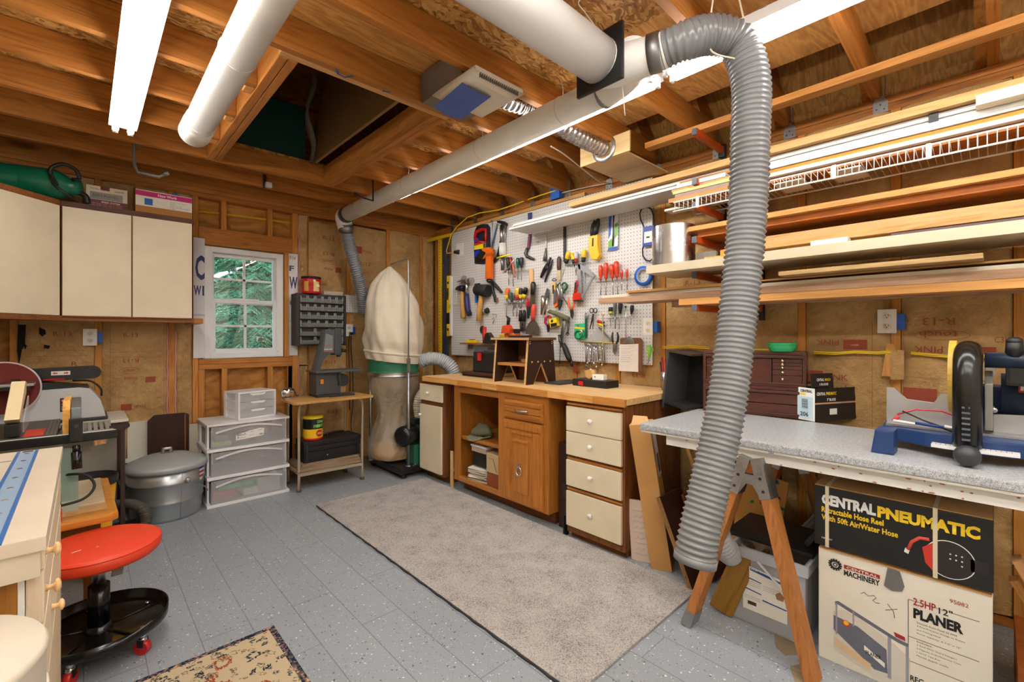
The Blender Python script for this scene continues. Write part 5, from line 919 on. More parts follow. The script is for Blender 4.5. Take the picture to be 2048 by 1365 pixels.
# sawhorse
sh = thing('sawhorse', 'wooden sawhorse with galvanized brackets holding up the counter', 'sawhorse', (2.3, .69, 0)); SHW = wood((184,120,62), (132,78,36), 'z', knots=1.0)
tk(sh).box((2.0,.668,.70),(2.62,.706,.747),.003).part('crossbeam', wood((180,106,44),(126,66,24),'x'), sh)
for xt, xb in ((2.035,1.95),(2.55,2.62)):
    for s in (1,-1):
        a_ = Vector((xt,.687+s*.03,.735)); b_ = Vector((xb,.687+s*.235,.0)); d = (b_-a_).normalized()
        lg = tk(sh); w = Vector((1,0,0)); w = (w-d*w.dot(d)).normalized(); lg.box((0,-.019,-.042),(( b_-a_).length,.019,.042),.003,frame(a_,d,d.cross(w))) ; lp = lg.part('leg', SHW, sh)
        bk = tk(sh); bk.box((-.03,-.022,-.045),(.13,.022,.045),.001,frame(a_,d,d.cross(w))); bp = bk.part('bracket', GALV, sh, 'galvanized bracket')
        for q in (.05,.1):
            c = a_+d*q-w*.0455; tk(sh).cyl(c,c-w*.003,.006,n=10).part('bolt', IRON, bp)
        if xt < 2.2 and s == 1: tk(sh).box((.70,-.021,-.044),((b_-a_).length,.021,.044),.001,frame(a_,d,d.cross(w))).part('foot_plate', GALV, lp)
m = tk(sh); m.prism([(-.075,.60),(-.05,.60),(-.012,.66),(.012,.66),(.05,.60),(.075,.60),(.045,.74),(.03,.745),(.02,.70),(-.02,.70),(-.03,.745),(-.045,.74)], .002, frame((1.988,.687,0),(0,-1,0),(0,0,1))) ; m.part('gusset_plate', GALV, sh)
# ------------------------------------------------------------------ boxes under the counter
def on_x(x, y, z): return frame((x, y, z), (0,-1,0), (0,0,1))
BX = 2.12; BK = plain((22,22,24), .5); BCARD = plain((196,152,98), .75); WCARD = plain((232,226,212), .7, bump=.05, bscale=90)
zT = .434
pb = thing('planer_box', 'worn white carton printed PLANER standing on the floor', 'carton', (BX+.22, .24, 0))
m = tk(pb); m.box((BX,.0,0),(BX+.44,.475,zT),.004); m.part('carton', WCARD, pb)
m = tk(pb); m.prism([(BX-.004,zT-.002),(BX+.02,zT+.012),(BX+.03,zT+.0)], .47, frame((0,.472,0),(1,0,0),(0,0,1))); m.part('torn_flap', BCARD, pb)
fx = BX-.0006
def patch(par, pts, mt, nm, x=fx, d=.0006): 
    tk(par).prism([(-y, z) for y, z in pts], d, frame((x,0,0),(0,-1,0),(0,0,1))).part(nm, mt, par)
def tx(par, s, y, z, w, h, mt, bold=0, x=fx-.0004, nm='lettering'):
    o = text(s, Matrix.Translation(-Vector(par.location)) @ on_x(x, y, z), mt, fit=(w,h), bold=bold, parent=par, name=nm); return o
DKR = plain((168,28,40),.5)
tx(pb,'MACHINERY',.392,.352,.108,.022,INK,.03); patch(pb,[(.392,.378),(.284,.378),(.284,.393),(.392,.393)],DKR,'red_banner'); tx(pb,'CENTRAL',.384,.3805,.095,.0095,WCARD,.02,fx-.001)
m = tk(pb)
for q in range(14): aa = 2*PI*q/14; m.cbox((fx-.0004,.42+.019*math.cos(aa),.382+.019*math.sin(aa)),(.0008,.006,.006),0,(aa,0,0))
m.tube([(fx-.0004,.42+.014*math.cos(2*PI*i/24),.382+.014*math.sin(2*PI*i/24)) for i in range(24)],.003,5,closed=True); m.tube([(fx-.0004,.42+.006*math.cos(2*PI*i/16),.382+.006*math.sin(2*PI*i/16)) for i in range(16)],.0016,5,closed=True); m.part('gear_emblem', INK, pb)
tx(pb,'95082',.10,.372,.045,.013,DKR); tx(pb,'2.5HP',.192,.325,.058,.026,DKR,.02); tx(pb,'12"',.127,.323,.034,.022,INK,.01); tx(pb,'PLANER',.192,.279,.125,.036,INK,.05)
for i, (s, w) in enumerate((('Smooth Auto-Feed 20 FPM',.1),('4 Post Precision Design to Rotate',.12),('and Cutting Head',.06),('Stock capacity: 6-1/2" x 12"',.11))): tx(pb,s,.183,.264-i*.0125,w,.006,INK)
for i, (s, w) in enumerate((('Includes:',.04),('2 Steel Wire Guard Hangers',.1),('2 Magnetic Knife Placement Tools',.11),('1 10/12" Hex Key',.06),('Metal depth scale',.08))): tx(pb,s,.183,.198-i*.0125,w,.006,INK)
for z in (.338,.208,.122): patch(pb,[(.205,z),(.03,z),(.03,z+.0012),(.205,z+.0012)],INK,'printed_line')
patch(pb,[(.206,.1),(.2045,.1),(.2045,.338),(.206,.338)],INK,'printed_line')
m = tk(pb); m.tube([(fx-.0004,y,z) for y,z in ((.34,.303),(.33,.312),(.318,.303),(.30,.312),(.295,.305),(.305,.292),(.295,.287),(.285,.29))],.0008,5); m.tube([(fx-.0004,y,z) for y,z in ((.262,.297),(.245,.277),(.243,.255))],.0008,5); m.tube([(fx-.0004,y,z) for y,z in ((.268,.273),(.235,.29))],.0008,5); m.part('pen_scribble', INK, pb)
patch(pb,[(.262,zT-.005),(.228,zT-.005),(.215,.38),(.222,.36),(.25,.352),(.272,.362)],TAPE,'tape_strip', BX-.004,.001)
# printed picture of the planer
GRP_ = plain((104,108,122),.5); GRL = plain((150,152,164),.5)
patch(pb,[(.425,.06),(.425,.20),(.40,.215),(.36,.212),(.25,.165),(.2,.13),(.2,.0),(.26,.0),(.42,.05)],plain((214,208,196),.7),'printed_shade')
for pts in ([(.42,.24),(.41,.245),(.235,.185),(.205,.18),(.205,.168),(.235,.172),(.41,.232),(.42,.228)],[(.425,.185),(.35,.175),(.265,.13),(.262,.045),(.30,.04),(.425,.13)]): patch(pb,pts,GRP_,'printed_planer',fx-.0004)
for pts in ([(.418,.235),(.413,.235),(.413,.115),(.418,.115)],[(.365,.225),(.36,.225),(.36,.17),(.365,.17)],[(.262,.18),(.252,.178),(.252,.03),(.262,.03)],[(.212,.17),(.204,.17),(.204,.02),(.212,.02)]): patch(pb,pts,GRL,'printed_post',fx-.0005)
patch(pb,[(.33,.115),(.27,.078),(.27,.062),(.33,.098)],PAPER,'printed_plate',fx-.001); tx(pb,'PLANER',.325,.085,.045,.014,INK,.02,fx-.0015); m = tk(pb); m.cyl((fx-.0003,.385,.17),(fx-.0012,.385,.17),.012,n=16); m.part('printed_switch', plain((214,70,30),.5), pb); m = tk(pb); m.cyl((fx-.0012,.385,.172),(fx-.0016,.385,.172),.008,n=16); m.part('printed_button', YEL, pb)
patch(pb,[(.245,.205),(.215,.2),(.213,.187),(.24,.19)],DKR,'printed_knob',fx-.001); patch(pb,[(.42,.10),(.31,.055),(.31,.03),(.42,.07)],plain((222,190,150),.6),'printed_board',fx-.0012); tx(pb,'REC',.20,.055,.035,.02,INK,.02)
hb_ = thing('hose_reel_box', 'black carton printed CENTRAL PNEUMATIC stacked on the white planer carton', 'carton', (BX+.22, .24, zT+.013)); hz = zT+.013; H2 = .232
m = tk(hb_); m.box((BX-.01,-.002,hz),(BX+.43,.487,hz+H2),.004); m.part('carton', BK, hb_); tk(hb_).box((BX-.008,0,hz+H2),(BX+.428,.485,hz+H2+.004),.001).part('top_flaps', BCARD, hb_)
x2 = BX-.0106
def hp(pts, mt, nm, dx=0): patch(hb_, pts, mt, nm, x2-dx)
Wb = hz
tx(hb_,'CENTRAL',.462,Wb+.162,.168,.042,plain((228,228,228),.5),.055,x2-.0004); tx(hb_,'PNEUMATIC',.29,Wb+.160,.262,.042,YEL,.055,x2-.0004)
tx(hb_,'Retractable Hose Reel',.462,Wb+.132,.19,.022,YEL,.03,x2-.0004); tx(hb_,'With 50ft Air/Water Hose',.462,Wb+.102,.23,.022,YEL,.03,x2-.0004); tx(hb_,'ITEM 93897',.462,Wb+.028,.035,.006,PAPER,0,x2-.0004)
cy, cz = .10, Wb+.072
m = tk(hb_); m.cyl((x2-.0002,cy,cz),(x2-.0008,cy,cz),.063,n=32); m.part('printed_outline', PAPER, hb_); m = tk(hb_); m.cyl((x2-.0008,cy,cz),(x2-.0012,cy,cz),.0605,n=32); m.box((x2-.0012,.01,cz-.02),(x2-.0006,.05,cz+.02)); m.part('printed_reel', plain((40,34,36),.5), hb_)
hp([(.168,cz+.02),(.14,cz+.045),(.132,cz+.0),(.14,cz-.052),(.16,cz-.03)],plain((206,54,40),.5),'printed_hose',.0012); m = tk(hb_); m.tube([(x2-.0012,y,z) for y,z in ((.15,cz+.052),(.175,cz+.05),(.195,cz+.03),(.205,cz+.0))],.006,6); m.part('printed_hose', plain((214,80,64),.5), hb_); hp([(.212,cz+.005),(.2,cz),(.204,cz-.016),(.216,cz-.012)],PAPER,'printed_fitting',.0016)
m = tk(hb_); [m.cyl((x2-.0012,cy-.03+.014*(i%3),cz+.02-.016*(i//3)),(x2-.0016,cy-.03+.014*(i%3),cz+.02-.016*(i//3)),.0025,n=8) for i in range(7)]; m.part('printed_holes', PAPER, hb_)
for y in (.444,.135): m = tk(hb_); m.box((x2-.002,y-.006,hz-.002),(x2-.0005,y+.006,hz+H2+.006)); m.box((x2-.002,y-.006,hz+H2+.0045),(BX+.42,y+.006,hz+H2+.006)); m.part('packing_strap', plain((216,204,176),.4), hb_)
# clear bins with scrap wood
def bin_(name, label, x0, x1, y0, y1, h, lid):
    r = thing(name, label, 'bin', ((x0+x1)/2,(y0+y1)/2,0)); 
    m = tk(r); t_ = .004
    m.box((x0,y0,.0),(x1,y1,.005)); m.box((x0,y0,.005),(x0+t_,y1,h)); m.box((x1-t_,y0,.005),(x1,y1,h)); m.box((x0+t_,y0,.005),(x1-t_,y0+t_,h)); m.box((x0+t_,y1-t_,.005),(x1-t_,y1,h)); m.part('tub', clear((220,226,236),.38,.25), r)
    m = tk(r); ringb = .022
    m.box((x0-.012,y0-.012,h-.045),(x0,y1+.012,h),.004).box((x1,y0-.012,h-.045),(x1+.012,y1+.012,h),.004).box((x0,y0-.012,h-.045),(x1,y0,h),.004).box((x0,y1,h-.045),(x1,y1+.012,h),.004); m.part('rim', clear((214,220,230),.6,.3), r)
    return r
b1 = bin_('storage_bin','clear plastic bin of scrap wood with a paper label behind the sawhorse',2.14,2.5,.525,.81,.33,False)
tk(b1).tube([(2.125,.70,.29),(2.122,.64,.24),(2.122,.58,.19),(2.126,.555,.17)],.009,8,flat=.35).part('handle', plain((226,228,232),.4), b1)
patch(b1,[(.765,.06),(.59,.06),(.59,.235),(.765,.255)],PAPER,'paper_label',2.139); LB = plain((40,84,160),.5)
for pts in ([(.735,.236),(.60,.218),(.60,.225),(.735,.25)],[(.765,.2),(.69,.192),(.69,.196),(.765,.206)],[(.765,.15),(.69,.143),(.69,.147),(.765,.156)],[(.685,.12),(.592,.115),(.592,.12),(.685,.126)]): patch(b1,pts,LB,'blue_band',2.1386)
patch(b1,[(.765,.24),(.738,.236),(.738,.252),(.765,.256)],plain((110,180,50),.5),'green_tab',2.1386)
tx(b1,'Wild Bird',.733,.24,.06,.009,PAPER,.02,2.138); 
for k in range(9): tx(b1,'seed mix for wild birds and feeders',(.76 if k < 5 else .683),.185-(k%5)*.0085-(.04 if k%5>2 else 0),.068,.004,plain((90,96,110),.6),0,2.1386)
patch(b1,[(.745,.085),(.71,.085),(.71,.1),(.745,.1)],plain((70,66,50),.6),'label_photo',2.1386); patch(b1,[(.63,.15),(.605,.15),(.6,.17),(.618,.185),(.635,.17)],plain((170,120,80),.6),'label_photo',2.1386)
b2 = bin_('storage_bin','second clear bin standing farther under the counter with its handle down',2.665,2.885,.40,.66,.30,False)
m = tk(b2); m.tube([(2.655,.40,.27),(2.625,.385,.22),(2.625,.385,.15),(2.635,.40,.11)],.011,8,flat=.4); m.part('handle', plain((226,228,230),.4), b2)
rr = random.Random(11)
for i in range(9):
    y = .545+i*.028; x = 2.165+rr.uniform(0,.2); h = rr.uniform(.2,.31); c = rr.choice([(214,170,110),(190,132,74),(226,190,140)])
    MB().box((x,y,.007),(x+rr.uniform(.03,.1),y+.02,h),.002).solo('wood_scrap', wood(c,tuple(int(v*.75) for v in c),'z'), f'{ORD[i]} strip of scrap wood in the clear bin with the paper label', 'wood', 'wood scraps in the clear bin')
t = thing('black_tray', 'black plastic tray leaning on the clear bin under the counter', 'tray', (2.37,.645,.335)); MB().prism([(-.12,0),(.16,0),(.16,.02),(-.12,.02)],.26,Matrix.Translation((0,-.1,.03)) @ Matrix.Rotation(.6,4,'X'),.006).part('body', BLK, t); MB().box((-.16,-.13,0),(.14,.22,.022),.008).part('lid', BLK, t)
t = thing('blue_flecked_board', 'strand board offcut with blue paint flecks standing behind the sawhorse', 'board', (2.56,.80,0))
MB().box((-.02,-.03,0),(-.008,.19,.55),.001,Matrix.Rotation(.14,4,'X')).part('panel', plain((206,150,76),.6,bump=.1,bscale=60), t)
for i,(y,z,w,h) in enumerate(((-.02,.40,.05,.02),(.05,.42,.03,.03),(.0,.45,.04,.015),(.10,.38,.02,.02),(.12,.5,.03,.05),(.02,.52,.04,.025))): MB().prism([(0,0),(w,h*.3),(w*.8,h),(w*.2,h*.8)],.0006,Matrix.Rotation(.14,4,'X') @ frame((-.0206,y+.03,z),(0,-1,0),(0,0,1))).part('paint_fleck', plain((30,80,170),.5) if i % 3 else plain((30,120,70),.5), t)
# leaning things between bench and counter
t = thing('long_carton', 'tall narrow brown carton leaning beside the drawer unit', 'carton', (2.33, 1.25, .0), rot=(-.14, -.05, .35))
MB().box((-.065,-.055,0),(.065,.055,.80),.003).part('carton', plain((196,146,86),.75), t); MB().prism([(-.05,.0),(.055,.0),(.045,.06),(-.03,.07)],.003,frame((-.06,.0,.78),(0,-1,0),(.35,0,1))).part('torn_flap', plain((222,180,124),.75), t)
MB().box((-.02,-.0565,.5),(.05,-.055,.74)).part('shipping_label', plain((214,208,200),.6), t); m = MB(); [m.box((-.012+i*.009,-.0572,.52),(-.012+i*.009+.003+.002*(i%2),-.0565,.62)) for i in range(6)]; m.part('barcode', INK, t)
t = thing('embossed_tile', 'pinkish embossed panel standing beside the tall brown carton', 'panel', (2.285, 1.36, 0), rot=(-.06,0,.2)); TL = plain((214,196,184),.7)
MB().box((-.006,-.055,0),(.006,.055,.34),.002).part('panel', TL, t); m = MB(); [m.box((-.0085,-.035,.04+i*.06),(-.005,.035,.044+i*.06)) for i in range(5)]; [m.tube([(-.007,-.03+.06*k/8,.07+i*.06+.008*math.sin(k*1.6)) for k in range(9)],.0018,5) for i in range(4)]; m.part('embossing', plain((200,178,164),.7), t)
DKD = wood((60,28,20),(34,16,12),'z')
t = thing('cabinet_door', 'dark stained cabinet door leaning behind the hanging hose', 'door', (2.30, 1.03, 0.007), rot=(-.4,0,0)); MB().box((-.11,-.011,0),(.12,.011,.45),.002).part('panel', DKD, t); MB().box((-.1125,-.0112,0),(-.1101,.0112,.45)).part('raw_edge', wood((150,110,70),(110,76,44),'z'), t); m = MB(); [m.cyl((-.1124,0,z),(-.114,0,z),.003,n=8) for z in (.06,.3)]; m.part('screw_holes', IRON, t)
t = thing('cabinet_door', 'second reddish dark cabinet door with rounded corner behind the first', 'door', (2.46, .985, 0.007), rot=(-.38,0,0)); MB().box((-.12,-.01,0),(.12,.01,.44),.009).part('panel', wood((88,34,22),(50,20,14),'z'), t)
t = thing('pine_stick', 'long pine stick leaning under the end of the counter', 'stick', (2.60, .99, 0.003), rot=(-.36,-.05,0)); MB().box((-.02,-.01,0),(.02,.01,.74),.002).part('stick', pine('z'), t)
t = thing('hardboard_sheet', 'brown hardboard sheet standing under the counter against the wall', 'sheet', (2.80, 1.0, 0.003)); MB().box((-.006,-.2,0),(.006,.14,.7),.001).part('sheet', plain((96,60,34),.6), t)
t = thing('yellow_board', 'varnished yellow board lying on edge by the sawhorse foot', 'board', (2.12,.86,0.0), rot=(.35,0,.25)); MB().box((-.012,-.05,0.015),(.012,.05,.34),.002).part('board', wood((146,106,36),(104,72,22),'z'), t)
for i,(y,x,h,tl,c) in enumerate(((.30,2.78,.62,.1,(150,96,50)),(.80,2.78,.6,-.1,(120,70,36)),(.62,2.84,.66,.05,(150,92,44)))):
    t = thing('leaning_plank', ('brown plank standing behind the black carton against the wall','narrow brown plank standing behind the strand board','brown plank standing between the bins and the wall')[i], 'plank', (x,y,.003), rot=(tl,0,0)); MB().box((-.01,-.04,0),(.01,.04,h),.002).part('plank', wood(c,tuple(int(v*.65) for v in c),'z'), t)
# scrap planks leaning at the near end
for i,(px,py,zt,w,c,tl,lb) in enumerate(((2005,1110,.43,.05,(190,140,90),.45,'grey tan plank end leaning beside the black carton'),(2000,1150,.40,.035,(216,150,76),.5,'orange pine plank leaning beside the white planer carton'),(2030,1105,.46,.03,(226,184,130),.4,'pale stick behind the leaning planks'),(2030,1240,.28,.05,(196,150,106),.4,'weathered plank leaning lowest by the planer carton'),(2044,1340,.17,.012,(230,206,166),.5,'thin pale dowel leaning in front of the planks'))):
    v = PX(px,py,2.16+.05*i if i < 3 else 2.05); t = thing('scrap_plank', lb, 'plank', (v.x, v.y-.03, v.z), rot=(-tl,0,0)); L = (v.z-.04)/math.cos(tl) ; MB().box((-w*.7,-.012,-L),(w*.7,.012,0),.002).part('plank', wood(c,tuple(int(q*.7) for q in c),'z'), t)
MB().box((2.2,-.12,0.001),(2.6,-.055,.2),.003).solo('orange_block', wood((180,100,44),(120,60,24),'y'), 'orange brown wood block on the floor past the planer carton', 'block')
# ------------------------------------------------------------------ on the counter
CT = .839
MH = wood(MAHO[0], MAHO[1], 'x', spec=.6, rough=.3); MHz = wood(MAHO[0], MAHO[1], 'z', spec=.6, rough=.3); BRS = metal((222,206,170), .25, .1)
def chest(name, label, z, h, layout, L=.50, D=.24):
    r = thing(name, label, 'tool chest', (2.59+.135*math.cos(.21)+.05, .93, z), -PI/2+.21)
    # local: x along the front from far to near end, y toward the wall
    m = MB(); hl, hd = L/2, D/2
    m.box((-hl,-hd,0),(hl,hd,.016),.002).box((-hl,-hd,h-.016),(hl,hd,h),.002).box((-hl,-hd,.016),(-hl+.016,hd,h-.016),.001).box((hl-.016,-hd,.016),(hl,hd,h-.016),.001).box((-hl+.016,hd-.01,.016),(hl-.016,hd,h-.016)); m.part('case', MH, r)
    m = MB(); m.box((-hl+.012,-hd-.004,h-.034),(hl-.012,-hd+.012,h-.018),.004).box((-hl+.012,-hd-.004,.012),(hl-.012,-hd+.004,.022),.003); m.part('moulding', MH, r)
    for x0,x1,z0,z1,kx in layout:
        p = MB().box((-hl+.016+x0+.002,-hd+.006,z0),(-hl+.016+x1-.002,hd-.03,z1-.002),.002).part('drawer', MH, r)
        for k in kx: MB().lathe([(.0035,0),(.003,.006),(.0075,.01),(.0075,.014),(1e-4,.017)],n=14,m=Matrix.Translation((-hl+.016+k,-hd+.006,(z0+z1)/2)) @ Matrix.Rotation(PI/2,4,'X')).part('knob', BRS, p)
    return r
IN = .468
chest('machinist_chest','lower dark mahogany tool chest on the grey counter',CT,.158,[(0,.12,.02,.122,(.06,)),(.12,IN,.02,.068,(.17,)),(.12,IN,.07,.122,(.17,))])
up_l = []
for x0,x1 in ((0,.13),(.33,IN)):
    z = .02
    for hh in (.042,.03,.019,.018,.02): up_l.append((x0,x1,z,z+hh,((x0+x1)/2 if x0 == 0 else x0+.05,))); z += hh
up_l.append((.13,.33,.02,.149,()))
chest('machinist_chest','upper dark mahogany tool chest with columns of small drawers',CT+.16,.185,up_l)
t = thing('plastic_bowl', 'green plastic bowl on top of the upper mahogany chest', 'bowl', (2.72,.775,CT+.346)); GB = plain((54,176,112),.35)
MB().lathe([(.052,0),(.06,.004),(.068,.03),(.069,.045),(.064,.045),(.058,.008),(1e-4,.006)],n=32).part('bowl', GB, t); MB().lathe([(.068,.036),(.072,.038),(.072,.048),(.066,.048)],n=32,caps=False).part('rim', GB, t)
t = thing('blade_carton', 'open black and white blade carton standing beside the lower chest', 'carton', (2.82,.59,CT), -PI/2-.445)
m = MB(); m.box((-.047,-.15,0),(.047,.15,.004)).box((-.047,-.15,.004),(-.043,.15,.165)).box((.043,-.15,.004),(.047,.15,.165)).box((-.043,.146,.004),(.043,.15,.165)); m.part('sides', BK, t)
MB().box((-.047,-.153,0),(.047,-.149,.165)).part('front_panel', plain((232,232,230),.6), t); MB().box((.0435,-.15,.165),(.0475,.0,.235),.0,Matrix.Rotation(-.1,4,'Y')).part('flap', BK, t)
LBL = plain((188,214,226),.6); F_ = lambda x,z,d=.1535: frame((x,-d,z),(1,0,0),(0,0,1))
MB().box((-.045,-.1535,.01),(.038,-.153,.12)).part('price_label', LBL, t); m = MB(); [m.box((-.022,-.154,.06+i*.0045),(.012,-.1535,.0615+i*.0045+(.001 if i%3 else 0))) for i in range(11)]; m.part('barcode', INK, t); text('206',F_(-.03,.02,.1542),INK,fit=(.045,.022),bold=.02,parent=t); text('CENTRAL',F_(-.03,.142,.1537),INK,fit=(.066,.014),bold=.04,parent=t); MB().box((-.03,-.1537,.128),(.0,-.153,.138)).part('yellow_mark', YEL, t)
Fs = frame((.0478,-.14,0),(0,1,0),(0,0,1)); wtx = plain((226,226,222),.6)
for s,x,z,w,h,c in (('CENTRAL',.0,.13,.06,.016,wtx),('PNEUMATIC',.065,.13,.07,.016,YEL),('5" BLADE',.07,.10,.06,.014,wtx),('CENTRAL',.02,.20,.05,.014,wtx),('MACH',.075,.20,.04,.014,YEL),('5 BLADES',.04,.178,.06,.012,wtx)): text(s, Fs @ Matrix.Translation((x,z,.0002 if z < .17 else -.016)), c, fit=(w,h), bold=.03, parent=t)
MB().box((.0472,-.15,.085),(.0478,.15,.093)).part('tan_band', plain((190,150,110),.6), t); MB().box((.0472,-.05,.03),(.0478,.0,.06)).part('white_panel', wtx, t)
t = thing('open_tray', 'dark grey shallow wooden tray standing on end beside the mahogany chests', 'tray', (2.62,1.33,.80+.05), rot=(.12,0,-.25))
m = MB(); m.box((-.04,.05,-.03),(.16,.066,.33),.002); m.part('side', plain((60,60,62),.6), t); MB().box((-.04,-.12,.0),(.16,.05,.012),.001).part('base', plain((30,28,28),.6), t); MB().box((.15,-.12,.0),(.16,.05,.33),.001).part('back', plain((14,14,14),.8), t); MB().box((-.04,-.12,.318),(.16,.066,.33),.001).part('top', plain((60,44,34),.6), t)
t = thing('pen_cup', 'steel cup of pens and brushes beside the grey tray', 'cup', (2.80,1.475,.913)); MB().lathe([(.036,0),(.042,.12),(.040,.12),(.034,.003),(1e-4,.003)],n=24).part('cup', STEEL, t)
for i,(dx,dy,h,c,lb) in enumerate(((-.01,.015,.21,(190,30,30),'red pen in the steel cup'),(.0,-.005,.25,(200,224,240),'pale blue brush in the steel cup'),(.012,-.02,.22,(90,170,130),'green handled brush in the steel cup'),(-.012,.02,.18,(40,40,44),'black marker in the steel cup'),(-.018,.0,.2,(210,60,50),'dull red pencil in the steel cup'))):
    mb = MB(); mb.cyl((0,0,0),(dx*.8,dy*.8,h),.005,.006,10); o = mb.part('pen', plain(c,.4)); o.location = (2.80+dx,1.475+dy,.918); tag(o, lb, 'pen', 'pens in the steel cup')
# ------------------------------------------------------------------ miter saw
def curve(pts, n=8):
    """Catmull-Rom through 3D points"""
    P = [Vector(p) for p in pts]; P = [P[0]*2-P[1]] + P + [P[-1]*2-P[-2]]; out = []
    for i in range(1, len(P)-2):
        for k in range(n):
            t = k/n; a, b, c, d = P[i-1], P[i], P[i+1], P[i+2]
            out.append(.5*((2*b)+(c-a)*t+(2*a-5*b+4*c-d)*t*t+(3*b-3*c+d-a)*t**3))
    out.append(P[-2].copy()); return out
ms = thing('miter_saw', 'navy sliding miter saw with black dust elbow on the grey counter', 'miter saw', (2.35,.05,CT)); NV = plain((34,62,112),.4); NVD = plain((36,48,66),.35); ALU = metal((186,186,188),.5,.15)
for s in (1,-1):
    y0 = .05+s*.225; m = tk(ms); m.prism([(y0-.03,0),(y0+.036,0),(y0+.024,.085),(y0-.03,.085)],.10,frame((2.24,0,CT),(0,1,0),(0,0,1)) @ Matrix.Translation((0,0,-.12)),.006); m.part('foot', NV, ms)
m = tk(ms); m.prism([(2.23,.17),(2.20,.07),(2.20,-.01),(2.23,-.10),(2.30,-.20),(2.50,-.24),(2.50,.31),(2.29,.30)],.05,Matrix.Translation((0,0,CT+.028)),.006); m.part('base', NV, ms)
m = tk(ms); m.prism([(2.30,.29),(2.30,-.22),(2.5,-.24),(2.5,.30)],.008,Matrix.Translation((0,0,CT+.079))); m.part('table', ALU, ms)
m = tk(ms); m.prism([(2.17+.0,.15),(2.155,.05),(2.17,-.06),(2.205,-.06),(2.19,.05),(2.205,.15)],.012,Matrix.Translation((0,0,CT+.04))); m.part('scale_ring', plain((226,226,228),.4), ms)
m = tk(ms); [m.box((2.168,.15-.012*i,CT+.0525),(2.185+(.006 if i%3==0 else 0),.1485-.012*i,CT+.0530)) for i in range(17)]; m.part('scale_marks', NAVY, ms)
m = tk(ms); m.prism([(-.295,.087),(-.295,.222),(-.27,.222),(-.235,.178),(-.155,.172),(-.135,.21),(-.105,.21),(-.06,.15),(-.06,.087)],.022,frame((2.38,0,CT),(0,-1,0),(0,0,1)),.002); m.part('fence', ALU, ms)
m = tk(ms); m.prism([(.0,.087),(.0,.15),(.13,.16),(.25,.16),(.25,.087)],.022,frame((2.38,0,CT),(0,-1,0),(0,0,1)),.002); m.part('fence', ALU, ms)
m = tk(ms); m.box((2.12,.03,CT+.025),(2.34,.075,CT+.06),.005); m.part('miter_arm', NVD, ms); m = tk(ms); m.ball((2.11,.058,CT+.036),(.03,.035,.034),18); m.part('miter_knob', plain((52,54,58),.4), ms)
yb_ = .06
m = tk(ms); m.cyl((2.40,yb_-.002,CT+.28),(2.40,yb_+.002,CT+.28),.13,n=40); m.part('blade', STEEL, ms)
m = tk(ms); pr = [(2.38+.138*math.cos(q),CT+.275+.138*math.sin(q)) for q in [PI*i/20-.3 for i in range(30)]]; m.prism(pr,.02,frame((0,yb_+.052,0),(1,0,0),(0,0,1)),.003); m.part('blade_guard', plain((214,176,70),.35), ms)
m = tk(ms)
m.tube(curve([(2.185,yb_,CT+.055),(2.175,yb_,CT+.16),(2.178,yb_,CT+.27),(2.205,yb_,CT+.345),(2.26,yb_,CT+.375),(2.33,yb_,CT+.37),(2.40,yb_,CT+.34)]),.037,20); p = m.part('dust_elbow', plain((20,20,22),.22), ms)
m = tk(ms); [m.box((2.135+.001*abs(i-3),yb_-.008,CT+.08+i*.018),(2.16,yb_+.012,CT+.086+i*.018)) for i in range(7)]; m.part('vent_slots', plain((90,96,110),.4), p)
m = tk(ms); m.prism([(2.3,CT+.1),(2.52,CT+.1),(2.52,CT+.33),(2.36,CT+.33),(2.3,CT+.26)],.02,frame((0,.02,0),(1,0,0),(0,0,1)),.003); m.part('motor_plate', plain((150,150,144),.4,.5), ms); m = tk(ms); m.ball((2.34,-.002,CT+.17),.012,12); m.part('bolt', CHROME, ms)
m = tk(ms); m.cyl((2.42,-.02,CT+.22),(2.42,-.26,CT+.22),.075,.07,28); mo = m.part('motor', NVD, ms); m = tk(ms); [m.cyl((2.42,-.13-.02*i,CT+.22),(2.42,-.14-.02*i,CT+.22),.0765,n=28) for i in range(4)]; m.part('cooling_rings', plain((24,32,46),.4), mo)
m = tk(ms); m.box((2.335,-.14,CT+.235),(2.35,-.06,CT+.275),.003); m.part('red_badge', RED, ms); text('R',Matrix.Translation(-Vector(ms.location)) @ on_x(2.334,-.065,CT+.243),PAPER,fit=(.024,.024),bold=.04,parent=ms)
m = tk(ms); m.cyl((2.30,.02,CT+.345),(2.30,-.3,CT+.345),.026,n=20); m.box((2.29,.015,CT+.365),(2.31,-.3,CT+.373),.002); m.part('top_handle', NVD, ms); m = tk(ms); m.cyl((2.30,-.05,CT+.36),(2.30,-.05,CT+.415),.024,.02,18); m.ball((2.30,-.05,CT+.412),(.022,.022,.016),14); m.part('lock_knob', BLK, ms); m = tk(ms); m.box((2.29,-.14,CT+.26),(2.36,-.03,CT+.33),.01); m.part('trigger_block', BLK, ms)
for yy in (-.12,.12): m = tk(ms); m.cyl((2.34,yy*.3-.03,CT+.30),(2.86,yy*.3-.03,CT+.30),.015,n=14); m.part('slide_rail', STEEL, ms)
m = tk(ms); m.box((2.48,-.06,CT+.05),(2.62,.12,CT+.24),.015); m.part('pivot_housing', NV, ms)
t = thing('test_leads', 'red and black wired test probe lying on the saw table', 'cable', (2.3,.2,CT+.089))
RW = plain((206,40,50),.35)
m = tk(t); m.tube([(2.30,.255,CT+.125),(2.31,.20,CT+.15),(2.32,.13,CT+.15),(2.33,.07,CT+.125)],.003,6); m.part('red_wire', RW, t)
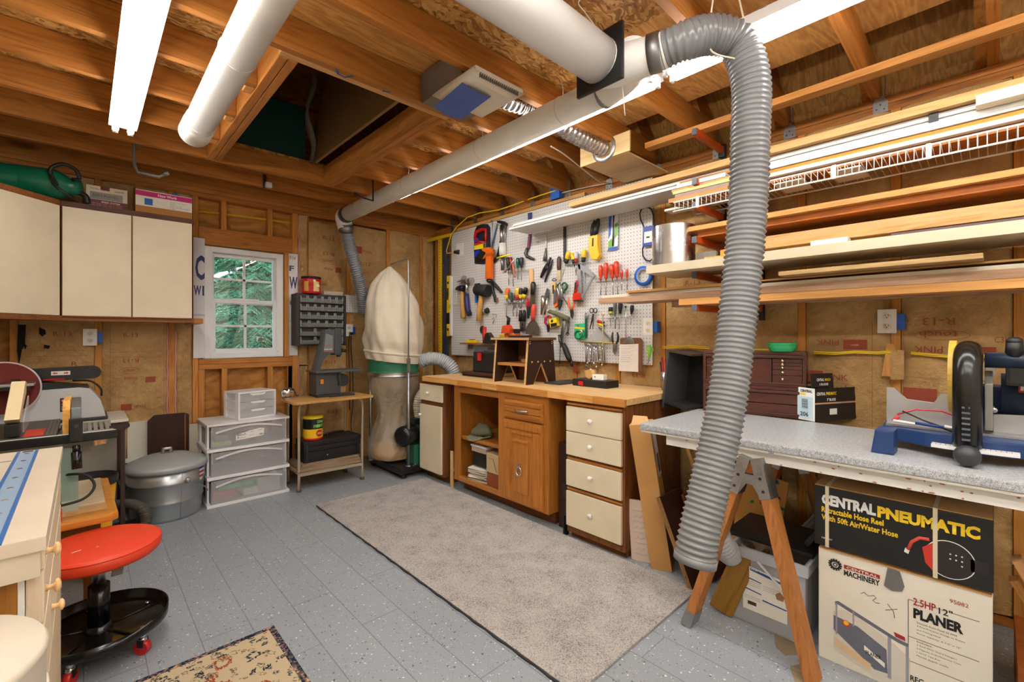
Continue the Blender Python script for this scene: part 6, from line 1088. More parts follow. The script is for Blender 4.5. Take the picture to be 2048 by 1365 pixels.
m = tk(t); m.tube([(2.30,.24,CT+.14),(2.285,.18,CT+.115),(2.27,.12,CT+.095),(2.25,.085,CT+.09)],[.003,.003,.005,.009],8); m.part('black_probe', BLK, t)
m = tk(t); m.tube([(2.29,.265,CT+.10),(2.29,.25,CT+.12)],.007,8); m.part('red_clip', RW, t)
for a_,b_,c in (((2.28,.265),(2.275,.20),WHT),((2.275,.20),(2.265,.12),plain((30,60,130),.4)),((2.265,.12),(2.26,.075),WHT)): m = tk(t); m.tube([(a_[0],a_[1],CT+.103),(b_[0],b_[1],CT+.098)],.0055,8); m.part('tube_section', c, t)
# cables stapled along the insulation
CY = plain((232,196,40),.4)
for lb, ch in (('yellow cable pair strung across the insulation above the chests', [(1325,694),(1375,692),(1440,697),(1490,699),(1545,700)]), ('yellow cable pair strung across the insulation behind the blade carton', [(1628,704),(1670,706),(1710,703),(1755,705),(1783,702)]), ('yellow cable pair running behind the miter saw', [(1822,705),(1860,709),(1905,713),(1960,712),(2048,708)])):
    r = thing('yellow_cable', lb, 'cable', PX(ch[0][0],ch[0][1],XR-.03), 0, 'yellow cables on the pegboard wall')
    for k in (0,1): m = tk(r); m.tube([PX(a_,b_+k*3,XR-.036-.008*((i+k)%2)) for i,(a_,b_) in enumerate(ch)],.0045,6); m.part('wire', CY, r)
for i, (y, c) in enumerate(((.42, (222,160,84)),)):
    MB().prism([(-.03,0),(.03,.0),(.02,.16),(-.01,.16)],.004,on_x(XR-.036,y-.07,1.07)).solo('wood_wedge', wood(c,(170,110,50),'z'), 'small orange wood sliver showing where the paper is torn below the outlet', 'wood') 
t = thing('paper_flap', 'torn flap of kraft paper hanging below the wall outlet', 'paper', PX(1800,760,XR-.03)); m = tk(t); m.grid(lambda u,v: PX(1780+28*u, 700+60*v, XR-.04-.02*math.sin(u*3)*v), 6, 6); m.part('flap', K, t)
t = thing('wooden_tag', 'striped pine shim standing behind the hose against the insulation', 'shim', PX(1437,700,XR-.04)); m = tk(t); m.prism([(-v.y,v.z) for v in (PX(1425,702,XR),PX(1448,702,XR),PX(1448,652,XR),PX(1438,650,XR),PX(1425,660,XR))],.012,frame((XR-.036,0,0),(0,-1,0),(0,0,1))); m.part('shim', PINEy, t)
# ================================================================== DUCTS, HOSES, CEILING FIXTURES
PVC = plain((240,238,234), .35); PVC2 = plain((230,226,218), .4)
def ribbed(m, pts, r, pitch, depth, n=28, sharp=False):
    """a hose: rings of alternating radius along a curve"""
    P = curve(pts, 16); L = [0]
    for a, b in zip(P, P[1:]): L.append(L[-1]+(b-a).length)
    step = pitch/5; N = int(L[-1]/step); Q, R = [], []; j = 0
    for i in range(N+1):
        s = min(i*step, L[-1]-1e-6)
        while j < len(L)-2 and L[j+1] < s: j += 1
        f = (s-L[j])/max(L[j+1]-L[j], 1e-9); Q.append(P[j].lerp(P[j+1], f)); R.append(r-depth*(0, .55, 1, 1, .55)[i % 5])
    return m.tube(Q, R, n, caps=False)
# short duct above the cabinets
t = thing('white_duct', 'short white plastic duct ending open above the wall cabinets', 'duct', (.44, 2.0, 2.36)); xa = .435
m = tk(t); m.lathe([(.066,-1.9),(.066,.94),(.062,.94),(.062,-1.9)],n=32,m=Matrix.Translation((xa,2.0,2.36)) @ Matrix.Rotation(-PI/2,4,'X'),caps=False); m.part('pipe', PVC, t)
m = tk(t); m.lathe([(.066,.80),(.072,.81),(.073,.95),(.066,.955)],n=32,m=Matrix.Translation((xa,2.0,2.36)) @ Matrix.Rotation(-PI/2,4,'X'),caps=False); m.part('end_collar', PVC, t); m = tk(t); m.cyl((xa,2.935,2.36),(xa,2.94,2.36),.064,n=30); m.part('end_plug', PVC2, t)
for y in (2.0,2.75,1.3):
    m = tk(t); m.tube([(xa+.068*math.cos(q),y,2.36+.068*math.sin(q)) for q in [2*PI*i/24 for i in range(24)]],.0018,5,closed=True); m.cbox((xa+.045,y,2.315),(.01,.006,.01),.002); m.part('tie_strap', PVC2, t)
# long duct
t = thing('white_duct', 'long pale plastic duct running beside the tube light to the dust collector hose', 'duct', (1.72, 2.6, 2.37)); E0, E1 = Vector((1.705,1.16,2.372)), Vector((1.742,4.02,2.372))
m = tk(t); m.cyl(E0,E1,.065,n=32); m.part('pipe', PVC2, t); m = tk(t); d = (E1-E0).normalized(); m.cyl(E1-d*.02,E1+d*.045,.071,n=32); m.part('collar', plain((60,60,62),.5), t)
m = tk(t); m.tube(curve([E1+d*.03,E1+d*.10+Vector((0,0,-.01)),E1+Vector((.025,.10,-.10))],6),.069,24); m.part('elbow', WHT, t)
m = tk(t)
for f in (.1,.32,.62,.9): c = E0.lerp(E1,f); m.tube([c+Vector((.067*math.cos(q),0,.067*math.sin(q))) for q in [2*PI*i/20 for i in range(20)]],.0016,5,closed=True); m.tube([c+Vector((0,0,.066)),c+Vector((.01,.01,.12)),c+Vector((-.02,.0,.16))],.0016,5)
m.part('tie_wire', plain((222,206,180),.4), t)
# feeder duct with blast gate and branch
t = thing('branch_duct', 'wide white duct with a black blast gate joining the grey hose', 'duct', (1.2,1.025,2.31)); c1 = Vector((1.42,1.025,2.312))
m = tk(t); m.lathe([(.082,-2.0),(.082,0),(.077,0),(.077,-2.0)],n=36,m=Matrix.Translation(c1) @ Matrix.Rotation(PI/2,4,'Y'),caps=False); m.part('pipe', PVC, t)
m = tk(t); m.box((c1.x-.004,c1.y-.105,c1.z-.105),(c1.x+.012,c1.y+.105,c1.z+.105),.006); m.part('blast_gate', BLK, t, 'black square blast gate')
hs = Vector((1.548,.815,2.315))
m = tk(t); m.tube(curve([c1+Vector((.012,0,0)),c1+Vector((.06,-.02,.0)),c1+Vector((.095,-.08,.0)),hs],8),[.084]*6+[.082-.0011*i for i in range(19)],28); m.part('wye_body', PVC, t)
m = tk(t); m.tube(curve([Vector((1.50,.93,2.32)),Vector((1.58,.99,2.34)),Vector((1.66,1.08,2.365)),E0+Vector((0,.03,0))],6),.072,24); m.part('wye_leg', PVC, t)
dirh = (hs-Vector((1.51,.93,2.312))).normalized(); m = tk(t); m.cyl(hs-dirh*.065,hs-dirh*.02,.0685,n=28); m.part('duct_tape', TAPE, t, 'silver duct tape'); m = tk(t); m.tube([E0+Vector((.068*math.cos(q),.04,.068*math.sin(q)*1.05)) for q in [2*PI*i/20 for i in range(20)]],.012,6,closed=True,flat=.4); m.part('tape_wrap', TAPE, t)
m = tk(t); m.tube(curve([c1+Vector((.07,.01,.086)),c1+Vector((.03,.03,.15)),c1+Vector((-.02,.05,.2)),c1+Vector((-.06,.05,.22)),c1+Vector((-.02,.02,.26))],6),.0022,5); m.tube([c1+Vector((.08,-.05,-.085)),c1+Vector((.085,-.06,-.2))],.0022,5); m.part('zip_tie', plain((228,222,206),.4), t)
# big grey hose
HG = plain((128,130,134), .26, 0, .55)
t = thing('dust_hose', 'large grey ribbed hose hanging from the ceiling in front of the counter', 'hose', (1.6,.64,.53))
hp_ = [hs-dirh*.02, hs+dirh*.06+Vector((.0,0,.01)), Vector((1.645,.69,2.352)), Vector((1.72,.63,2.32)), Vector((1.752,.60,2.18)), Vector((1.752,.603,1.98)), Vector((1.746,.607,1.76)), Vector((1.70,.62,1.40)), Vector((1.62,.632,1.05)), Vector((1.54,.65,.80)), Vector((1.48,.664,.63)), Vector((1.458,.672,.53))]
m = tk(t); ribbed(m, hp_, .0665, .0185, .0068, 32); m.part('ribbed_wall', HG, t)
m = tk(t); q_ = hp_[-1]; m.cyl(q_+Vector((.005,-.002,.02)), q_+Vector((0,0,-.004)), .0672, n=32); m.part('end_cuff', plain((126,128,132),.4), t)
t = thing('hose_tail', 'short length of lighter ribbed hose on the floor behind the sawhorse leg', 'hose', (2.2,.83,.2)); m = tk(t); ribbed(m,[(2.03,.845,.44),(2.06,.835,.36),(2.16,.82,.27),(2.36,.835,.22)],.055,.02,.006,24); m.part('ribbed_wall', plain((186,188,192),.3), t)
t = thing('hose_hanger', 'white cord loop holding up the bend of the grey hose', 'cord', (1.66,.66,2.35)); m = tk(t); m.tube(curve([(1.69,.62,2.25),(1.615,.69,2.29),(1.635,.69,2.45),(1.66,.68,2.56),(1.70,.66,2.60)],6),.003,6); m.tube(curve([(1.70,.60,2.36),(1.71,.63,2.5),(1.70,.66,2.60)],6),.003,6); m.part('cord', plain((226,216,196),.6), t)
# collector hoses
t = thing('dust_hose', 'thin grey hose dropping from the long duct behind the cloth bag', 'hose', (1.85,4.1,1.9)); m = tk(t); ribbed(m,[E1+Vector((.02,.08,-.06)),E1+Vector((.05,.12,-.16)),Vector((1.86,4.14,1.95)),Vector((1.97,4.22,1.70)),Vector((2.03,4.29,1.50))],.058,.02,.006,24); m.part('ribbed_wall', plain((130,134,140),.35), t); m = tk(t); m.tube([E1+Vector((.022,.085,-.07)),E1+Vector((.035,.11,-.14))],.064,20); m.part('foil_tape', TAPE, t)
# exhaust fan
t = thing('exhaust_fan', 'square exhaust fan with a blue filter pad between the joists', 'fan', (1.38,1.72,2.41))
m = tk(t); m.box((1.25,1.66,2.452),(1.53,1.995,2.60),.004); m.part('housing', metal((150,146,138),.5,.2), t)
m = tk(t); m.prism([(1.24,1.545),(1.53,1.545),(1.53,1.865),(1.24,1.865)],.02,Matrix.Translation((0,0,2.432)),.006); m.lathe([(.17,0),(.225,.028)],n=4,m=Matrix.Translation((1.385,1.705,2.405)) @ Matrix.Rotation(PI/4,4,'Z')); m.part('grille', plain((222,214,198),.45), t)
m = tk(t); [m.box((1.27+.012*i,1.548,2.412+.0),(1.275+.012*i,1.556,2.436)) for i in range(20)]; m.part('louvre_slots', plain((120,112,100),.6), t)
m = tk(t); m.grid(lambda u,v: Vector((1.225+.17*u+.02*v,1.62+.26*v,2.398-.012*math.sin(u*3)-.01*v)),8,8); m.part('filter_pad', plain((82,104,176),.9,bump=.4,bscale=120), t, 'blue filter pad')
FOIL = metal((206,206,208),.25,.35)
t = thing('foil_duct', 'crinkled foil duct from the fan to the plywood vent box', 'duct', (1.9,1.69,2.42)); m = tk(t); ribbed(m,[(1.53,1.80,2.535),(1.66,1.78,2.535),(1.85,1.75,2.53),(2.1,1.69,2.46),(2.36,1.67,2.44)],.056,.03,.007,18); m.part('foil_sleeve', FOIL, t); m = tk(t); m.cyl((1.50,1.80,2.53),(1.56,1.795,2.525),.058,n=20); m.part('collar', BLK, t)
t = thing('vent_box', 'plywood vent box with a round metal flange at the wall plate', 'box', (2.6,1.68,2.38)); PB = wood((232,200,146),(206,166,108),'y',grain=.6)
m = tk(t); m.box((2.372,1.49,2.378),(2.384,1.86,2.50),.001); m.part('front_panel', PB, t); m = tk(t); m.prism([(2.384,1.52),(2.9,1.52),(2.9,1.84),(2.384,1.84)],.01,Matrix.Translation((0,0,2.382))); m.part('bottom_panel', PB, t); m = tk(t); m.lathe([(.06,.0),(.085,.003),(.085,.008),(.06,.008)],n=28,m=Matrix.Translation((2.3715,1.67,2.44)) @ Matrix.Rotation(-PI/2,4,'Y'),caps=False); m.part('flange', GALV, t)
# junction box and cables at the plate
t = thing('electrical_box', 'blue plastic electrical box on the wall plate above the pegboard', 'electrical box', (2.895,2.515,2.415)); MB().box((-.03,-.05,0),(.02,.05,.105),.004).part('cover', BLUEBOX, t); MB().box((.021,-.045,.004),(.045,.045,.1),.003).part('body', plain((70,74,80),.5), t)
t = thing('white_cable', 'white cable looping down beside the plywood vent box', 'cable', (2.6,1.9,2.45)); m = tk(t); m.tube(curve([(2.15,1.92,2.47),(2.28,1.92,2.455),(2.5,1.95,2.43),(2.75,1.98,2.40),(2.89,2.02,2.43),(2.90,2.25,2.45),(2.895,2.46,2.46)],8),.0045,6); m.part('cable', plain((214,196,176),.5), t)
t = thing('window_cable', 'yellow cable pair through the framing above the window', 'cable', (1.0,YB+.06,2.25))
for k in (0,1): m = tk(t); m.tube([PY(a_,b_+2*k,YB+.06) for a_,b_ in ((392,422),(440,426),(452,428),(530,438),(545,440),(590,447))],.0045,6); m.part('wire', CY, t)
# hooks in the joists
def hook(label, pts, c, r_=.007):
    t = thing('utility_hook', label, 'hook', pts[0]); m = tk(t); m.tube(pts, r_, 8); m.part('shank', c, t); m = tk(t); m.tube([pts[-1], Vector(pts[-1])+(Vector(pts[-1])-Vector(pts[-2])).normalized()*.025], r_*1.35, 8); m.part('tip', c, t)
yh = 3.70
hook('large grey utility hook screwed into a joist above the wall cabinets', [PY(296,291,yh),PY(268,290,yh),PY(268,315,yh),PY(270,333,yh),PY(276,345,yh-.01),PY(318,354,yh-.06),PY(330,349,yh-.07)], plain((104,104,104),.5), .009)
yh = 3.25
hook('black utility hook around the far end of the long duct', [PY(732,349,yh+.1),PY(746,353,yh+.08),PY(746,375,yh+.02),PY(746,402,yh-.03),PY(726,396,yh-.05),PY(715,390,yh-.05)], BLK, .006)
t = thing('keeper_bracket', 'steel bracket with a white tip fixed to the joist beyond the hatch', 'bracket', PY(533,362,4.04)); m = tk(t); v = PY(529,363,4.04); m.box((v.x-.012,v.y-.008,v.z-.055),(v.x+.012,v.y+.003,v.z+.055),.002); m.part('plate', IRON, t); m = tk(t); m.box((v.x,v.y-.05,v.z-.052),(v.x+.045,v.y-.008,v.z-.012),.006); m.part('white_tip', plain((214,214,214),.4), t)
# ================================================================== CABINET WALL
UF = 4.09
DKE = wood((150,92,48),(100,56,24),'x'); DKEz = wood((150,92,48),(100,56,24),'z')
CRM = plain((240,226,200),.45,bump=.06,bscale=90)
uc = thing('wall_cabinet','two door wall cabinet with cream doors beside the window','cabinet',(.24,4.24,1.365))
m = tk(uc); m.box((-.105,UF+.002,1.372),(.585,YB-.02,2.135),.002); m.part('carcass', DKE, uc); m = tk(uc); m.box((-.107,UF-.008,1.366),(.60,UF+.02,1.39),.002); m.part('bottom_rail', DKE, uc); m = tk(uc); m.box((-.107,UF-.006,2.10),(.60,UF+.02,2.136),.002); m.part('top_rail', wood((110,74,60),(70,44,36),'x'), uc)
for x0,x1 in ((-.098,.239),(.247,.584)): tk(uc).box((x0,UF-.02,1.40),(x1,UF,2.098),.002).part('door', CRM, uc); tk(uc).box((x0,UF-.0215,1.392),(x1,UF,1.3995),.001).part('door_edge', DKE, uc)
m = tk(uc); m.box((.586,UF+.02,1.36),(.66,YB-.0,1.40),.003); m.part('support_block', STUDX, uc)
cc = thing('wall_cabinet','corner wall cabinet with an angled cream door','cabinet',(-.3,4.15,1.365)); s2 = math.sqrt(.5)
A0, A1 = Vector((-.115,UF,0)), Vector((-.42,UF-.305,0)); dv = (A1-A0).normalized(); nv = Vector((dv.y,-dv.x,0)); nv = nv if nv.y < 0 else -nv
m = tk(cc); m.prism([(-.115,UF),(-.115,YB-.02),(XL+.01,YB-.02),(XL+.01,UF-.305),(-.42,UF-.305)],.763,Matrix.Translation((0,0,1.372)),.002); m.part('carcass', DKE, cc)
fd = frame(A1+Vector((0,0,0)), -dv, (0,0,1)); Ld = (A1-A0).length
tk(cc).box((.01,1.40,.002),(Ld-.012,2.098,.02),.002,fd).part('door', CRM, cc); tk(cc).box((.0,1.366,.0),(Ld-.002,1.398,.026),.002,fd).part('bottom_rail', DKE, cc); tk(cc).box((.0,2.10,.0),(Ld-.002,2.136,.012),.002,fd).part('top_rail', DKE, cc)
ZU = 2.136
t = thing('green_tank','dark green cylindrical tank lying on the corner wall cabinet','tank',(-.42,4.18,ZU)); TGN = plain((12,112,84),.35); R_ = .095
mm = Matrix.Translation((-.42,4.18,ZU+R_+.003)) @ Matrix.Rotation(PI/2,4,'Y') @ Matrix.Rotation(.25,4,'X'); m = tk(t); m.M = m.M @ mm; m.lathe([(1e-4,-.3),(.06,-.29),(R_,-.26),(R_,.15),(R_*.98,.155),(R_,.16),(R_,.30),(R_*.8,.34),(R_*.55,.37),(.05,.375),(.05,.42),(1e-4,.425)],n=32,caps=False); m.part('body', TGN, t)
m = tk(t); c0 = mm @ Vector((0,0,.33)); m.tube(curve([c0+Vector((-.02,-.07,-.02)),c0+Vector((-.05,-.10,.06)),c0+Vector((.0,-.10,.11)),c0+Vector((.06,-.08,.10)),c0+Vector((.08,-.06,.05)),c0+Vector((.05,-.08,.03))],8),.011,8); m.part('hose_loop', BLK, t); m = tk(t); m.tube(curve([c0+Vector((-.05,-.10,.03)),c0+Vector((-.03,-.12,-.03)),c0+Vector((.02,-.12,-.075)),c0+Vector((.06,-.10,-.095))],6),.009,8); m.tube(curve([c0+Vector((.06,-.02,-.03)),c0+Vector((.11,-.03,-.05)),c0+Vector((.12,-.03,-.095))],6),.016,8); m.part('nozzle', BLK, t)
t = thing('sander_box','maroon and cream retail carton standing on the wall cabinet','carton',(.06,4.2,ZU)); x0, x1 = PY(172,400,4.12).x, PY(255,400,4.12).x
MB().box((x0-.06,-.08,0),(x1-.06,.06,.14),.003).part('carton', plain((222,212,190),.6), t); w_ = x1-x0; F2 = lambda x,z,d=.0806: frame((x0-.06+x,-d,z),(1,0,0),(0,0,1)); MAR = plain((112,24,34),.5)
MB().box((x0-.06,-.0806,0),(x1-.06,-.08,.048)).part('maroon_band', MAR, t); MB().box((x0-.06+w_*.34,-.0806,.115),(x0-.06+w_*.56,-.08,.14)).part('maroon_tab', MAR, t); MB().box((x0-.06+w_*.09,-.081,.05),(x0-.06+w_*.88,-.0802,.098)).part('tape_label', plain((140,138,140),.5), t)
text('RIPIT PLATES',F2(w_*.16,.066,.0815),plain((90,74,74),.6),fit=(w_*.6,.018),parent=t); text('SPEED SYSTEM',F2(w_*.36,.03),plain((228,206,190),.6),fit=(w_*.45,.011),bold=.02,parent=t); text('MODEL',F2(w_*.1,.115),INK,fit=(w_*.2,.008),parent=t); text('SANDER',F2(w_*.68,.115),INK,fit=(w_*.24,.008),parent=t)
for k in range(3): text('portable sander system with accessories',F2(w_*.06,.022-.008*k),plain((214,190,180),.6),fit=(w_*.8,.004),parent=t)
t = thing('outlet_box_carton','open carton of blue outlet boxes with a pink New Work label','carton',(.45,4.18,ZU)); x0, x1 = PY(271,390,4.08).x-.45, PY(384,395,4.08).x-.45; w_ = x1-x0
m = MB(); m.box((x0,-.1,0),(x1,-.096,.155)).box((x0,.1,0),(x1,.104,.14)).box((x0,-.096,0),(x0+.004,.1,.2)).box((x1-.004,-.096,0),(x1,.1,.17)).box((x0+.004,-.096,0),(x1-.004,.1,.004)); m.part('carton', plain((176,120,62),.75), t)
MB().box((x0,-.1008,.045),(x1,-.1,.155)).part('label', PAPER, t); MB().box((x0,-.1014,.115),(x1,-.1006,.15)).part('pink_band', plain((206,20,130),.5), t); F3 = lambda x,z,d=.1018: frame((x0+x,-d,z),(1,0,0),(0,0,1))
text('New Work',F3(w_*.38,.123),PAPER,fit=(w_*.34,.019),bold=.03,parent=t); MB().box((x0+w_*.15,-.1016,.055),(x0+w_*.29,-.1006,.1)).part('printed_box', BLUEBOX, t)
for k,(s,wd_) in enumerate((('Single Gang Outlet',.3),('BOX',.1),('20 cu in',.2),('Nails on old boxes',.34),('UL',.1))): text(s,F3(w_*.6,.095-.011*k),INK,fit=(w_*wd_,.005),parent=t)
t = thing('outlet_box','blue plastic outlet box sticking out of the open carton','outlet box',(.45,4.18,ZU+.12)); MB().box((-.0,-.06,0),(.09,.0,.07),.004,Matrix.Rotation(.4,4,'Y')).part('shell', BLUEBOX, t); MB().box((.02,-.064,.02),(.07,-.058,.05),.001,Matrix.Rotation(.4,4,'Y')).part('opening', plain((16,60,130),.5), t)
# parts bins
pbn = thing('parts_bins','black wall organizer full of small clear parts bins','organizer',(1.6,4.3,1.17)); X0, X1, Z0, Z1, Y0 = 1.375, 1.825, 1.182, 1.65, 4.25
m = tk(pbn); m.box((X0,Y0+.02,Z0),(X1,YB-.015,Z1),.006); m.box((X0+.0,Y0-.01,Z0-.004),(X0+.03,Y0+.03,Z1+.004),.004).box((X1-.02,Y0-.01,Z0-.004),(X1,Y0+.03,Z1+.004),.004); m.part('case', plain((36,38,42),.45), pbn)
rows = [(6,1.575),(6,1.5),(5,1.425),(5,1.352),(3,1.272),(3,1.195)]
m = tk(pbn); [m.box((X0+.03,Y0-.006,z-.008),(X1-.02,Y0+.02,z-.002),.001) for n_,z in rows]; m.part('shelf_strips', plain((30,30,32),.5), pbn)
BINC = clear((206,206,206),.75,.3); BINL = clear((176,178,178),.55,.2); seen_bin = {}
for n_, z in rows:
    wB = (X1-X0-.056)/n_
    for i in range(n_):
        x = X0+.033+i*wB; h = .058 if n_ > 3 else .066
        key = n_
        if key not in seen_bin:
            m = MB(); w2 = wB-.004
            m.prism([(0,0),(w2,0),(w2,h),(w2-.008,h),(w2-.014,.02),(.014,.02),(.008,h),(0,h)],.002,frame((0,0,0),(1,0,0),(0,0,1))); 
            m.box((0,.001,0),(w2,.075,.003)).box((0,.001,.003),(.002,.075,h)).box((w2-.002,.001,.003),(w2,.075,h)); m.prism([(0,.022),(.0,.0),(-.028,.03),(-.028,.034)],w2-.016,frame((.008,0,0),(0,1,0),(0,0,1)))
            seen_bin[key] = m.mesh('bin', BINL)
        o = bpy.data.objects.new('bin', seen_bin[key]); COL.objects.link(o); o.parent = pbn; o.location = Vector((x,Y0-.004,z))-Vector(pbn.location)
        q = bpy.data.objects.new('small_parts', seen_bin.setdefault(('p',n_), MB().box((.006,.004,.003),(wB-.01,.06,.032),.003).mesh('small_parts', plain((84,82,80),.5,.3,bump=.5,bscale=90)))); COL.objects.link(q); q.parent = o
t = thing('coffee_can','red plastic coffee can with black lid on the parts bins','can',(1.525,4.31,1.655)); CR = plain((206,26,30),.3)
MB().lathe([(.078,0),(.083,.006),(.083,.05),(.078,.056),(.078,.07),(.083,.076),(.083,.135),(.08,.14)],n=32).part('tub', CR, t); MB().lathe([(.085,.135),(.086,.155),(.08,.157),(1e-4,.155)],n=32).part('lid', BLK, t)
m = MB(); m.grid(lambda u,v: Vector((.0838*math.sin(-.1+.7*u),-.0838*math.cos(-.1+.7*u),.02+.09*v)),8,1); p = m.part('label', plain((232,200,130),.5), t); m = MB(); m.grid(lambda u,v: Vector((.0838*math.sin(-1.1+.5*u),-.0838*math.cos(-1.1+.5*u),.02+.09*v)),8,1); m.part('label', plain((220,170,80),.5), t); m = MB(); m.ball((.03,-.081,.07),(.02,.006,.016),12); m.ball((.0,-.084,.115),(.014,.004,.012),10); m.part('printed_cup', plain((240,226,200),.5), t)
t = thing('clear_bin_tray','small clear plastic tray behind the red coffee can','tray',(1.72,4.33,1.655)); MB().box((-.09,-.05,0),(.09,.05,.035),.004).part('tray', clear((230,220,214),.4), t)
# plug in the outlet with cords
t = thing('appliance_cable','black cords hanging from the outlet beside the parts bins','cord',PY(703,668,YB-.06)); m = tk(t); m.tube(curve([PY(703,668,YB-.06),PY(702,690,YB-.05),PY(705,740,YB-.04),PY(706,800,YB-.04),PY(702,850,YB-.05),PY(706,880,YB-.05)],6),.004,6); m.part('cable', BLK, t); m = tk(t); m.tube(curve([PY(699,668,YB-.06),PY(697,700,YB-.05),PY(700,760,YB-.04),PY(699,820,YB-.04)],6),.004,6); m.part('cable', BLK, t); m = tk(t); v = PY(701,667,YB-.05); m.box((v.x-.015,v.y-.03,v.z-.015),(v.x+.015,v.y,v.z+.012),.004); m.part('plug', BLK, t)
# white lower wall boards
MB().box((.235,YB-.03,.041),(.45,YB-.012,.628),.002).solo('painted_board', plain((228,222,206),.6), 'worn cream painted board against the wall behind the trash can', 'board')
MB().box((-.3,YB-.03,.041),(.225,YB-.012,.60),.002).solo('painted_board', plain((208,202,186),.6), 'worn cream painted board against the wall under the sander bench', 'board')
MB().box((.49,YB-.03,.041),(.77,YB-.012,.565),.002).solo('painted_board', plain((226,218,196),.6), 'worn cream painted board against the wall behind the drawer tower', 'board')
t = thing('table_leaf','dark brown rounded table leaf standing behind the trash can','panel',(.5,4.34,.0)); v0, v1 = PY(295,860,4.33), PY(378,820,4.33)
m = MB(); xw0, xw1 = v0.x-.5, v1.x-.5; m.prism([(xw0,0),(xw1,0),(xw1,.655),(xw1-.03,.67),(xw0+.04,.672),(xw0,.63)],.018,frame((0,-.0,0),(1,0,0),(0,0,1)),.003); m.part('leaf', wood((62,32,24),(40,20,16),'z',var=0), t); MB().box((xw1-.03,-.022,.0),(xw1-.022,-.0185,.66)).part('worn_stripe', wood((150,96,56),(110,66,34),'z'), t)
# ================================================================== FLOOR PIECES
def carpet():
    n = NT('carpet'); v = n.coords(rnd=False); a_ = n.noise(v, 210, 3, .7); b_ = n.noise(v, 8, 3); f = n.math('ADD', n.math('MULTIPLY', a_, .8), n.math('MULTIPLY', b_, .2))
    n.bump(a_, .9, .006); return n.done(n.ramp(f, [(.36, lin((104,100,100))), (.46, lin((176,170,166))), (.6, lin((206,200,194)))]), .95, 0, .1)
t = thing('rug', 'long grey speckled carpet runner in front of the workbench', 'rug', (1.737, 2.23, .0005)); CP = carpet()
m = MB(); m.prism([(-.477,-1.225),(.477,-1.225),(.477,1.225),(-.477,1.225)],.012,None,.003); m.part('pile', CP, t)
m = MB(); m.tube([(-.478+.003*math.sin(i*1.7),-1.225+2.45*i/60,.005) for i in range(61)],.0055,5); m.part('dark_binding', plain((54,54,58),.9), t)
def floral():
    n = NT('floral_rug'); v = n.coords((1,1,1),rnd=False); base = lin((192,174,142)); col = base
    w = n.noise(v, 34, 3); ad = n.N('VectorMath', operation='MULTIPLY_ADD'); cb = n.N('CombineXYZ'); n.L(w, cb.inputs[0]); n.L(n.noise(v, 31, 2), cb.inputs[1]); n.L(cb.outputs[0], ad.inputs[0]); ad.inputs[1].default_value = (.05,.05,0); n.L(v, ad.inputs[2])
    for sc_, lo, hi, c, s_ in ((11,.30,.44,(150,70,40),.52),(16,.22,.36,(44,48,70),.5),(23,.0,.3,(40,44,66),.45),(34,.0,.32,(70,74,84),.4),(29,.28,.42,(120,110,80),.5),(11,.0,.16,(90,96,70),.52)):
        vo = n.N('TexVoronoi'); vo.inputs['Scale'].default_value = sc_; n.L(ad.outputs[0], vo.inputs['Vector']); sp = n.N('SeparateColor'); n.L(vo.outputs['Color'], sp.inputs[0])
        k = n.math('MULTIPLY', n.math('MULTIPLY', n.math('GREATER_THAN', vo.outputs['Distance'], lo), n.math('LESS_THAN', vo.outputs['Distance'], hi)), n.math('GREATER_THAN', sp.outputs[1], s_))
        k = n.math('MULTIPLY', k, n.math('GREATER_THAN', n.noise(v, 130, 2), .45)); col = n.mix(k, col, lin(c))
    n.bump(n.noise(v, 260, 2), .6, .004); return n.done(col, .95, 0, .1)
def border():
    n = NT('rug_border'); v = n.coords(rnd=False); return n.done(n.ramp(n.noise(v, 62, 3, .7), [(.38, lin((34,38,54))), (.48, lin((92,92,100))), (.55, lin((160,110,84))), (.63, lin((200,186,150)))], 'CONSTANT'), .95, 0, .1)
t = thing('rug', 'beige floral patterned rug with a dark mottled border', 'rug', (-.05, 1.55, .0005))
FLO = floral(); BOR = border(); MB().prism([(.015,-.55),(.63,-.55),(.63,.58),(.015,.58)],.008,None,.002).part('field', FLO, t)
m = MB(); m.box((.628,-.55,0),(.653,.60,.0088),.002); m.part('border', BOR, t); m = MB(); m.box((.015,.578,0),(.6275,.60,.0088),.002); m.part('border', BOR, t)
# ================================================================== DUST COLLECTOR
dc = thing('dust_collector', 'dust collector with a cream cloth bag over a clear plastic bag', 'dust collector', (2.16, 3.94, 0)); cx, cy = 2.16, 3.94
GCN = plain((44,112,84),.4); MT = Matrix.Translation((cx,cy,0)) 
m = tk(dc); m.box((2.02,3.56,.045),(2.62,4.22,.10),.008); m.part('base', plain((24,24,26),.35), dc); m = tk(dc); [m.cyl((2.10+.03*i,3.58+.02*(i%2),.10),(2.10+.03*i,3.58+.02*(i%2),.106),.009,n=8) for i in range(5)]; m.part('bolt_heads', CHROME, dc)
for x,y in ((2.07,3.60),(2.57,3.60),(2.07,4.17),(2.57,4.17)): m = tk(dc); m.cyl((x-.02,y,.022),(x+.02,y,.022),.022,n=14); m.box((x-.012,y-.012,.03),(x+.012,y+.012,.046)); m.part('caster', BLK, dc)
R_ = .235
def rim(z0,z1,mt,nm,e=0): m = tk(dc); m.M = m.M @ MT; m.lathe([(R_+e,z0),(R_+e,z1)],n=44,caps=False); m.lathe([(R_+e+.006,z0),(R_+e+.008,z0+.012),(R_+e,z0+.014)],n=44,caps=False); return m.part(nm, mt, dc)
rim(.93,1.09,GCN,'collar'); rim(.895,.93,metal((200,202,200),.3,.1),'clamp_band',.004)
CAN_ = plain((212,200,180),.85,bump=.15,bscale=300)
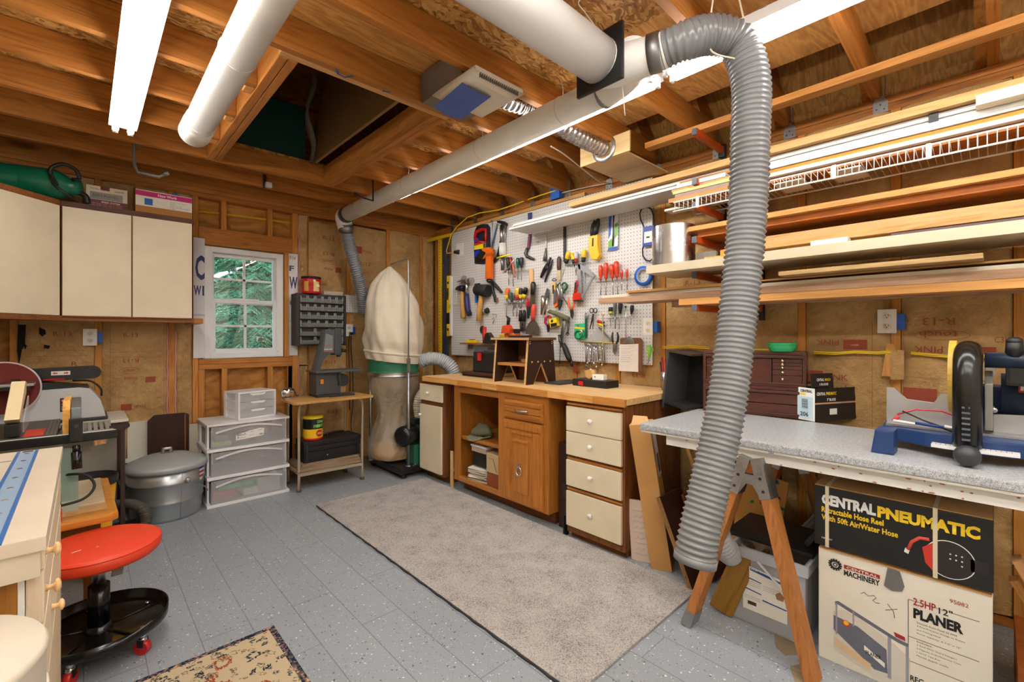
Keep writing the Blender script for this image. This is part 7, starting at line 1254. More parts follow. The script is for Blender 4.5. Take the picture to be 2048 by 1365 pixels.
def bag(u, v):
    a = 2*PI*u; z = 1.03+.90*v
    prof = ((0,.25),(.06,.262),(.12,.258),(.2,.275),(.4,.262),(.6,.23),(.8,.165),(.93,.085),(1,.012))
    for (a0,r0),(a1,r1) in zip(prof, prof[1:]):
        if a0 <= v <= a1: r = r0+(r1-r0)*(v-a0)/(a1-a0)
    r *= 1+.09*math.sin(3*a+5*v+1)*(.3+v)+.065*(abs(math.sin(3.5*a-4*v+1.2*math.sin(5*v+a)))-.5)*(.4+v)*1.6+.03*math.sin(11*a+16*v)*(1-v)+.022*math.sin(13*a+9*v+math.sin(5*a)*2)+.035*math.sin(20*v+2*a)*max(0,.4-v)*2
    return Vector((cx+r*math.cos(a)-.03*v*v+(.0), cy+r*math.sin(a)+.02*v, z-.03*math.cos(a+.6)*(1-v)))
m = tk(dc); m.grid(bag, 72, 48); m.part('cloth_bag', CAN_, dc, 'cream cloth bag')
m = tk(dc); m.tube([bag(i/40,.085)*1.0 for i in range(40)],.013,6,closed=True); m.part('bag_hem', CAN_, dc)
def clearbag():
    n = NT('clear_bag'); n.done(lin((206,190,166)), .12, 0, .6); n.b.inputs['Alpha'].default_value = .42; v = n.coords(rnd=False); n.bump(n.noise(v, 13, 5, .6, 1.0), .6, .03); return n.m
def pbag(u, v):
    a = 2*PI*u; z = .125+.80*v; r = .22+.075*math.cos(PI*2*v)*.6-.03*(1-abs(2*v-1))
    if v < .12: r *= .75+v*2.1
    r *= 1+.05*math.sin(5*a+5*v)+.03*math.sin(11*a-9*v)
    return Vector((cx+min(r,.235)*math.cos(a)-.02*(1-v), cy+min(r,.235)*math.sin(a), z))
m = tk(dc); m.grid(pbag, 60, 40); m.part('plastic_bag', clearbag(), dc, 'clear plastic bag'); m = tk(dc); m.M = m.M @ MT; m.lathe([(.14,.105),(.205,.13),(.21,.2),(.16,.25),(1e-4,.27)],n=28); m.part('sawdust', plain((206,160,104),.9,bump=.4,bscale=120), dc)
PG = metal((170,172,176),.4,.15)
def gpt(px,py,t_): d = ray(px,py); return Vector((d.x*t_, d.y*t_, 0))
pA = gpt(741,900,4.27); pB = gpt(817,900,4.06)
for p in (pA, pB): m = tk(dc); m.cyl((p.x,p.y,.10),(p.x,p.y,.99),.013,n=14); m.cyl((p.x,p.y,.10),(p.x,p.y,.11),.026,n=14); m.part('post', PG, dc)
m = tk(dc); m.tube([(pB.x,pB.y,.95),(pB.x,pB.y,1.945),(pB.x-.01,pB.y+.02,1.955),(bag(0,1).x,bag(0,1).y,1.955)],.0065,10); m.part('hanger_rod', PG, dc); m = tk(dc); m.box((pB.x-.012,pB.y-.014,.94),(pB.x+.012,pB.y+.01,1.07),.003); m.part('clamp', GALV, dc)
mx, my, mz = 2.20, 3.67, .365
m = tk(dc); m.lathe([(.06,-.16),(.088,-.145),(.094,-.10),(.094,.2),(.08,.22)],n=32,m=Matrix.Translation((mx,my,mz)) @ Matrix.Rotation(.35,4,'Z') @ Matrix.Rotation(PI/2,4,'Y')); mo = m.part('motor', plain((18,18,20),.3), dc); m = tk(dc); [m.lathe([(.094,.0+i*.016),(.1,.002+i*.016),(.1,.005+i*.016),(.094,.007+i*.016)],n=32,m=Matrix.Translation((mx,my,mz)) @ Matrix.Rotation(.35,4,'Z') @ Matrix.Rotation(PI/2,4,'Y'),caps=False) for i in range(10)]; m.part('cooling_rib', BLK, mo)
m = tk(dc); m.box((mx,my-.04,mz+.085),(mx+.14,my+.05,mz+.14),.006); m.part('switch_box', BLK, dc); m = tk(dc); m.box((mx-.02,my-.07,.10),(mx+.14,my+.09,.28),.004); m.part('motor_stand', GCN, dc)
m = tk(dc); m.lathe([(.17,-.05),(.17,.05)],n=32,m=Matrix.Translation((2.43,3.80,.40)) @ Matrix.Rotation(PI/2,4,'Y')); m.part('blower', GCN, dc)
t = thing('collector_hose','grey ribbed hose curving from the dust collector collar behind the bench end','hose',(2.5,3.8,.9)); m = tk(t); ribbed(m,[(2.37,3.80,1.02),(2.44,3.73,1.05),(2.53,3.66,1.03),(2.60,3.61,.96),(2.63,3.60,.85),(2.62,3.62,.70)],.066,.019,.006,26); m.part('ribbed_wall', plain((168,172,178),.3), t)
t = thing('collector_hose','pale translucent hose rising from the dust collector motor','hose',(2.33,3.70,.5)); m = tk(t); ribbed(m,[(2.32,3.70,.42),(2.29,3.71,.55),(2.29,3.71,.66),(2.34,3.71,.73),(2.42,3.71,.72)],.045,.018,.006,22); m.part('ribbed_wall', plain((196,186,170),.35), t)
# ================================================================== STORAGE TOWERS
TW = plain((240,240,242),.35); FROST = clear((222,222,228),.30,.3)
t = thing('drawer_tower','three tier white storage tower with clear drawers by the trash can','drawer tower',(.94,4.14,0)); X0,X1,Y0,Y1 = .655,1.222,3.935,4.345
for z0,z1 in ((0,.022),(.202,.226),(.408,.430),(.598,.614)):
    m = tk(t); m.box((X0,Y0,z0),(X1,Y1,z1),.004); m.part('frame_tier' if z1 < .5 else 'top', TW, t)
for x in (X0+.008,X1-.022):
    m = tk(t); m.box((x,Y0+.05,.022),(x+.014,Y0+.11,.598),.003).box((x,Y1-.07,.022),(x+.014,Y1-.01,.598),.003); [m.box((x,Y0+.11,z),(x+.014,Y1-.07,z+.02)) for z in (.18,.386,.575)]; m.part('side_frame', TW, t)
contents = {0:((120,130,130),(30,120,70),(120,60,60)), 1:(), 2:((140,180,60),(120,120,126))}
for i,(z0,z1) in enumerate(((.024,.2),(.228,.406),(.432,.597))):
    m = tk(t); xa_,xb_ = X0+.026,X1-.026
    m.box((xa_,Y0+.002,z0),(xb_,Y0+.005,z1-.004)).box((xa_,Y0+.005,z0),(xa_+.003,Y1-.03,z1-.03)).box((xb_-.003,Y0+.005,z0),(xb_,Y1-.03,z1-.03)).box((xa_+.003,Y0+.005,z0),(xb_-.003,Y1-.03,z0+.003)); dr = m.part('drawer', FROST, t, 'clear frosted drawer')
    m = tk(t); N_=16
    for k in range(N_):
        u0,u1 = k/N_,(k+1)/N_; f_ = lambda u: z1-.055+.035*math.sin(PI*min(max(u,0),1))
        m.prism([(xa_+.03+(xb_-xa_-.06)*u0,f_(u0)),(xa_+.03+(xb_-xa_-.06)*u1,f_(u1)),(xa_+.03+(xb_-xa_-.06)*u1,f_(u1)+.013),(xa_+.03+(xb_-xa_-.06)*u0,f_(u0)+.013)],.006,frame((0,Y0+.002,0),(1,0,0),(0,0,1)))
    m.part('arched_grip', plain((226,226,230),.3), dr)
PK = [((.70,4.0,.030),(.85,4.28,.10),(190,84,70),'reddish item inside the bottom clear drawer'),((.73,3.98,.105),(.98,4.2,.14),(40,190,110),'green boxed tool inside the bottom clear drawer'),((.90,3.98,.030),(1.0,4.2,.08),(220,228,220),'pale packet inside the bottom clear drawer'),((1.0,3.97,.030),(1.16,4.22,.15),(176,186,186),'grey green carton inside the bottom clear drawer'),((.70,3.98,.44),(.82,4.2,.475),(140,190,50),'lime green box inside the top clear drawer'),((.72,4.0,.476),(.80,4.15,.52),(110,112,120),'grey lump inside the top clear drawer'),((.84,4.03,.44),(1.0,4.2,.5),(150,140,136),'grey carton inside the top clear drawer')]
for lo,hi,c,lb in PK: MB().box(lo,hi,.004).solo('stored_item', plain(c,.5), lb, 'item', 'things inside the clear drawers')
m = tk(t); m.prism([(.84,.475),(1.03,.49),(1.035,.545),(1.0,.55),(.93,.54),(.90,.53),(.88,.528),(.84,.515)],.001,frame((0,Y0-.0002,0),(1,0,0),(0,0,1))); lb_ = m.part('sticker', PAPER, t); LT = Matrix.Translation(-Vector(t.location))
for s,x,z,w,h,c in (('BELLA',.848,.507,.06,.012,plain((50,60,80),.6)),('3',.848,.487,.012,.014,LB),('drawer wide tower',.866,.488,.04,.006,LB),('store it all',.93,.5,.03,.006,INK),('27 QT',.99,.53,.03,.008,LB),('1 2 3',.93,.525,.03,.006,INK)): text(s, LT @ frame((x,Y0-.0014,z),(1,.0,0),(0,0,1)) @ Matrix.Rotation(.08,4,'Z'), c, fit=(w,h), bold=.02, parent=t)
m = tk(t); [m.box((1.0+.003*i,Y0-.0018,.498),(1.0015+.003*i,Y0-.0012,.508)) for i in range(9)]; m.part('barcode', INK, lb_)
c0 = PZ(480,843.7,.615); c1_ = PZ(556,832,.615); dx_ = (c1_-c0); ang = math.atan2(dx_.y,dx_.x)
t = thing('desktop_drawers','small white three drawer unit set askew on the drawer tower','drawer unit',(c0.x,c0.y+.055,.6145),ang)
Hs, Ds, Ws = .215, .22, dx_.length
m = MB(); m.box((0,0,0),(Ws,Ds,.012),.004).box((0,0,Hs-.014),(Ws,Ds,Hs),.004).box((Ws-.014,0,.012),(Ws,Ds,Hs-.014)).box((0,0,.012),(.014,.05,Hs-.014)).box((0,Ds-.03,.012),(.014,Ds,Hs-.014)).box((.014,Ds-.01,.012),(Ws-.014,Ds,Hs-.014)); [m.box((0,.05,z),(.014,Ds-.03,z+.012)) for z in (.075,.138)]; m.part('case', TW, t)
for z0,z1 in ((.013,.076),(.078,.138),(.14,.2)):
    d_ = MB().box((.016,-.002,z0),(Ws-.016,.004,z1-.002),.001).part('drawer', FROST, t, 'clear frosted drawer'); m = MB(); m.prism([(Ws*.3,z1-.008),(Ws*.36,z1-.018),(Ws*.64,z1-.018),(Ws*.7,z1-.008),(Ws*.7,z1-.002),(Ws*.3,z1-.002)],.006,frame((0,-.001,0),(1,0,0),(0,0,1)),.001); m.part('lip', TW, d_)
# ================================================================== TRASH CAN
t = thing('trash_can','galvanized steel trash can with a lid in front of the cabinets','trash can',(.433,4.045,0)); GV = plain((184,188,192),.3,.78,bump=.06,bscale=30)
m = MB(); m.lathe([(.196,0),(.2,.0),(.2,.02),(.203,.03),(.212,.12),(.217,.125),(.214,.13),(.222,.25),(.228,.256),(.224,.262),(.230,.345)],n=48); m.part('body', GV, t)
m = MB(); m.lathe([(.236,.335),(.243,.337),(.243,.368),(.236,.375),(.22,.386),(.14,.418),(.07,.432),(1e-4,.436)],n=48); l = m.part('lid', plain((178,184,186),.5,.35,bump=.2,bscale=60), t); m = MB(); m.box((-.024,-.012,.432),(.024,.012,.436)); m.tube([(-.022,0,.434),(-.022,0,.466),(.022,0,.466),(.022,0,.434)],.008,8,flat=1.6); m.part('lid_handle', STEEL, l)
m = MB(); aq = -1.05; ca = lambda a,z,r: Vector((r*math.cos(a),r*math.sin(a),z)); m.tube([ca(aq-.12,.26,.245),ca(aq-.12,.27,.25),ca(aq-.05,.255,.26),ca(aq+.35,.19,.262),ca(aq+.62,.14,.25)],.0045,8); m.part('bail_handle', STEEL, t); m = MB(); m.ball(ca(aq-.12,.27,.236),(.018,.018,.02),12); m.part('ear', GV, t)
m = MB(); m.cyl(ca(-1.3,.005,.201),ca(-1.3,.33,.2305),.0025,n=6); m.part('seam', GV, t)
ua = lambda u,v: ca(-.62+.30*(u-.5)*(1-.55*(1-v)**2), .235+.125*v, .2235+.0095*v+.0016)
for v0,v1,c in ((0,.16,(220,220,224)),(.16,.3,(180,40,48)),(.3,.42,(226,226,228)),(.42,.54,(180,40,48)),(.54,.66,(226,226,228)),(.66,.9,(44,62,140)),(.9,1.0,(90,150,60))): m = MB(); m.grid(lambda u,v: ua(u,v0+(v1-v0)*v),6,2); m.part('flag_sticker', plain(c,.5), t)
# ================================================================== CART
t = thing('utility_cart','small wooden topped cart with bent steel legs under the band saw','cart',(1.53,3.92,0)); LG = plain((190,176,154),.4,.4)
tk(t).prism([(1.205,3.72),(1.85,3.74),(1.865,3.76),(1.835,4.14),(1.20,4.12),(1.19,3.74)],.018,Matrix.Translation((0,0,.728)),.003).part('top', wood((206,158,92),(150,104,52),'x',knots=.8), t)
for x,y,s in ((1.272,3.868,1),(1.795,3.835,-1),(1.28,4.16,1),(1.78,4.16,-1)):
    m = tk(t); m.tube(curve([(x+.06*s,y,.725),(x+.03*s,y,.715),(x+.002,y,.66),(x,y,.4),(x,y,.012)],6),.0105,10); lg = m.part('leg', LG, t); m = tk(t); m.cyl((x,y,0),(x,y,.014),.02,n=14); m.part('foot', plain((96,86,74),.5), lg)
for a_,b_ in (((1.272,3.868,.135),(1.795,3.835,.135)),((1.28,4.16,.135),(1.78,4.16,.135))): m = tk(t); m.beam(a_,b_,.012,.024); m.part('shelf_rail', LG, t)
for k in range(7):
    rr = random.Random(k+3); mb = MB(); mb.cbox((1.535+rr.uniform(-.012,.012),4.0,.1535+k*.0095),(.55-.012*k,.30,.008),.001,(0,0,rr.uniform(-.03,.03))); mb.solo('thin_board', wood((176,150,124),(130,104,80),'x'), f'{ORD[k]} thin board from the bottom of the stack on the cart shelf', 'panel', 'boards stacked on the cart shelf')
t = thing('tool_box','black three tier toolbox on the cart shelf','toolbox',(1.56,4.0,.2165)); m = MB(); m.box((-.24,-.11,0),(.24,.11,.085),.006); m.part('body', BLK, t); MB().box((-.243,-.114,.087),(.243,.112,.128),.006).part('tray', BLK, t); MB().prism([(-.245,-.116),(.245,-.116),(.235,.112),(-.235,.112)],.045,Matrix.Translation((0,0,.13)),.01).part('lid', BLK, t)
for x in (-.22,.22): MB().box((x-.01,-.122,.01),(x+.01,-.114,.15),.003).part('hinge_arm', plain((40,40,42),.3), t)
MB().ball((-.05,-.112,.04),.006,10).part('lock', CHROME, t); m = MB(); m.tube(curve([(.0,0,.172),(.0,0,.2),(.13,0,.2),(.13,0,.172)],5),.009,8); m.part('handle', BLK, t)
for x in (-.13,.12): MB().box((x-.03,-.118,.15),(x+.03,-.112,.168),.002).part('latch', plain((34,34,36),.3), t)
t = thing('snack_can','yellow, black and red snack can standing on the toolbox','can',(1.418,3.965,.3925)); R_ = .078
for z0,z1,c,e in ((0,.02,(196,30,26),0),(.02,.095,(244,196,24),0),(.095,.18,(20,22,22),0),(.18,.2,(240,216,40),.002)): m = MB(); m.lathe([(R_+e,z0),(R_+e,z1)] if z1<.19 else [(R_+e,z0),(R_+e,z1),(1e-4,z1)],n=36,caps=z0==0); m.part('lid' if z0 == .18 else 'printed_band', plain(c,.35), t)
def onc(a,z,r=R_+.0012): return frame((r*math.sin(a),-r*math.cos(a),z),(math.cos(a),math.sin(a),0),(0,0,1))
def ctext(s,a0,da,z,h,mt):
    for i,ch in enumerate(s):
        if ch != ' ': text(ch, onc(a0+da*i,z), mt, fit=(R_*da*.85,h), bold=.03, parent=t)
ctext('Good', .05,.2,.143,.026,plain((150,226,130),.5)); ctext('fellows',-.3,.17,.108,.026,plain((150,226,130),.5)) 
m = MB(); m.grid(lambda u,v: onc(.35+.38*(u-.5)*2*math.sqrt(max(0,1-(2*v-1)**2)),.058+.03*(2*v-1),R_+.0008).translation,14,12); m.part('oval_badge', plain((196,40,30),.4), t); ctext('Crunch',.08,.11,.05,.016,plain((246,226,190),.5))
# band saw
t = thing('band_saw','dark grey bench top band saw standing on the cart','band saw',(1.55,3.98,.747)); DG = plain((74,76,80),.45); 
m = tk(t); m.box((1.43,3.90,.747),(1.62,4.10,.767),.004).box((1.52,3.86,.747),(1.74,3.95,.762),.004); m.part('foot', plain((46,48,50),.5), t)
m = tk(t); m.prism([(1.425,.768),(1.635,.768),(1.635,.955),(1.425,.955)],.17,frame((0,4.08,0),(1,0,0),(0,0,1)),.006); m.part('lower_case', DG, t); tk(t).box((1.405,3.86,.956),(1.82,4.10,.972),.004).part('table', plain((92,98,104),.4,.4), t)
m = tk(t); m.prism([(1.43,.955),(1.47,.955),(1.50,1.06),(1.535,1.10),(1.57,1.12),(1.665,1.12),(1.665,1.30),(1.65,1.325),(1.52,1.325),(1.50,1.20),(1.455,1.05)],.10,frame((0,4.06,0),(1,0,0),(0,0,1)),.005); m.part('frame_arm', DG, t)
m = tk(t); m.box((1.60,3.952,1.10),(1.665,4.065,1.335),.008); m.part('blade_cover', plain((66,68,72),.4), t)
m = tk(t); m.prism([(1.505,1.13),(1.585,1.13),(1.585,1.27),(1.525,1.29)],.0015,frame((0,3.9595,0),(1,0,0),(0,0,1))); m.part('label_plate', plain((120,124,128),.5), t); TT = Matrix.Translation(-Vector(t.location))
text('BAND SAW',TT @ frame((1.51,3.957,1.145),(1,0,0),(0,0,1)),plain((200,206,206),.5),fit=(.07,.014),bold=.03,parent=t); text('10 IN',TT @ frame((1.52,3.957,1.18),(1,0,0),(0,0,1)),plain((190,60,50),.5),fit=(.055,.012),bold=.02,parent=t); m = tk(t); m.box((1.508,3.9572,1.135),(1.582,3.958,1.142)); m.part('red_stripe', plain((170,60,50),.5), t)
m = tk(t); m.cyl((1.642,3.99,.97),(1.642,3.99,1.12),.002,n=6); m.part('blade', STEEL, t); m = tk(t); m.cyl((1.64,3.97,1.085),(1.64,3.97,1.12),.018,n=12); m.part('guide', IRON, t); m = tk(t); m.cyl((1.655,3.94,1.14),(1.69,3.93,1.14),.016,n=14); m.part('knob', BLK, t); m = tk(t); m.box((1.46,3.9045,.86),(1.485,3.91,.90),.002); m.part('switch', plain((240,140,30),.4), t, 'glossy orange switch')
m = tk(t); m.cyl((1.66,3.92,.88),(1.66,4.0,.88),.055,n=22); m.part('tilt_quadrant', plain((50,52,54),.5), t); m = tk(t); m.tube(curve([(1.61,3.9,.94),(1.605,3.895,.90),(1.615,3.895,.86),(1.61,3.9,.84)],4),.006,6); m.part('chain', IRON, t)
t = thing('pencil_sharpener','chrome crank pencil sharpener on the corner of the cart','sharpener',(1.23,4.02,.747)); m = MB(); m.box((-.03,-.03,0),(.03,.03,.012),.003); m.lathe([(.02,-.05),(.038,-.04),(.042,0),(.038,.04),(.03,.05)],n=24,m=Matrix.Translation((0,0,.052)) @ Matrix.Rotation(PI/2,4,'Y')); m.part('body', CHROME, t); m = MB(); m.tube([(.05,0,.052),(.065,0,.052),(.066,-.01,.02),(.085,-.01,.02)],.005,8); m.part('crank', IRON, t)
t = thing('wall_rod','dark strip standing behind the drawer tower under the window','strip',(1.22,YB+.04,.45)); MB().box((-.022,-.02,0),(.022,.02,.19),.002).part('strip', plain((60,44,34),.6), t)
# ================================================================== STOOL
sx_, sy_ = .045, 2.455; t = thing('rolling_stool','rolling mechanic stool with a red padded seat and black tray base','stool',(sx_,sy_,0)); RS = plain((228,66,34),.45)
m = MB(); m.lathe([(.15,.385),(.188,.388),(.198,.4),(.2,.42),(.194,.436),(.18,.443),(1e-4,.445)],n=56); m.part('seat', RS, t, 'red vinyl seat'); m = MB(); m.tube([(.196*math.cos(q),.196*math.sin(q),.433) for q in [2*PI*i/48 for i in range(48)]],.0035,5,closed=True); m.part('seat_piping', RS, t)
m = MB(); m.prism([(.0,0),(.03,.01),(.026,.016),(.004,.008)],.0006,Matrix.Translation((-.08,-.06,.4448))); m.prism([(.0,0),(.012,.008),(.004,.012)],.0006,Matrix.Translation((-.01,-.06,.4448))); m.part('worn_patch', plain((226,190,170),.7), t)
MB().cyl((0,0,.27),(0,0,.39),.021,n=20).part('lift_column', STEEL, t); MB().cyl((0,0,.12),(0,0,.275),.034,n=24).part('outer_column', BLKG, t); m = MB(); m.tube([(.02,-.01,.365),(.05,-.025,.36)],.006,8); m.prism([(-.018,-.03),(.018,-.03),(.022,0),(.01,.03),(-.01,.03)],.006,Matrix.Translation((.052,-.03,.335)) @ Matrix.Rotation(1.2,4,'X'),.002); m.part('height_lever', plain((110,104,98),.4,.5), t)
m = MB(); m.lathe([(1e-4,.098),(.205,.098),(.215,.103),(.218,.135),(.223,.138),(.222,.100),(.21,.092),(1e-4,.092)],n=56,caps=False); tr_ = m.part('tray', plain((14,14,15),.18), t); m = MB()
for k in range(5): a = 2*PI*k/5+.3; m.cyl((.03*math.cos(a),.03*math.sin(a),.099),(.205*math.cos(a),.205*math.sin(a),.099),.004,n=6)
m.lathe([(.045,.098),(.038,.118),(.034,.12)],n=28,caps=False); m.part('tray_ribs', plain((18,18,19),.2), tr_)
for k in range(5):
    a = 2*PI*k/5-.78; c = Vector((.178*math.cos(a),.178*math.sin(a),0)); ta = Vector((-math.sin(a),math.cos(a),0)); 
    m = MB(); m.cyl(c+Vector((0,0,.062)),c+Vector((0,0,.094)),.012,n=12); m.ball(c+Vector((0,0,.058)),(.016,.016,.014),12); cs = m.part('caster', CHROME, t)
    m = MB(); m.cyl(c-ta*.012+Vector((0,0,.028)),c+ta*.012+Vector((0,0,.028)),.0275,n=20); m.part('red_wheel', plain((206,40,36),.35), cs); m = MB(); m.box((-.012,-.016,0),(.012,.016,.03),.004,Matrix.Translation(c+Vector((0,0,.032))) @ Matrix.Rotation(a,4,'Z')); m.part('fork', BLK, cs)
    m = MB(); m.cyl(c+Vector((0,0,.099)),c+Vector((0,0,.108)),.008,n=8); m.part('caster_nut', CHROME, tr_)
# ================================================================== WHITE BENCH WITH TRACK
t = thing('router_bench','white laminate bench with a blue track and wooden drawer knobs','bench',(-.36,1.68,0)); LAM = plain((206,192,172),.4); xr = -.050; ya_, yb2 = 1.20, 2.135
tk(t).box((-.68,ya_,.874),(xr,yb2,.90),.002).part('top', LAM, t); tk(t).box((-.66,ya_+.006,.825),(xr-.008,ya_+.024,.8735),.001).part('apron', plain((208,196,172),.45), t)
m = tk(t); m.box((-.66,ya_+.03,.0),(-.083,ya_+.045,.825)); m.part('end_panel', wood((178,120,50),(124,76,26),'z'), t); m = tk(t); m.box((-.088,ya_+.028,.0),(-.079,ya_+.046,.824),.001); m.part('stile', PAPER, t); m = tk(t); m.box((-.66,ya_+.05,0),(-.10,yb2-.04,.02)).box((-.66,yb2-.06,.02),(-.10,yb2-.04,.82)).box((-.66,ya_+.05,.02),(-.645,yb2-.06,.82)); m.part('carcass', plain((206,190,160),.6), t)
KN = wood((236,196,140),(206,160,100),'x')
for z0,z1,yk in ((.83,.872,1.265),(.73,.824,1.27),(.56,.72,1.5),(.31,.55,1.42),(.06,.30,1.45)):
    d_ = tk(t).box((-.078,ya_+.03,z0),(-.0535,yb2-.05,z1),.003).part('drawer', wood((226,206,176),(196,170,134),'z'), t)
    y,zk = yk,(z0+z1)/2; m = tk(t); m.lathe([(.0075,0),(.005,.005),(.0055,.011),(.0125,.014),(.0125,.018),(.007,.0215),(1e-4,.022)],n=18,m=Matrix.Translation((-.0535,y,zk)) @ Matrix.Rotation(PI/2,4,'Y')); m.part('knob', KN, d_)
m = tk(t); m.box((-.152,ya_,.9002),(-.145,yb2-.02,.9025)).box((-.112,ya_,.9002),(-.105,yb2-.02,.9025)); m.part('blue_track', plain((20,96,168),.35), t); m = tk(t); m.box((-.145,ya_,.9002),(-.112,yb2-.035,.9015)); m.part('track_channel', plain((150,180,214),.3,.3), t); tk(t).box((-.14,yb2-.034,.9002),(-.117,yb2-.021,.9022)).part('track_slot', INK, t); m = tk(t); [m.cyl((-.1285,ya_+.1+.11*i,.9015),(-.1285,ya_+.1+.11*i,.9022),.006,n=10) for i in range(8)]; m.part('track_screws', CHROME, t)
tk(t).box((-.60,1.985,.9001),(-.155,1.991,.9006)).part('purple_line', plain((70,50,120),.6), t)
t = thing('round_drum','off white round drum in front of the white bench','drum',(-.205,1.025,0)); m = MB(); m.lathe([(.155,0),(.16,.01),(.163,.785),(.166,.79),(.16,.80),(1e-4,.80)],n=56); m.part('shell', plain((210,198,180),.5), t); m = MB(); m.tube([(.163*math.cos(q),.163*math.sin(q),.72) for q in [2*PI*i/40 for i in range(40)]],.004,5,closed=True); m.part('rim_band', plain((206,194,178),.5), t)
# ================================================================== OAK STAND AND TABLE SAW
OK1 = wood((206,138,50),(150,88,24),'x',spec=.6,rough=.3); OK2 = wood((150,94,40),(100,56,20),'z')
t = thing('saw_stand','varnished oak stand with a thick rounded top under the table saw','stand',(-.3,2.98,0)); tk(t).prism([(-.66,2.62),(.09,2.62),(.112,2.645),(.098,3.30),(.075,3.315),(-.66,3.315)],.035,Matrix.Translation((0,0,.465)),.01).part('top', OK1, t)
m = tk(t); m.box((-.62,2.68,.38),(.055,2.70,.465)).box((.04,2.70,.38),(.055,3.26,.465)); m.part('apron', OK2, t)
for x,y in ((.03,2.70),(.03,3.22),(-.6,2.70),(-.6,3.22)): m = tk(t); m.box((x-.03,y-.02,0),(x+.03,y+.04,.38),.003); m.part('leg', OK2, t)
t = thing('plywood_sheet','pale square of plywood lying on the oak stand','sheet',(.0,3.1,.501)); tk(t).prism([(-.06,2.80),(.072,2.80),(.066,3.27),(-.06,3.27)],.012,Matrix.Translation((0,0,.501)),.001).part('sheet', wood((226,206,174),(200,172,134),'x'), t); m = tk(t); m.prism([(-.09,2.70),(.078,2.70),(.072,2.795),(-.09,2.795)],.006,Matrix.Translation((0,0,.501))); m.part('strip', wood((206,160,110),(176,128,78),'x'), t)
ts = thing('table_saw','bench top table saw with black front rail and slotted grey wings','table saw',(-.3,2.98,.5)); CI = plain((92,92,90),.45,.3)
m = tk(ts); m.prism([(-.62,2.86),(-.10,2.86),(-.07,2.90),(-.10,3.24),(-.62,3.24)],.31,Matrix.Translation((0,0,.5005)),.008); m.part('body', plain((160,172,160),.35), ts)
tk(ts).box((-.66,2.78,.818),(-.085,3.30,.842),.003).part('table', CI, ts); m = tk(ts)
m.box((-.08,2.78,.815),(.10,2.80,.842)).box((-.08,3.05,.815),(.10,3.07,.842)); [m.box((-.075+.022*i,2.80,.826),(-.066+.022*i,3.05,.841)) for i in range(4)]; [m.box((.015+.02*i,2.80,.822),(.028+.02*i,3.05,.842),.001) for i in range(4)]; m.box((-.08,2.90,.828),(.02,2.91,.840)).box((-.08,2.98,.828),(.02,2.99,.840)); m.part('slotted_wing', plain((150,146,136),.45,.3), ts)
m = tk(ts); [m.box((-.118+.013*i,2.785,.8421),(-.110+.013*i,3.27,.846),.001) for i in range(3)]; m.part('table_ribs', plain((112,110,106),.4,.4), ts); tk(ts).box((-.185,2.80,.8421),(-.125,2.98,.8466),.001).part('red_insert', plain((206,60,44),.4), ts)
tk(ts).box((-.70,2.715,.808),(.112,2.745,.846),.004).part('front_rail', plain((22,22,24),.3), ts); tk(ts).box((-.70,2.714,.8465),(.105,2.724,.8485)).part('rail_scale', plain((220,220,216),.4), ts)
for x in (-.66,.03): tk(ts).box((x,2.745,.81),(x+.02,2.78,.83)).part('rail_bracket', BLK, ts)
fn = thing('rip_fence','plywood faced rip fence clamped across the table saw','fence',(-.03,2.98,.843)); tk(fn).prism([(2.74,.8435),(3.22,.8435),(3.22,.965),(2.80,.985),(2.77,.96),(2.74,.95)],.024,frame((-.042,0,0),(0,1,0),(0,0,1)) @ Matrix.Translation((0,0,-.024)),.002).part('plywood_face', wood((222,170,92),(176,120,54),'y'), fn) ; tk(fn).box((-.04,2.76,.849),(-.008,3.22,.955),.003).part('rail', metal((160,172,184),.4,.15), fn); tk(fn).box((-.046,2.70,.815),(-.002,2.7145,.915),.004).part('clamp', BLK, fn); m = tk(fn); m.cyl((-.022,2.697,.882),(-.022,2.70,.882),.008,n=14); m.part('clamp_bolt', IRON, fn); m = tk(fn); m.cyl((-.022,2.69,.80),(-.022,2.68,.775),.013,n=14); m.cyl((-.022,2.68,.775),(-.02,2.665,.705),.017,.017,16); m.part('lever', BLKG, fn)
bg_ = thing('blade_guard','cream blade guard standing over the table saw','guard',(-.21,2.95,.85)); m = tk(bg_)
m.prism([(2.84,.90),(3.12,1.0),(3.14,1.05),(3.08,1.06),(2.80,.92)],.045,frame((-.24,0,0),(0,1,0),(0,0,1)),.004); m.part('hood', plain((232,214,172),.4), bg_); m = tk(bg_); m.box((-.238,2.80,.848),(-.195,2.86,.90),.003); m.part('foot', BLK, bg_); m = tk(bg_); m.prism([(2.86,.855),(3.10,.855),(3.10,.99),(2.86,.90)],.004,frame((-.19,0,0),(0,1,0),(0,0,1))); m.part('clear_side', clear((226,226,216),.3), bg_)
t = thing('loose_cable','black cord looping from the table saw over the oak stand','cord',(.0,2.75,.52)); m = tk(t); m.tube(curve([(-.09,2.80,.66),(.0,2.72,.665),(.035,2.68,.62),(.0,2.66,.575),(-.09,2.66,.56)],7),.0055,7); m.part('cable', RUBB, t)
t = thing('saw_switch','black and red paddle switch box standing on the oak stand','switch',(-.085,2.66,.5005)); MB().box((-.016,-.02,.0),(.02,.02,.045),.003).part('red_base', RED, t); MB().box((-.012,-.02,.045),(.018,.015,.11),.004).part('black_body', BLK, t); MB().cyl((0,0,.11),(0,0,.15),.014,.01,12).part('chrome_neck', CHROME, t)
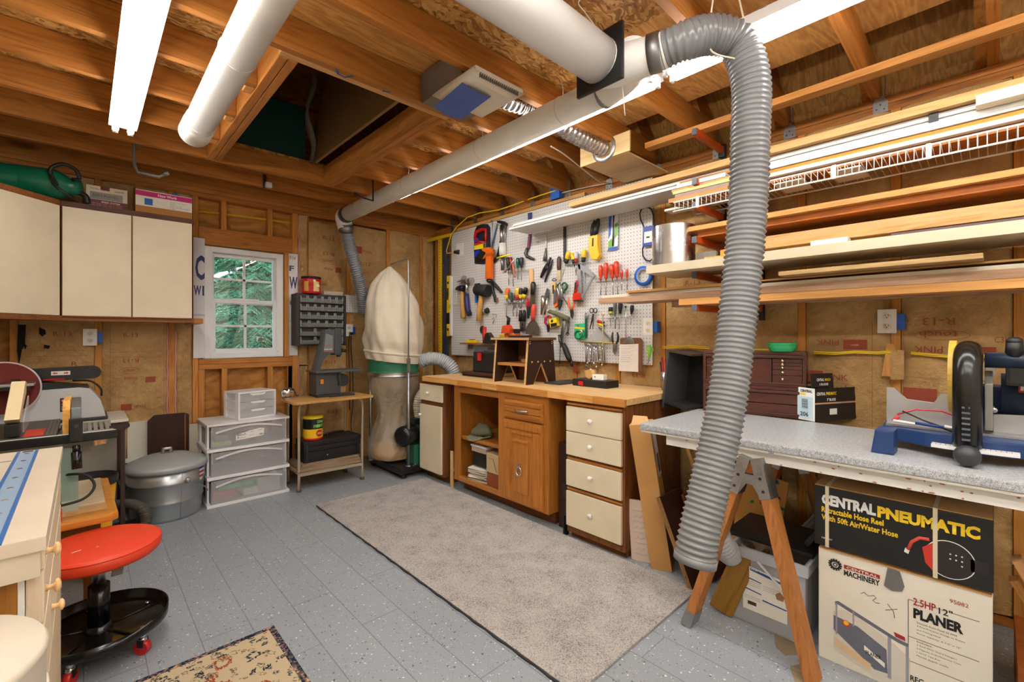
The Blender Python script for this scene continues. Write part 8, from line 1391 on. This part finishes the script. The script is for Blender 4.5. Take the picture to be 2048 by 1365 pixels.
t = thing('acrylic_sheet','greenish clear acrylic sheet standing on the oak stand beside the saw','sheet',(-.045,2.77,.5005)); MB().prism([(-.035,0),(.03,0),(.028,.27),(-.035,.29)],.006,frame((0,0,0),(1,0,0),(0,0,1)),.001).part('sheet', clear((150,186,176),.6,.1), t); MB().box((-.03,-.012,.0),(.03,-.006,.05)).part('paper_edge', plain((176,190,182),.5), t)
t = thing('knob_end','pale wooden stick end poking out behind the saw','stick',(.055,3.0,.74)); m = MB(); m.box((-.02,-.02,.0),(.025,.15,.045),.004); m.part('stick', wood((222,176,120),(190,140,84),'y'), t)
# ================================================================== SANDER BENCH BY THE BACK WALL
t = thing('sander_table','dark legged table with a white top along the window wall','table',(-.25,4.07,0)); tk(t).prism([(-.70,3.84),(.19,3.84),(.213,3.86),(.212,4.29),(.19,4.31),(-.70,4.31)],.018,Matrix.Translation((0,0,.714)),.004).part('top', plain((226,220,210),.4), t); LGB = plain((66,44,38),.4)
m = tk(t); m.prism([(-.70,.66),(.20,.66),(.205,.71),(-.70,.71)],.012,frame((0,3.87,0),(1,0,0),(0,0,1)),.002); [m.cyl((.2,3.88+.05*i,.685),(.2,3.90+.05*i,.685),.022,n=10) for i in range(8)]; m.part('apron', LGB, t)
for x,y in ((.185,3.89),(.185,4.26),(-.66,3.89),(-.66,4.26)): m = tk(t); m.box((x-.012,y-.02,0),(x+.012,y+.02,.66),.003); m.part('leg', LGB, t)
m = tk(t); m.cyl((.185,3.91,.25),(.185,4.24,.25),.009,n=10); m.part('stretcher', STEEL, t)
ss = thing('disc_sander','grey and black belt and disc sander on the white topped table','sander',(-.15,4.05,.7325)); SG_ = plain((198,200,202),.4)
m = tk(ss); m.prism([(-.40,.7335),(.10,.7335),(.105,.755),(.08,.86),(.03,.935),(-.02,.945),(-.40,.935)],.22,frame((0,4.16,0),(1,0,0),(0,0,1)),.006); m.part('body', SG_, ss); m = tk(ss); m.box((-.45,3.915,.735),(.115,4.18,.752),.004); m.part('base', plain((40,40,42),.4), ss)
m = tk(ss); m.prism([(-.38,.93),(.03,.93),(.02,.95),(-.10,.965),(-.16,.985),(-.38,.985)],.20,frame((0,4.15,0),(1,0,0),(0,0,1)),.004); m.part('top_cover', BLK, ss)
ar = []; 
for i in range(13): q = -PI/2+PI*i/12; ar.append((.045+.04*math.cos(q),1.035+.04*math.sin(q)))
m = tk(ss); m.prism([(-.42,.985)]+ar+[(-.42,1.06)],.10,frame((0,4.08,0),(1,0,0),(0,0,1)),.003); am = m.part('belt_arm', plain((28,28,32),.35), ss); m = tk(ss); m.box((-.145,3.978,1.025),(-.06,3.9795,1.05)); m.part('white_label', PAPER, am)
for s in (1,-1): m = tk(ss); x0 = -.103+s*.022; m.prism([(x0-s*.008,1.034),(x0+s*.004,1.034),(x0+s*.004,1.030),(x0+s*.014,1.0375),(x0+s*.004,1.045),(x0+s*.004,1.041),(x0-s*.008,1.041)],.0006,frame((0,3.978,0),(1,0,0),(0,0,1))); m.part('red_arrow', RED, am)
m = tk(ss); m.tube([(-.085,3.975,.997),(-.15,3.97,1.0),(-.18,3.965,.998)],.011,8,flat=.6); m.part('red_lever', RED, ss); m = tk(ss); m.box((-.05,4.02,.948),(-.02,4.06,.956),.002); m.part('green_key', plain((80,210,60),.4), ss)
m = tk(ss); m.box((-.105,3.9385,.80),(-.015,3.9395,.885)); lp_ = m.part('label_plate', BLK, ss); TT = Matrix.Translation(-Vector(ss.location))
tx3 = lambda s,x,z,w,h,c: text(s, TT @ frame((x,3.9378,z),(1,0,0),(0,0,1)), c, fit=(w,h), bold=.03, parent=ss)
m = tk(ss); m.box((-.1,3.938,.862),(-.045,3.9386,.878)).box((-.1,3.938,.842),(-.03,3.9386,.852)); m.part('red_bars', plain((190,50,50),.5), lp_); tx3('CRAFTSMAN',-.097,.865,.05,.01,PAPER); [tx3('2.0 AMP 3600 RPM',-.1,.83-.009*k,.05,.005,PAPER) for k in range(3)]
dcx, dcz = -.335, .965
m = tk(ss); m.cyl((dcx,3.905,dcz),(dcx,3.925,dcz),.155,n=48); m.part('disc_plate', plain((206,206,206),.3), ss); m = tk(ss); m.cyl((dcx,3.901,dcz),(dcx,3.905,dcz),.148,n=48); m.part('sanding_disc', plain((116,44,36),.85), ss, 'dark red sanding disc')
m = tk(ss); m.box((-.52,3.74,.985),(-.205,3.895,1.0),.002); m.part('work_table', metal((190,192,194),.35,.15), ss); m = tk(ss); m.box((-.52,3.742,.962),(-.225,3.895,.9845),.003); m.part('table_edge', BLK, ss); m = tk(ss); m.ball((-.36,3.80,1.012),(.022,.015,.012),12); m.part('red_knob', RED, ss); m = tk(ss); m.box((-.30,3.80,1.0005),(-.265,3.86,1.02),.003); m.part('miter_block', BLK, ss)
m = tk(ss); m.tube(curve([(-.05,4.0,.985),(.03,3.98,.98),(.08,3.97,.93),(.085,3.97,.88)],6),.006,7); m.part('power_lead', BLK, ss)
# bucket, shop vacuum
t = thing('bucket','yellow bucket with a black rim beside the sander table leg','bucket',(.028,3.64,.0)); m = MB(); m.lathe([(.085,0),(.09,.01),(.118,.40)],n=36); m.part('pail', plain((226,166,30),.4), t); m = MB(); m.lathe([(.117,.395),(.127,.40),(.129,.435),(.122,.445),(.116,.43),(1e-4,.42)],n=36,caps=False); m.part('rim', plain((36,34,34),.35), t)
t = thing('shop_vacuum','black shop vacuum with a ribbed hose under the sander table','vacuum',(.16,4.16,0)) 
m = MB(); m.lathe([(.10,.03),(.12,.05),(.13,.22),(.11,.26),(.06,.28),(1e-4,.285)],n=30,c=(-.15,0,0)); m.part('tank', plain((70,64,58),.5), t); MB().box((-.14,-.42,.0),(.10,-.20,.04),.006).part('accessory_base', plain((44,40,38),.5), t); m = MB(); [m.box((-.03+.014*i,-.40,.04),(-.022+.014*i,-.30,.052),.001) for i in range(7)]; m.part('ribs', BLK, t)
m = MB(); ribbed(m,[(-.02,-.20,.16),(.06,-.28,.17),(.12,-.36,.14),(.135,-.40,.07),(.10,-.42,.036),(.0,-.42,.034),(-.12,-.40,.034)],.032,.012,.004,20); m.part('hose', plain((74,68,60),.5), t)
t = thing('red_sign','white board with a red and black printed shape behind the trash can','sign',(.215,4.30,.04)); MB().box((-.03,0,0),(.08,.012,.34),.001).part('board', PAPER, t); m = MB(); m.prism([(.0,.14),(.03,.10),(.06,.13),(.07,.19),(.04,.24),(.01,.22)],.001,frame((-.01,-.0002,.06),(1,0,0),(0,0,1))); m.part('red_shape', RED, t); m = MB(); m.prism([(.0,.17),(.03,.16),(.05,.24),(.03,.25),(.0,.22)],.0012,frame((-.02,-.0012,.06),(1,0,0),(0,0,1))); m.part('black_shape', INK, t)
